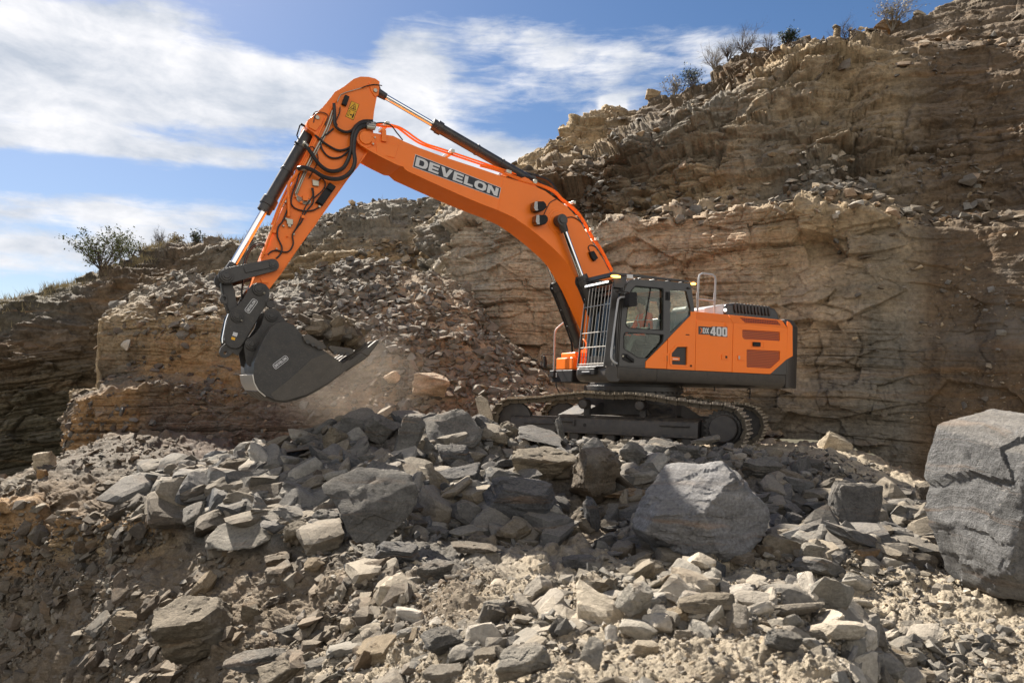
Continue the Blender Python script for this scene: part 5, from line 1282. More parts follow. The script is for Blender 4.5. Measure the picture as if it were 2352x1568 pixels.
LL = Loft(LC, [.6, .7, .6, .35, .1], [.1, .1, .15, .25, .2], [['moss', 'moss', 'brown', 'dark', 'moss', 'moss'] if c[0] < 200 else (['brown', 'brown', 'brown', 'brown', 'dark', 'moss'] if c[0] < 500 else ['tan', 'tan', 'tan', 'grey', 'grey', 'dark']) for c in LC], 760, 420, warp=8, seed=2, stscale=.75, dip=(-.22, .05), fac=1.0, fscs=((2.4, .5), (.9, .22), (.35, .08)), ext=(1500, 0))
LL.build('hills', 'cliff_rock')

# ---- talus and stepped benches in the middle
KC = [
 (150, [(1080, 19), (1050, 20), (1010, 21), (980, 22), (960, 24), (960, 26), (970, 28), (1100, 31)]),
 (162, [(1080, 18.4), (1050, 18.5), (960, 19.5), (950, 21), (950, 23), (960, 25), (970, 27), (1100, 30)]),
 (170, [(1080, 18.2), (1040, 18.3), (918, 18.4), (910, 20.5), (905, 22), (920, 24), (940, 26), (1080, 29)]),
 (226, [(1060, 18), (1010, 18.2), (912, 18.3), (898, 20.3), (890, 21.6), (905, 23.5), (930, 25), (1000, 28)]),
 (238, [(1060, 18), (1000, 18.2), (906, 18.3), (868, 20.8), (742, 21.1), (734, 22.4), (732, 24), (880, 27)]),
 (300, [(1060, 17.8), (985, 18), (895, 18.2), (862, 20.6), (738, 21), (704, 22.5), (678, 24.5), (760, 27)]),
 (350, [(1050, 17.6), (965, 18), (888, 18.3), (858, 20.5), (738, 21), (690, 22.5), (655, 25), (740, 28)]),
 (420, [(1050, 17.5), (965, 18), (890, 18.6), (855, 20.4), (737, 21), (684, 22.8), (630, 26), (720, 29)]),
 (520, [(1060, 17.4), (995, 18), (930, 18.8), (882, 20.2), (737, 21), (694, 23), (645, 26), (720, 29)]),
 (620, [(1070, 17.2), (1012, 18), (950, 18.8), (880, 20), (748, 21.2), (704, 23), (665, 26), (740, 29)]),
 (700, [(1070, 17), (1010, 17.8), (950, 18.6), (880, 19.8), (775, 21.3), (695, 23.5), (632, 26.5), (720, 30)]),
 (760, [(1060, 17), (1000, 17.7), (940, 18.5), (870, 19.8), (765, 21.5), (685, 24), (614, 27), (700, 30)]),
 (900, [(1040, 17), (985, 17.6), (930, 18.4), (860, 19.7), (760, 21.5), (672, 24), (602, 27), (690, 30)]),
 (1000, [(1030, 17), (975, 17.6), (920, 18.4), (850, 19.7), (760, 21.5), (684, 24), (628, 26.5), (700, 29)]),
 (1080, [(1020, 17), (968, 17.7), (915, 18.5), (862, 19.8), (800, 21), (742, 22.5), (684, 24.5), (750, 26)]),
 (1180, [(1012, 17), (965, 17.8), (925, 18.6), (895, 19.6), (862, 20.6), (832, 21.8), (802, 23), (860, 25)]),
 (1300, [(1008, 17.2), (980, 18), (955, 18.8), (938, 19.6), (923, 20.4), (908, 21.2), (896, 22), (920, 24)]),
 (1450, [(1006, 18), (996, 18.6), (986, 19.2), (978, 20), (970, 20.6), (964, 21.2), (958, 22), (960, 24)]),
 (1800, [(1006, 18), (1000, 18.6), (994, 19), (990, 19.4), (986, 19.8), (980, 20.2), (976, 20.6), (980, 22)]),
]
KC = [(c[0], [(r[0], 20.8+(r[1]-20.3)*(.60 if c[0] < 1100 else .75)) for r in c[1][:-1]]+[(c[1][-1][0], 20.8+(c[1][-1][1]-20.3)*.8)]) for c in KC]   # the heap stands steep
def kcol(px_):
    if px_ < 320: return ['brown', 'ora', 'ora', 'dark', 'tan', 'tan', 'grey', 'grey']
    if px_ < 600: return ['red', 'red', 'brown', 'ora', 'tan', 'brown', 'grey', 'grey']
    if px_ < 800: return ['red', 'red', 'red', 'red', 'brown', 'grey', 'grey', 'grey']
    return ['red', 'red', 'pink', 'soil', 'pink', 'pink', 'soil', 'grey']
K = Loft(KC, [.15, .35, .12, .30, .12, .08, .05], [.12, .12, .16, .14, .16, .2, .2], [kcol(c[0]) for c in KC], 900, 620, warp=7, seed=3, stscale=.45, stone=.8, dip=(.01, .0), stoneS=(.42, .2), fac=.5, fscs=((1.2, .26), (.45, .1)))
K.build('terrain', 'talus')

# ---- right-hand cliff with its ledges
RC = [
 (930, [(1000, 36), (800, 36), (640, 36), (635, 36.5), (630, 37), (625, 37.5), (620, 38), (700, 40)]),
 (975, [(1000, 28), (800, 28), (660, 28), (655, 29), (650, 30), (645, 31), (640, 32), (700, 34)]),
 (1000, [(1000, 26.3), (800, 26.3), (580, 26.5), (572, 28), (566, 29), (560, 30), (555, 31), (700, 33)]),
 (1040, [(1000, 25.6), (750, 25.7), (515, 25.9), (505, 27), (497, 28), (490, 29), (485, 30), (600, 33)]),
 (1120, [(1000, 24.8), (740, 24.9), (480, 25.2), (472, 27), (465, 28.5), (460, 30), (457, 31), (600, 34)]),
 (1180, [(1000, 24.4), (740, 24.5), (476, 24.8), (468, 26.6), (461, 28.5), (456, 30), (450, 31.5), (600, 35)]),
 (1192, [(1000, 24.3), (740, 24.4), (484, 24.7), (478, 26.5), (414, 28), (400, 30), (374, 31.5), (500, 36)]),
 (1245, [(1000, 24), (740, 24.1), (494, 24.4), (486, 26.5), (404, 27.6), (396, 30.5), (330, 31.8), (480, 37)]),
 (1310, [(1000, 23.4), (750, 23.5), (505, 23.8), (494, 26.2), (388, 27.3), (380, 30.5), (288, 31.9), (430, 37)]),
 (1380, [(1000, 22.9), (760, 23), (512, 23.3), (498, 26), (374, 27), (364, 30.5), (264, 32), (400, 37)]),
 (1490, [(1000, 22), (760, 22.1), (504, 22.4), (487, 25.2), (322, 26.3), (314, 29.8), (236, 31.5), (360, 37)]),
 (1560, [(1000, 21.5), (755, 21.6), (492, 21.9), (472, 24.6), (276, 26), (270, 29), (216, 31), (340, 37)]),
 (1660, [(1000, 20.8), (740, 20.9), (484, 21.2), (464, 23.8), (240, 25.6), (230, 28.5), (172, 30), (300, 36)]),
 (1780, [(1000, 20), (735, 20.1), (486, 20.5), (467, 22.8), (167, 25.2), (160, 27.6), (116, 29), (260, 35)]),
 (1880, [(1010, 19.3), (740, 19.5), (494, 19.9), (474, 21.8), (120, 24.8), (114, 27), (88, 28.5), (240, 34)]),
 (2000, [(1035, 18.6), (760, 18.9), (504, 19.4), (482, 21), (114, 24.2), (104, 26), (90, 28), (220, 34)]),
 (2070, [(1090, 18.3), (780, 18.7), (512, 19.3), (486, 20.7), (112, 23.9), (102, 25.7), (62, 28), (200, 34)]),
 (2140, [(1140, 18), (800, 18.4), (520, 19.2), (490, 20.4), (110, 23.5), (100, 25.4), (16, 28), (160, 34)]),
 (2240, [(1170, 17), (800, 17.8), (530, 18.8), (480, 20), (106, 23), (96, 25), (-30, 27.5), (120, 34)]),
 (2352, [(1180, 16), (800, 17), (520, 18.2), (470, 19.4), (100, 22.4), (92, 24.5), (-80, 27), (100, 34)]),
 (2800, [(1200, 12), (800, 14), (500, 15.5), (450, 16.5), (60, 19), (50, 21), (-200, 24), (0, 30)]),
]
def rcol(px_):
    if px_ < 1150: return ['pale', 'pale', 'pale', 'grey', 'grey', 'tan', 'tan', 'grey']
    if px_ < 1450: return ['pink', 'pink', 'pale', 'brown', 'brown', 'tan', 'tan', 'grey']
    if px_ < 1700: return ['pink', 'pink', 'pink', 'tan', 'grey', 'brown', 'soil', 'brown']
    if px_ < 1900: return ['grey', 'pink', 'tan', 'grey', 'tan', 'brown', 'brown', 'brown']
    if px_ < 2080: return ['grey', 'grey', 'tan', 'soil', 'tan', 'brown', 'brown', 'brown']
    return ['brown', 'brown', 'brown', 'brown', 'brown', 'brown', 'soil', 'soil']
Rc = Loft(RC, [.28, .28, .5, .8, .6, .5, .35], [.08, .08, .2, .14, .2, .14, .22], [rcol(c[0]) for c in RC], 1050, 900, warp=16, seed=4, stscale=.8, minseg=30, dip=(.05, .0), ext=(0, 1900), bigk=1.5, fac=1.15, fscs=((2.6, .62), (1.05, .34), (.40, .09)),
          fcol=[(900, 1.2), (1200, .9), (1500, .8), (1750, .9), (1980, 1.0), (2080, .40), (2350, .38)])
Rc.build('cliff', 'cliff_rock')
# ================================================================= stones
def ico(level):
    bm = bmesh.new(); bmesh.ops.create_icosphere(bm, subdivisions=level, radius=1); V = np.array([v.co[:] for v in bm.verts]); Fc = np.array([[v.index for v in f.verts] for f in bm.faces]); bm.free()
    return V/np.linalg.norm(V, axis=1)[:, None], Fc
ICO = {k: ico(k) for k in (2, 3, 4, 5, 6)}
def rockshape(seed, dims, level=3, nr=7, p=26, layered=.5, rough=.05, planes=None, jit=.22, fk=1.0):
    r_ = np.random.default_rng(seed); D, Fc = ICO[level]
    pl = []
    if planes is None:
        for ax in range(3):
            for sg in (1, -1):
                n = np.zeros(3); n[ax] = sg; n += r_.normal(0, jit*(.35 if ax == 2 else 1), 3); pl.append((n/np.linalg.norm(n), r_.uniform(.78, 1.0)))
        for _ in range(nr):
            n = r_.normal(size=3); n[2] *= .7; n /= np.linalg.norm(n); pl.append((n, r_.uniform(.86, 1.12)))
    else:
        for (n, d) in planes: n = np.array(n, float); pl.append((n/np.linalg.norm(n), d))
    N_ = np.array([q[0] for q in pl]); d_ = np.array([q[1] for q in pl])
    q = np.clip(D @ N_.T, 0, None)/d_; r = 1/((q**p).sum(1)**(1/p)+1e-9)
    V = D*r[:, None]
    V = V*np.array(dims)
    s_ = float(np.mean(dims))
    if layered > 0:
        nl = 7; z = V[:, 2]/dims[2]*nl/2+.25*perlin(V/s_*1.3+seed); li = np.floor(z).astype(int); k_ = r_.uniform(-1, 1, 64)[li % 64]
        V[:, :2] *= (1+.055*layered*k_)[:, None]
    if level >= 3:
        n = V/np.linalg.norm(V, axis=1)[:, None]
        if level > 3: V = V+n*(facets(V/s_, ((.95, .11), (.40, .045), (.17, .016))[:level-2], seed % 97)*s_*fk)[:, None]
        V = V+n*((fbm(V/s_*1.4+seed*3.1, 5, .55)*rough*s_*1.5)+(fbm(V/s_*5+seed, 3, .6, ridge=True)*rough*s_*.35 if level > 3 else 0))[:, None]
    return V, Fc
def hullrock(seed, dims, n=13):
    r_ = np.random.default_rng(seed); P = r_.uniform(-1, 1, (n, 3)); P /= (np.abs(P)**5).sum(1)[:, None]**(1/5)*r_.uniform(1, 1.25, n)[:, None]
    bm = bmesh.new()
    for q in P*np.array(dims): bm.verts.new(q)
    bmesh.ops.convex_hull(bm, input=bm.verts); lo = [v for v in bm.verts if not v.link_faces]; bmesh.ops.delete(bm, geom=lo, context='VERTS')
    bmesh.ops.triangulate(bm, faces=bm.faces); bm.verts.index_update()
    V = np.array([v.co[:] for v in bm.verts]); Fc = np.array([[v.index for v in f.verts] for f in bm.faces]); bm.free(); return V, Fc
SH = [(1, .75, .28), (1, .6, .22), (1, .8, .45), (1, .7, .6), (1, .9, .35), (1, .55, .4), (1, .45, .25), (1, .85, .7)]
PSM = [hullrock(900+i, SH[i % 8], 11+i % 6) for i in range(48)]
PMD = [rockshape(300+i, SH[i % 8], 3, layered=.6) for i in range(40)]
def frame_from(n, spin, tilt):
    """orthonormal frames (N,3,3) whose third axis leans about n"""
    z = n+tilt; z /= np.linalg.norm(z, axis=1)[:, None]
    a_ = np.stack([np.cos(spin), np.sin(spin), np.zeros_like(spin)], 1); x = a_-z*(a_*z).sum(1)[:, None]; x /= np.linalg.norm(x, axis=1)[:, None]; y = np.cross(z, x)
    return np.stack([x, y, z], 2)
def merged(name, pos, R, size, protos, tint, mat='loose_rock', smooth=False, label=None, cat=None):
    Vs = []; Fs = []; Cs = []; o_ = 0
    pick = rng.integers(0, len(protos), len(pos))
    for i in range(len(pos)):
        V, Fc = protos[pick[i]]; Vs.append((V*size[i]) @ R[i].T+pos[i]); Fs.append(Fc+o_); o_ += len(V); Cs.append(np.repeat(tint[i][None], len(V), 0))
    o = np_mesh(name, np.concatenate(Vs), np.concatenate(Fs), [mat], smooth, np.concatenate(Cs), 'stuff')
    if label: o['label'] = label
    return o
def tints(n, names, wts=None, br=(.75, 1.2)):
    global LASTK; k = rng.choice(len(names), n, p=wts); LASTK = [names[q] for q in k]; b_ = rng.uniform(*br, n)[:, None]; C = np.array([PAL[x] for x in names])[k]
    m_ = rng.uniform(.1, .8, n)[:, None]; g = C.mean(1, keepdims=True); return (C*(1-m_*.5)+g*m_*.5)*b_
def scatter(loft, n, wf, smin, smax, power, names, wts=None, tilt=.35, up=.5, lift=.15, br=(.70, 1.25), cl=1.0):
    P, N_, U_, Y_, D_ = loft.sample(n, wf, cl); u = rng.random(n); s_ = .55*smin*(smax/smin)**(u**power)
    z = N_*(1-up)+np.array([0, 0, 1.])*up; z /= np.linalg.norm(z, axis=1)[:, None]
    R = frame_from(z, rng.uniform(0, 2*pi, n), rng.normal(0, tilt, (n, 3)))
    return P+N_*(s_*lift)[:, None], R, s_, tints(n, names, wts, br), U_, Y_
def cat_sc(*L_): return [np.concatenate([l[i] for l in L_]) for i in range(4)]
def box_w(x0, x1, y0, y1, soft=25, fl=0.0):
    def w(U_, Y_, V_):
        a_ = 1/(1+np.exp(-(U_-x0)/soft)); b_ = 1/(1+np.exp((U_-x1)/soft)); c_ = 1/(1+np.exp(-(Y_-y0)/soft)); d_ = 1/(1+np.exp((Y_-y1)/soft)); return a_*b_*c_*d_+fl
    return w
def rows_w(r0, r1, x0=-999, x1=9999, soft=.25):
    def w(U_, Y_, V_): return (1/(1+np.exp(-(V_-r0)/soft)))*(1/(1+np.exp((V_-r1)/soft)))*(1/(1+np.exp(-(U_-x0)/30)))*(1/(1+np.exp((U_-x1)/30)))
    return w
GREY = ['blue', 'mid', 'buff', 'umber', 'light']; GW = [.22, .28, .28, .09, .13]
# the pile under the machine: packed stones of all sizes
a1 = scatter(G, 950, rows_w(5.6, 9.3, 420, 1100), .22, .62, 1.5, GREY, GW, .45, .4, .22)
b1 = scatter(G, 1000, rows_w(5.6, 8.3, 1100, 2180, .15), .20, .58, 1.6, GREY, GW, .45, .4, .22)
c1 = scatter(G, 900, rows_w(8.2, 9.4, 1100, 1800, .12), .10, .30, 1.4, GREY, GW, .5, .4, .3, cl=.3)
d1 = scatter(G, 240, rows_w(.6, 3.7, 850, 2100), .12, .32, 1.5, ['light', 'sand', 'buff', 'pale'], None, .5, .35, .25)
q4 = cat_sc(a1, b1, c1, d1); merged('rubble', *q4[:3], PMD, q4[3], smooth=False)
a1 = scatter(G, 12000, rows_w(5.2, 10.0, 380, 2250), .035, .19, 1.5, GREY, GW, .5, .4, .25)
b1 = scatter(G, 2600, rows_w(3.5, 8.5, 300, 800), .03, .17, 1.5, ['soil', 'mid', 'buff', 'umber'], None, .5, .4, .25)
q4 = cat_sc(a1, b1); merged('debris', *q4[:3], PSM, q4[3])
# scree on the left slope and ridge, foreground mound, quarry floor
a1 = scatter(G, 9500, rows_w(.6, 6.0, -100, 900), .018, .11, 2.0, ['soil', 'brown', 'buff', 'umber', 'soil', 'light'], None, .5, .4, .3)
b1 = scatter(G, 1500, rows_w(6.5, 11.8, -200, 420), .04, .26, 2.2, ['soil', 'umber', 'umber', 'brown', 'buff'], None, .5, .4, .3)
c1 = scatter(G, 800, rows_w(.6, 6.0, -50, 1000), .10, .34, 1.7, ['soil', 'brown', 'buff', 'umber'], None, .4, .4, .15)
q4 = cat_sc(a1, b1, c1); merged('scree', *q4[:3], PSM, q4[3])
a1 = scatter(G, 30000, rows_w(.5, 3.9, 820, 2400), .008, .040, 1.6, ['sand', 'pale', 'grey', 'tan', 'soil'], None, .6, .3, .3, cl=.45)
b1 = scatter(G, 3600, rows_w(.5, 4.2, 820, 2300), .035, .15, 2.0, ['sand', 'light', 'grey', 'buff', 'mid'], None, .5, .3, .25)
c1 = scatter(G, 7000, rows_w(3.8, 6.2, 900, 2450), .012, .07, 2.2, ['sand', 'pale', 'grey', 'tan', 'blue'], None, .6, .3, .3)
q4 = cat_sc(a1, b1, c1); merged('gravel', *q4[:3], PSM, q4[3])
# talus, benches, ledges and far slopes
TW = rows_w(3.9, 6.4, 250, 1250)
a1 = scatter(K, 3000, TW, .04, .30, 3.0, ['soil', 'grey', 'rust', 'buff', 'umber'], None, .4, .4, .25)
b1 = scatter(K, 1500, box_w(690, 960, 600, 780), .12, .42, 1.3, ['grey', 'mid', 'buff', 'soil'], None, .35, .45, .3, cl=.35)
c1 = scatter(K, 1700, box_w(880, 1240, 740, 960), .12, .44, 1.3, ['rust', 'grey', 'buff', 'soil'], None, .4, .4, .3, cl=.35)
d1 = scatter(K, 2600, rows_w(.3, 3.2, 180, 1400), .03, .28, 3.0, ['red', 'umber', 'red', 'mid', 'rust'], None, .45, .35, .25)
e1 = scatter(K, 260, box_w(270, 520, 610, 740), .15, .45, 1.5, ['grey', 'tan', 'pale', 'soil'], None, .3, .6, .35)
sc_ = cat_sc(a1, b1, c1, d1, e1)
merged('scree', *sc_[:3], PSM, sc_[3])
a1 = scatter(Rc, 1700, rows_w(2.1, 2.95, 1180, 2500, .12), .06, .50, 2.2, ['tan', 'grey', 'soil', 'brown', 'ora'], None, .4, .6, .3)
b1 = scatter(Rc, 1300, rows_w(4.1, 5.2, 1190, 2500, .12), .06, .50, 2.4, ['tan', 'grey', 'soil', 'brown', 'ora'], None, .4, .5, .3)
c1 = scatter(Rc, 2200, rows_w(-.5, 3.8, 2040, 2600), .03, .22, 3.4, ['soil', 'brown', 'tan', 'grey'], None, .5, .4, .2)
d1 = scatter(Rc, 260, box_w(1330, 1480, 410, 500), .15, .45, 1.4, ['grey', 'brown', 'dark'], None, .4, .6, .4)
e1 = scatter(Rc, 200, box_w(1820, 1960, 395, 480), .15, .42, 1.5, ['pale', 'tan', 'grey'], None, .4, .6, .4)
sc_ = cat_sc(a1, b1, c1, d1, e1)
merged('debris', *sc_[:3], PSM, sc_[3])
a1 = scatter(LL, 1700, rows_w(2.9, 4.1, 560, 1200), .06, .40, 2.4, ['grey', 'soil', 'dark', 'tan', 'moss'], None, .4, .5, .3)
b1 = scatter(LL, 500, box_w(840, 1010, 530, 620), .15, .5, 1.5, ['grey', 'tan', 'soil'], None, .3, .6, .3)
sc_ = cat_sc(a1, b1); merged('debris', *sc_[:3], PSM, sc_[3])

# ---- single stones
def stone_obj(V, Fc, col, loc, R, label, cat, group=None, name='rock', smooth=True, ang=28, mat='stone'):
    me = bpy.data.meshes.new(name); me.from_pydata((V).tolist(), [], Fc.tolist()); me.materials.append(MATS[mat])
    smooth_angle(me, ang); o = bpy.data.objects.new(name, me); COL.objects.link(o)
    M = Matrix([list(r_) for r_ in np.asarray(R)]).to_4x4(); M.translation = Vector(loc); o.matrix_world = M; o.color = (*col, 1)
    tag(o, label, cat, group); return o
def rot(rx, ry, rz):
    from mathutils import Euler
    return np.array(Euler((radians(rx), radians(ry), radians(rz))).to_matrix())
# px, py (centre), width px, height px, distance or None, rotation, shape (depth share, layered, extra planes), colour, seed, label
def fit(P, d, bb):
    """scale and place a stone so that it spans the measured extent"""
    c_ = np.array([((bb[0]+bb[2])/2-CX)/F*d, d, -((bb[1]+bb[3])/2-HY)/F*d])
    for _ in range(5):
        Q = P+c_; X = CX+F*Q[:, 0]/Q[:, 1]; Y = HY-F*Q[:, 2]/Q[:, 1]
        kx = (bb[2]-bb[0])/(X.max()-X.min()); ky = (bb[3]-bb[1])/(Y.max()-Y.min()); P = P*np.array([kx, (kx*ky)**.5, ky])
        Q = P+c_; X = CX+F*Q[:, 0]/Q[:, 1]; Y = HY-F*Q[:, 2]/Q[:, 1]
        c_ = c_+np.array([((bb[0]+bb[2])/2-(X.max()+X.min())/2)/F*d, 0, -((bb[1]+bb[3])/2-(Y.max()+Y.min())/2)/F*d])
    return P, c_
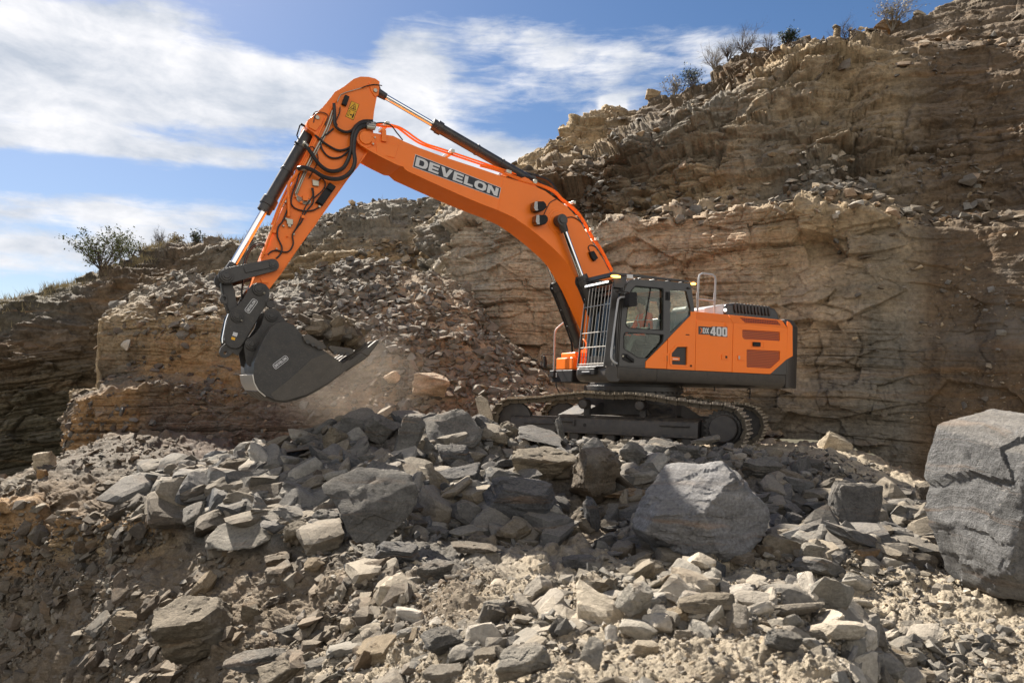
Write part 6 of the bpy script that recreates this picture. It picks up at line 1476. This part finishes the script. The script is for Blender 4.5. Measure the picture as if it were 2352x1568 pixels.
HR = [
 # pile, front and middle
 (852, 1160, 226, 176, 9.1, (50, -24, 8), 'slab', 'grey', 11, 'huge flat grey slab leaning on the front of the rubble pile'),
 (556, 1216, 172, 96, 8.9, (48, -22, -12), 'slab', 'pale', 12, 'large pale flat slab lying tilted near the left foot of the rubble pile'),
 (1256, 1068, 162, 88, 10.4, (18, 6, 8), 'block', 'tan', 13, 'broad rough-topped buff boulder in the pile below the front of the track'),
 (1368, 1092, 122, 134, 10.3, (20, 12, 30), 'chunk', 'brown', 14, 'brown angular boulder right of the broad rough-topped buff boulder'),
 (1192, 1152, 176, 118, 9.6, (25, 14, -20), 'block', 'blue', 15, 'dark grey boulder stained orange above the sharp sunlit wedges'),
 (1440, 1134, 108, 30, 9.9, (6, 2, 5), 'slab', 'ora', 16, 'orange-brown layered slab lying flat left of the big round boulder'),
 (1438, 1162, 96, 28, 9.8, (4, -3, -8), 'slab', 'brown', 17, 'lower brown slab directly under the orange-brown layered slab'),
 (940, 1006, 76, 108, 11.3, (78, 8, 6), 'slab', 'grey', 18, 'upright grey slab standing on the crest of the pile'),
 (876, 986, 92, 76, 11.5, (30, 34, 20), 'block', 'grey', 19, 'split layered block tilted down to the right on the crest of the pile'),
 (1040, 984, 138, 92, 11.6, (50, -6, 5), 'slab', 'grey', 20, 'wide olive-grey slab on the crest left of the track'),
 (1048, 1050, 92, 66, 10.9, (28, 10, 0), 'block', 'blue', 21, 'square grey block with a sunlit stepped top in the middle of the pile'),
 (1042, 1098, 124, 74, 10.0, (30, -14, 12), 'block', 'blue', 22, 'dark grey block right of the huge flat grey slab'),
 (1080, 1165, 118, 22, 9.3, (20, -44, 0), 'slab', 'pale', 23, 'long thin sunlit splinter pointing up to the right'),
 (1075, 1218, 92, 30, 8.8, (25, -30, 10), 'slab', 'pale', 24, 'pale flat stone with a white sunlit face at the foot of the pile'),
 (1176, 1218, 92, 66, 8.7, (30, -20, 30), 'chunk', 'tan', 25, 'split wedge of tan rock with a dark shaded cleft at the foot of the pile'),
 (1290, 1220, 92, 54, 8.7, (20, 6, 10), 'block', 'tan', 26, 'rounded tan block at the pile foot left of the big round boulder'),
 (1358, 1180, 40, 84, 9.0, (70, 60, 10), 'slab', 'blue', 27, 'narrow dark slab standing on end left of the big round boulder'),
 (1220, 1150, 40, 60, 9.4, (50, 30, 0), 'chunk', 'grey', 28, 'small pointed grey stone beside the orange-stained dark boulder'),
 (1095, 1256, 120, 30, 8.3, (4, 2, -4), 'slab', 'dark', 29, 'long dark slab lying flat in front of the sunlit wedges'),
 (1000, 1312, 88, 62, 7.2, (24, -12, 20), 'chunk', 'grey', 30, 'rounded grey-brown boulder on the slope in front of the dark slab'),
 (910, 1268, 104, 52, 7.9, (22, 8, 6), 'block', 'blue', 31, 'dusty dark grey block in the hollow below the huge flat slab'),
 (600, 1100, 100, 60, 10.2, (34, -22, 10), 'block', 'pale', 32, 'pale rounded slab leaning left in the left arm of the pile'),
 (612, 1052, 84, 52, 11.1, (30, -26, 0), 'block', 'grey', 33, 'grey-brown slab leaning left on the left crest of the pile'),
 (538, 1078, 70, 56, 11.0, (20, 0, 40), 'chunk', 'brown', 34, 'brown blunt boulder at the left end of the pile'),
 (498, 1103, 96, 36, 10.4, (12, 12, 0), 'slab', 'pale', 35, 'cream layered slab at the far left end of the pile'),
 (716, 1080, 92, 62, 10.4, (30, -24, 0), 'block', 'grey', 36, 'dark block with a bright sunlit top plane left of the huge flat slab'),
 (728, 1140, 104, 30, 9.8, (6, 2, 0), 'slab', 'grey', 37, 'grey flagstone lying level left of the huge flat slab'),
 (670, 1036, 120, 24, 11.3, (10, -28, 0), 'slab', 'brown', 38, 'long brown plank-like slab sloping down to the left along the crest'),
 (770, 1010, 60, 62, 11.5, (20, 10, 70), 'chunk', 'tan', 39, 'tan two-lobed boulder on the crest at the middle of the left arm'),
 (845, 1085, 50, 60, 10.7, (30, 10, 20), 'chunk', 'ora', 40, 'tan-orange stone above the upper left edge of the huge flat slab'),
 (690, 1218, 80, 56, 8.7, (40, -26, 20), 'chunk', 'tan', 41, 'tan pointed wedge between the pale flat slab and the huge slab'),
 (500, 1180, 90, 40, 9.5, (20, -32, 0), 'slab', 'brown', 42, 'brown flake resting against the upper edge of the pale tilted slab'),
 (745, 1190, 70, 44, 9.2, (20, 4, 0), 'block', 'grey', 43, 'low grey block at the left edge of the huge flat slab'),
 (1240, 1000, 100, 50, 11.6, (24, 14, 5), 'slab', 'blue', 44, 'light grey rough slab tilted in front of the track frame'),
 (1168, 988, 46, 44, 11.9, (30, -30, 0), 'chunk', 'tan', 45, 'sharp-pointed tan stone in front of the left end of the track'),
 (1142, 1008, 56, 34, 11.7, (14, 4, 0), 'block', 'tan', 46, 'buff cube-like stone left of the light grey rough slab'),
 (1286, 982, 24, 54, 12.0, (70, 50, 0), 'slab', 'grey', 47, 'thin grey slab standing upright against the track frame'),
 (1112, 940, 40, 66, 14.6, (70, -34, 0), 'slab', 'pale', 48, 'brilliant sunlit slab standing beside the left tip of the track'),
 (1620, 1010, 70, 26, 12.2, (10, -22, 0), 'slab', 'grey', 49, 'grey slab sloping up towards the round hub of the sprocket'),
 (1580, 1040, 64, 40, 11.7, (14, 4, 10), 'block', 'grey', 50, 'grey square-edged block in front of the sprocket'),
 (1455, 1040, 66, 52, 11.6, (30, 30, 0), 'chunk', 'grey', 51, 'grey triangular stone below the middle of the track frame'),
 (1500, 1080, 96, 40, 10.9, (16, 16, 0), 'slab', 'tan', 52, 'buff slab lying above the big round boulder'),
 (1748, 1078, 98, 62, 11.0, (26, 12, 0), 'block', 'grey', 53, 'smooth grey-brown boulder standing proud right of the big round boulder'),
 (1965, 1172, 128, 140, 10.4, (52, 22, 0), 'slab', 'grey', 54, 'broad weathered slab sloping down to the right at the right end of the pile'),
 (1892, 1206, 72, 74, 9.6, (30, 10, 20), 'chunk', 'tan', 55, 'tan layered block in shade left of the broad weathered slab'),
 (1752, 1180, 76, 62, 9.6, (30, 20, 0), 'block', 'grey', 56, 'grey stone touching the right flank of the big round boulder'),
 (1820, 1202, 52, 56, 9.6, (20, 10, 30), 'chunk', 'blue', 57, 'dark grey pointed stone behind the yellow-white pebble heap'),
 (2128, 1126, 54, 44, 10.4, (20, -10, 0), 'chunk', 'dark', 58, 'dark stone half hidden behind the left edge of the giant boulder'),
 (2040, 1226, 90, 60, 9.3, (30, 12, 0), 'block', 'blue', 59, 'dark blue-grey wedge left of the giant boulder foot'),
 # floor and mound
 (1868, 1266, 66, 44, 8.5, (10, 6, 10), 'chunk', 'pale', 60, 'cracked pale cobble on the quarry floor between the two big boulders'),
 (1990, 1274, 66, 32, 8.4, (10, 0, 20), 'block', 'ora', 61, 'yellow-brown block on the quarry floor between the two big boulders'),
 (1456, 1376, 92, 86, 5.6, (20, 10, 20), 'chunk', 'pale', 62, 'pale blue-grey rounded boulder on top of the foreground mound'),
 (1200, 1520, 128, 96, 3.9, (14, -8, 20), 'chunk', 'pale', 63, 'large pale boulder at the bottom edge of the foreground mound'),
 (1016, 1470, 100, 70, 4.7, (20, -20, 10), 'chunk', 'grey', 64, 'light grey rough boulder on the left flank of the foreground mound'),
 (1622, 1384, 136, 50, 5.2, (14, -18, 0), 'block', 'tan', 65, 'long tan block lying on the crest of the foreground mound'),
 (1772, 1368, 128, 44, 5.3, (12, 14, 0), 'slab', 'blue', 66, 'dark grey flat slab on the crest of the foreground mound'),
 (1700, 1420, 90, 50, 4.9, (20, -20, 0), 'chunk', 'sand', 67, 'buff lump right of the long tan block on the mound'),
 (1490, 1310, 80, 56, 7.0, (24, 20, 0), 'chunk', 'tan', 68, 'tan boulder half buried below the big round boulder'),
 (1330, 1290, 80, 36, 7.9, (10, 0, 0), 'chunk', 'blue', 69, 'dark stone lying alone on the pale floor in front of the pile'),
 (1388, 1340, 60, 44, 6.6, (14, 6, 0), 'chunk', 'blue', 70, 'smooth dark cobble near the mound left of the pale rounded boulder'),
 (1360, 1500, 56, 80, 4.2, (50, 20, 0), 'slab', 'pale', 71, 'upright cream flake at the heart of the foreground mound'),
 (1480, 1490, 70, 44, 4.1, (10, 10, 0), 'chunk', 'sand', 72, 'yellowish cobble in the foreground mound below the pale rounded boulder'),
 (1800, 1470, 90, 56, 4.2, (14, 10, 10), 'chunk', 'grey', 73, 'grey-brown cobble with an orange side on the right flank of the mound'),
 (1960, 1500, 60, 76, 4.0, (50, 34, 0), 'slab', 'pale', 74, 'pale pointed shard leaning on the right flank of the mound'),
 (450, 1446, 216, 160, 6.7, (20, -10, 10), 'boulder', 'buff', 75, 'big half-buried boulder topped with dirt on the left slope'),
 (588, 1516, 158, 62, 5.2, (24, -30, 0), 'block', 'grey', 76, 'long slanting grey slab near the bottom edge left of the centre'),
 (640, 1552, 106, 78, 4.8, (30, -26, 20), 'block', 'tan', 77, 'tan block under the long slanting grey slab at the bottom edge'),
 (575, 1400, 46, 56, 6.6, (20, 20, 0), 'chunk', 'tan', 78, 'tan egg-shaped stone right of the big half-buried boulder'),
 (660, 1450, 70, 40, 5.9, (20, -30, 0), 'chunk', 'grey', 79, 'light grey block on the left slope above the long slanting slab'),
 (800, 1440, 40, 50, 5.6, (30, -20, 0), 'chunk', 'sand', 80, 'cream pointed stone on the slope left of the mound'),
 (740, 1520, 90, 30, 5.0, (20, -40, 0), 'slab', 'grey', 81, 'narrow grey splinter sloping up right near the bottom edge'),
 (640, 1285, 66, 40, 7.8, (20, -10, 0), 'chunk', 'brown', 82, 'brown rounded stone on the slope below the pale tilted slab'),
 # benches, far slopes and skyline
 (101, 1057, 60, 44, 14.4, (8, -4, 10), 'block', 'sand', 83, 'bright cream block perched on the left ridge'),
 (98, 1088, 30, 22, 14.3, (0, 0, 10), 'block', 'ora', 84, 'small orange block directly under the bright perched block'),
 (352, 655, 64, 34, 24.6, (20, -30, 0), 'slab', 'tan', 85, 'long tan slab on the bench left of the bucket, upper of the pair'),
 (306, 698, 48, 34, 22.8, (26, -40, 0), 'slab', 'pale', 86, 'pale sunlit slab on the bench lip, lower of the pair'),
 (990, 884, 88, 58, 19.2, (20, 14, 10), 'boulder', 'pink', 87, 'large pinkish boulder in the talus left of the track'),
 (900, 866, 40, 30, 19.8, (20, -30, 0), 'chunk', 'pink', 88, 'pale pink stone left of the large pinkish boulder'),
 (1918, 1026, 84, 74, 17.2, (20, 20, 0), 'boulder', 'sand', 89, 'jagged sunlit boulder at the cliff foot right of the track'),
 (2046, 84, 84, 38, 26.5, (0, 4, 6), 'block', 'ora', 90, 'large orange-brown block on the cliff top'),
 (2112, 92, 30, 18, 26.2, (0, 4, 30), 'chunk', 'pale', 91, 'small white stone right of the large orange-brown block'),
 (1748, 124, 36, 16, 29.0, (0, 0, 6), 'block', 'ora', 92, 'small orange block among the shrubs on the cliff top'),
 (1500, 221, 38, 30, 31.0, (0, 10, 6), 'chunk', 'tan', 93, 'lone pale stone on the skyline above the boom lamps'),
]
KD = dict(slab=(.85, .9, 5, .04), block=(.75, .6, 6, .05), chunk=(.8, .25, 9, .06), boulder=(.8, .35, 8, .07))
for (px, py, wpx, hpx, d, r_, kind, col, sd, lab) in HR:
    if d < 14.5:
        q_, _ = G.near(px, py+hpx*.40, d-1.5, d+1.5)
        if abs(q_[1]-d) < 1.5: d = float(q_[1])-wpx/F*d*.10
    elif px > 1400 and py < 240: py, d = sil(Rc, px); py -= hpx*.12; d += .3
    k = KD[kind]; W2 = wpx/F*d/2; H2 = hpx/F*d/2
    if kind == 'slab':
        a_ = abs(r_[0]); thick = min(W2, H2)*.32 if max(wpx/hpx, hpx/wpx) < 2.2 else min(W2, H2)*.8
        dims = (W2, max(H2/max(sin(radians(a_)), .35), W2*.4) if a_ > 12 else W2*.7, thick) if wpx >= hpx*.6 else (H2*1.05, W2*1.3, W2*.6)
        if wpx < hpx*.6: dims = (H2, W2, W2*.5)
    else: dims = (W2*1.02, (W2+H2)/2*k[0], H2*1.08)
    lv = 5 if wpx > 75 else 4
    V, Fc = rockshape(sd*7+1, dims, lv, k[2], 30, k[1], k[3])
    R = rot(*r_)
    if kind == 'slab' and wpx < hpx*.6: R = rot(90, 0, 0) @ rot(0, 0, 90-r_[1]*.5) if False else rot(r_[0]*.2, 78, r_[2]+20)
    P = V @ R.T; ex0 = np.abs(P).max(0)         # fit the extents as seen
    sx = W2/ex0[0]; sz = H2/ex0[2]; q = np.clip(np.array([sx, (sx+sz)/2, sz]), .6, 1.7)
    P, c_ = fit(P*q, d, (px-wpx/2, py-hpx/2, px+wpx/2, py+hpx/2))
    col = dict(grey='mid', tan='buff', brown='umber', pale='light', ora='rust').get(col, col) if d < 12.5 else col
    o = stone_obj(P, Fc, tuple(np.array(PAL[col])*rng.uniform(.9, 1.12)), c_, np.eye(3), lab, 'rock' if wpx < 85 else 'boulder', name='rock' if wpx < 85 else 'boulder')
# the two giants
pl = [((-.42, -.52, .74), .60), ((-.90, -.30, .25), .84), ((.50, -.85, .06), .58), ((-.45, -.82, -.32), .70), ((.72, -.2, .66), .80), ((.97, .1, -.1), .96), ((.1, .2, .97), .90), ((0, .9, .2), .9), ((.1, -.5, -.86), .84), ((-.6, -.3, -.75), .82), ((.7, -.2, -.7), .92), ((0, 0, -1), .92), ((-.8, .5, .3), .9), ((-.1, -.35, .93), .82)]
V, Fc = rockshape(77, (.80, .70, .60), 6, 0, 60, .1, .05, pl, fk=.8)
V, c_ = fit(V, 7.95, (1450, 1058, 1768, 1300))
stone_obj(V, Fc, (.25, .252, .26), c_, np.eye(3), 'big rounded grey boulder standing alone in front of the rubble pile', 'boulder', name='boulder', ang=32)
pl = [((-.92, -.34, .20), .72), ((-.70, -.68, .22), .80), ((-.12, -.985, -.10), .66), ((.35, -.93, .02), .76), ((-.50, -.30, .80), .90), ((-.15, -.1, .98), .98), ((.3, 0, .95), 1.12), ((1, 0, 0), 1), ((0, 1, 0), 1), ((0, 0, -1), .97), ((-.5, -.5, -.75), 1.02), ((-.85, -.1, -.45), .98), ((-.1, -.8, -.6), .92)]
V, Fc = rockshape(78, (.98, .85, .90), 6, 0, 90, .1, .04, pl, fk=.6)
V, c_ = fit(V, 6.6, (2122, 938, 2560, 1388))
stone_obj(V, Fc, (.185, .182, .178), c_, np.eye(3), 'giant grey boulder taller than a person, cut off at the right edge', 'boulder', name='boulder', ang=32)
# repeated single stones: prototypes and copies
protos = []
for i in range(24):
    V, Fc = rockshape(500+i, SH[i % 8], 4, 6, 50, .7, .035)
    me = bpy.data.meshes.new('rock'); me.from_pydata(V.tolist(), [], Fc.tolist()); me.materials.append(MATS['stone']); smooth_angle(me, 28); protos.append(me)
used = [(h[0], h[1], max(h[2], h[3])*.42) for h in HR]+[(1607, 1182, 165), (2300, 1170, 190)]
CW = dict(blue='blue-grey', mid='grey', buff='buff', umber='dark brown', light='pale', sand='cream', tan='tan', grey='grey', pale='pale', brown='brown', soil='brown')
LM = [(852, 1160, 'huge flat grey slab'), (556, 1216, 'large pale tilted slab'), (1256, 1068, 'broad rough-topped buff boulder'), (1192, 1152, 'orange-stained dark boulder'), (1607, 1182, 'big rounded grey boulder'),
      (2200, 1230, 'giant boulder at the right edge'), (1040, 984, 'wide slab on the crest'), (1965, 1172, 'broad weathered slab'), (1456, 1376, 'rounded boulder on the mound'), (1200, 1520, 'pale boulder at the bottom edge'),
      (1622, 1384, 'long tan block on the mound'), (1772, 1368, 'dark flat slab on the mound'), (450, 1432, 'half-buried boulder on the left slope'), (588, 1516, 'long slanting slab'), (1748, 1078, 'boulder below the sprocket'),
      (538, 1078, 'brown boulder at the pile end'), (728, 1140, 'level grey flagstone'), (1000, 1312, 'rounded grey-brown boulder'), (1330, 1290, 'lone dark stone'), (1960, 1500, 'pale pointed shard'), (1016, 1470, 'rough boulder on the mound flank'), (1440, 1134, 'orange-brown layered slab')]
PROTO_O = [bpy.data.objects.new('rock', me) for me in protos]
IND = []
def individuals(loft, n, wf, smin, smax, power, names, label, group, up=.4, tilt=.4, lift=.3, dlim=(0, 99)):
    c_ = 0; tries = 0
    while c_ < n and tries < 12:
        tries += 1
        P, R, s_, T, U_, Y_ = scatter(loft, n*3, wf, smin, smax, power, names, None, tilt, up, lift); kk = LASTK
        for i in range(len(P)):
            if c_ >= n: break
            X = CX+F*P[i, 0]/P[i, 1]; Y = HY-F*P[i, 2]/P[i, 1]; r_ = s_[i]/P[i, 1]*F
            if X < 0 or X > 2352 or Y > 1568 or not (dlim[0] < P[i, 1] < dlim[1]): continue
            if any((X-u[0])**2+(Y-u[1])**2 < (u[2]+r_*.55)**2 for u in used): continue
            used.append((X, Y, r_*.55))
            pi_ = rng.integers(0, len(PROTO_O)); o = PROTO_O[pi_].copy(); COL.objects.link(o); o.name = 'rock'
            M = Matrix([list(q) for q in R[i]]).to_4x4() @ Matrix.Diagonal((s_[i], s_[i], s_[i], 1)); M.translation = Vector(P[i]); o.matrix_world = M; o.color = (*T[i], 1)
            tag(o, label, 'rock', group); c_ += 1
            sh = SH[pi_ % 8]; word = 'slab' if sh[2] < .36 else ('stone' if sh[2] < .5 else 'block')
            k = min(range(len(LM)), key=lambda q: (LM[q][0]-X)**2+(LM[q][1]-Y)**2*2); dx_, dy_ = X-LM[k][0], Y-LM[k][1]
            rel = ('right of' if dx_ > 0 else 'left of') if abs(dx_) > 1.3*abs(dy_) else ('below' if dy_ > 0 else 'above')
            big = 'large' if r_ > 36 else ('medium-sized' if r_ > 20 else 'small')
            IND.append((o, f'{big} {CW[kk[i]]} {word} {rel} the {LM[k][2]}', dx_*dx_+dy_*dy_))
individuals(G, 110, rows_w(5.9, 9.4, 440, 1150), .22, .50, 1.2, ['mid', 'blue', 'buff', 'light', 'umber'], '', 'blocks of the left half of the rubble pile')
individuals(G, 100, rows_w(5.9, 8.5, 1150, 2120, .15), .20, .46, 1.2, ['blue', 'mid', 'blue', 'buff', 'mid'], '', 'blocks of the right half of the rubble pile')
individuals(G, 55, rows_w(1, 3.8, 950, 2100), .08, .20, 1.0, ['pale', 'sand', 'grey', 'tan'], '', 'cobbles of the foreground mound')
individuals(G, 34, rows_w(1.5, 6, 200, 900), .14, .34, 1.0, ['tan', 'grey', 'brown'], '', 'stones of the left slope')
ORD = ['', 'second-nearest ', 'third-nearest ', 'fourth-nearest ', 'fifth-nearest ', 'sixth-nearest ', 'seventh-nearest ', 'eighth-nearest ', 'ninth-nearest ', 'tenth-nearest ']
cnt = {}
for o, lb, dd in sorted(IND, key=lambda t: t[2]):
    c_ = cnt.get(lb, 0); cnt[lb] = c_+1; o['label'] = (ORD[min(c_, 9)] if c_ or sum(1 for q in IND if q[1] == lb) == 1 else 'nearest ')+lb
# the load in the bucket
cb = np.array([P3('B', x, y, w) for x, y, w in ((985, 815, .55), (1060, 830, .3), (1120, 790, .1), (1180, 775, -.3), (1230, 790, -.5), (1290, 830, .2), (1390, 830, -.3), (1350, 890, .35), (1200, 900, .5), (1120, 880, .6), (1290, 930, .6), (1350, 960, .55), (1430, 1000, .5), (1480, 930, -.2), (1260, 880, .0), (1500, 900, -.3), (1210, 960, .6), (1080, 900, .6), (1400, 900, .1), (1160, 840, .3), (1320, 980, .4), (1240, 1010, .2), (1400, 1030, .1), (1080, 960, .2), (1180, 1050, .1), (1000, 880, .3), (1300, 1060, 0), (1090, 770, .0), (1150, 760, .2), (1260, 800, .3), (1040, 775, .3), (1340, 860, .2), (1300, 870, .6), (1440, 960, .4), (1210, 830, .4), (1120, 830, .5), (1390, 940, .6), (1460, 1020, .3), (1180, 930, .5))])
RR = Ry @ RH
ORN = 'first second third fourth fifth sixth seventh eighth ninth tenth eleventh twelfth thirteenth fourteenth fifteenth sixteenth seventeenth eighteenth nineteenth twentieth'.split()
cb = cb[np.argsort([-(c[0]) for c in cb])]
for i, c in enumerate(cb):
    w_ = RR @ c+T0+np.array([0, 0, .13]); src = PROTO_O[(2, 3, 7, 10, 11, 15, 18, 19, 23)[i % 9]]; o = src.copy(); COL.objects.link(o); o.name = 'rock'; s_ = rng.uniform(.10, .17)
    Rm = frame_from(np.array([[0, 0, 1.]]), rng.uniform(0, 6, 1), rng.normal(0, .6, (1, 3)))[0]
    M = Matrix([list(q) for q in Rm]).to_4x4() @ Matrix.Diagonal((s_, s_, s_, 1)); M.translation = Vector(w_); o.matrix_world = M
    o.color = (*tints(1, ['tan', 'tan', 'brown', 'buff', 'sand'])[0], 1); tag(o, ('%s stone from the left in the bucket load' % ORN[i] if i < 20 else '%s stone from the right in the bucket load' % ORN[len(cb)-1-i]), 'rock', 'stones heaped in the bucket')

# ================================================================= shrubs
simple('bark', (.085, .065, .05), .9)
simple('bark_pale', (.22, .19, .15), .9)
simple('leaf_green', (.10, .12, .035), .7)
simple('leaf_dark', (.03, .05, .02), .7)
simple('dry_grass', (.26, .21, .11), .85)
def shrub(px, py, d, h, spread, n_stem, lab, seed=0, leaf=None, nleaf=0, dens=1.0, bark='bark', lean=0.0, cat='shrub', name='bare_shrub'):
    py, d = sil(LL if px < 1000 else Rc, px); py += 6; r_ = random.Random(seed); base_ = Vector(((px-CX)/F*d, d, -(py-HY)/F*d)); root = empty(name, tuple(base_)); tag(root, lab, cat, None)
    V = []; Fs = []; LV = []; LF = []
    def seg(a_, b_, ra, rb):
        dr = (b_-a_).normalized(); u = dr.orthogonal().normalized(); w = dr.cross(u); o_ = len(V)
        for p, r in ((a_, ra), (b_, rb)):
            for k in range(3): t = 2*pi*k/3; V.append(p+r*(cos(t)*u+sin(t)*w))
        for k in range(3): Fs.append((o_+k, o_+(k+1) % 3, o_+3+(k+1) % 3, o_+3+k))
    tips = []
    def grow(p, dr, L_, r, lev):
        steps = 3
        for s_ in range(steps):
            dr = (dr+Vector((r_.gauss(0, .16), r_.gauss(0, .16), r_.gauss(.03, .10)))).normalized(); q = p+dr*L_/steps; seg(p, q, r, r*.8); p = q; r *= .8
            if lev > 0:
                for _ in range(1 if r_.random() < .5*dens else 2):
                    nd = (dr+Vector((r_.gauss(0, .55), r_.gauss(0, .55), r_.gauss(.05, .4)))).normalized(); grow(p, nd, L_*r_.uniform(.5, .75), r*.7, lev-1)
            else: tips.append(p)
    for i in range(n_stem):
        a_ = 2*pi*i/n_stem+r_.uniform(-.4, .4); t = r_.uniform(.15, 1)*spread
        grow(Vector((0, 0, -.05)), Vector((cos(a_)*t+lean, sin(a_)*t*.6, 1)).normalized(), h*r_.uniform(.45, .7), .018*h**.5*(2 if d > 20 else 1)*.7, 3)
    me = bpy.data.meshes.new('branches'); me.from_pydata([v[:] for v in V], [], Fs); me.materials.append(MATS[bark]); o = bpy.data.objects.new('branches', me); COL.objects.link(o); o.parent = root
    if leaf:
        for k in range(nleaf):
            p = tips[r_.randrange(len(tips))]+Vector((r_.gauss(0, .06), r_.gauss(0, .06), r_.gauss(0, .06))); s_ = r_.uniform(.02, .045)*(1.5 if d > 20 else 1)
            u = Vector((r_.gauss(0, 1), r_.gauss(0, 1), r_.gauss(0, 1))).normalized(); w = u.orthogonal().normalized(); o_ = len(LV)
            LV += [p-u*s_, p+w*s_*.5, p+u*s_, p-w*s_*.5]; LF.append((o_, o_+1, o_+2, o_+3))
        me = bpy.data.meshes.new('leaves'); me.from_pydata([v[:] for v in LV], [], LF); me.materials.append(MATS[leaf]); o = bpy.data.objects.new('leaves', me); COL.objects.link(o); o.parent = root
    return root
shrub(232, 640, 30.5, 1.5, 1.5, 12, 'largest shrub on the left skyline, round crown of bare twigs with first green leaves', 1, 'leaf_green', 1500)
shrub(300, 600, 31.5, 1.0, .9, 7, 'low greenish shrub just right of the largest shrub on the left skyline', 2, 'leaf_green', 500)
shrub(366, 566, 33, .8, .8, 6, 'thin bare bush where the left skyline steepens', 3)
shrub(451, 543, 34, .6, .9, 7, 'small dark bush standing alone on the left skyline', 4, 'leaf_dark', 300)
shrub(405, 550, 34, .4, .9, 6, 'low dry bush left of the small dark bush', 5, 'dry_grass', 200, bark='bark_pale')
shrub(1712, 145, 29.5, .95, .9, 9, 'tall bare bush on the right skyline beside the small orange block', 6)
shrub(1672, 172, 29.8, .8, .8, 8, 'bare bush just below the tall one on the right skyline', 7)
shrub(1768, 118, 29, .8, .35, 6, 'slim upright bare bush right of the tall bare bush', 8)
shrub(1640, 195, 30, .9, .8, 8, 'brown leafless bush halfway along the right skyline', 9, bark='bark_pale')
shrub(1590, 216, 30.5, .8, .9, 8, 'greyish bush with a dark green patch on the right skyline', 10, 'leaf_dark', 500)
shrub(1550, 224, 30.8, .8, .9, 7, 'lowest bush on the right skyline next to the lone pale stone', 11, 'dry_grass', 300, bark='bark_pale')
shrub(1808, 110, 28.6, .5, 1.2, 8, 'spreading green creeper on the right skyline', 12, 'leaf_dark', 900)
shrub(2050, 66, 27.5, 1.25, .6, 9, 'pale grey bush behind the large orange-brown block', 13, 'dry_grass', 500, bark='bark_pale')
shrub(1945, 86, 27.8, .7, 1.1, 6, 'thin spreading bare bush near the top of the right skyline', 14)
# dry grass along the left skyline
gv = []; gf = []
r_ = random.Random(5)
P, N_, U_, Y_, D_ = LL.sample(1500, rows_w(3.7, 4.15, -50, 640, .08))
for p in P:
    for _ in range(3):
        p0 = Vector(p)+Vector((r_.gauss(0, .08), r_.gauss(0, .08), 0)); hh = r_.uniform(.08, .34); dr = Vector((r_.gauss(0, .35), r_.gauss(0, .35), 1)); o_ = len(gv)
        gv += [p0+Vector((-.012, 0, 0)), p0+Vector((.012, 0, 0)), p0+dr*hh]; gf.append((o_, o_+1, o_+2))
me = bpy.data.meshes.new('dry_grass'); me.from_pydata([v[:] for v in gv], [], gf); me.materials.append(MATS['dry_grass']); o = bpy.data.objects.new('dry_grass', me); COL.objects.link(o); o['kind'] = 'stuff'; o['label'] = 'dry grass along the left skyline'

# ================================================================= dust hanging round the bucket
m_ = bpy.data.materials.new('dust'); m_.use_nodes = True; N = NT(m_.node_tree); N.n.remove(N.n['Principled BSDF']); MATS['dust'] = m_
pv = N.new('ShaderNodeVolumePrincipled'); pv.inputs['Color'].default_value = (.80, .68, .54, 1); pv.inputs['Anisotropy'].default_value = .3
tco = N.new('ShaderNodeTexCoord').outputs['Object']; ln = N.new('ShaderNodeVectorMath', operation='LENGTH'); N.l.new(tco, ln.inputs[0])
fall = N.rmp(ln.outputs['Value'], .15, 1.0, 1, 0, True); nz = N.rmp(N.noise(tco, 2.2, 4, .6, .6), .30, .75)
N.l.new(N.m('MULTIPLY', N.m('MULTIPLY', fall, nz), .26), pv.inputs['Density']); N.l.new(pv.outputs[0], N.n['Material Output'].inputs['Volume'])
V, Fc = ICO[3]; me = bpy.data.meshes.new('dust'); me.from_pydata(V.tolist(), [], Fc.tolist()); me.materials.append(m_)
o = bpy.data.objects.new('dust', me); COL.objects.link(o); o.location = ((800-CX)/F*13.8, 13.8, -(870-HY)/F*13.8); o.scale = (1.9, 1.3, 1.35); o['kind'] = 'stuff'; o['label'] = 'thin dust drifting round the bucket'
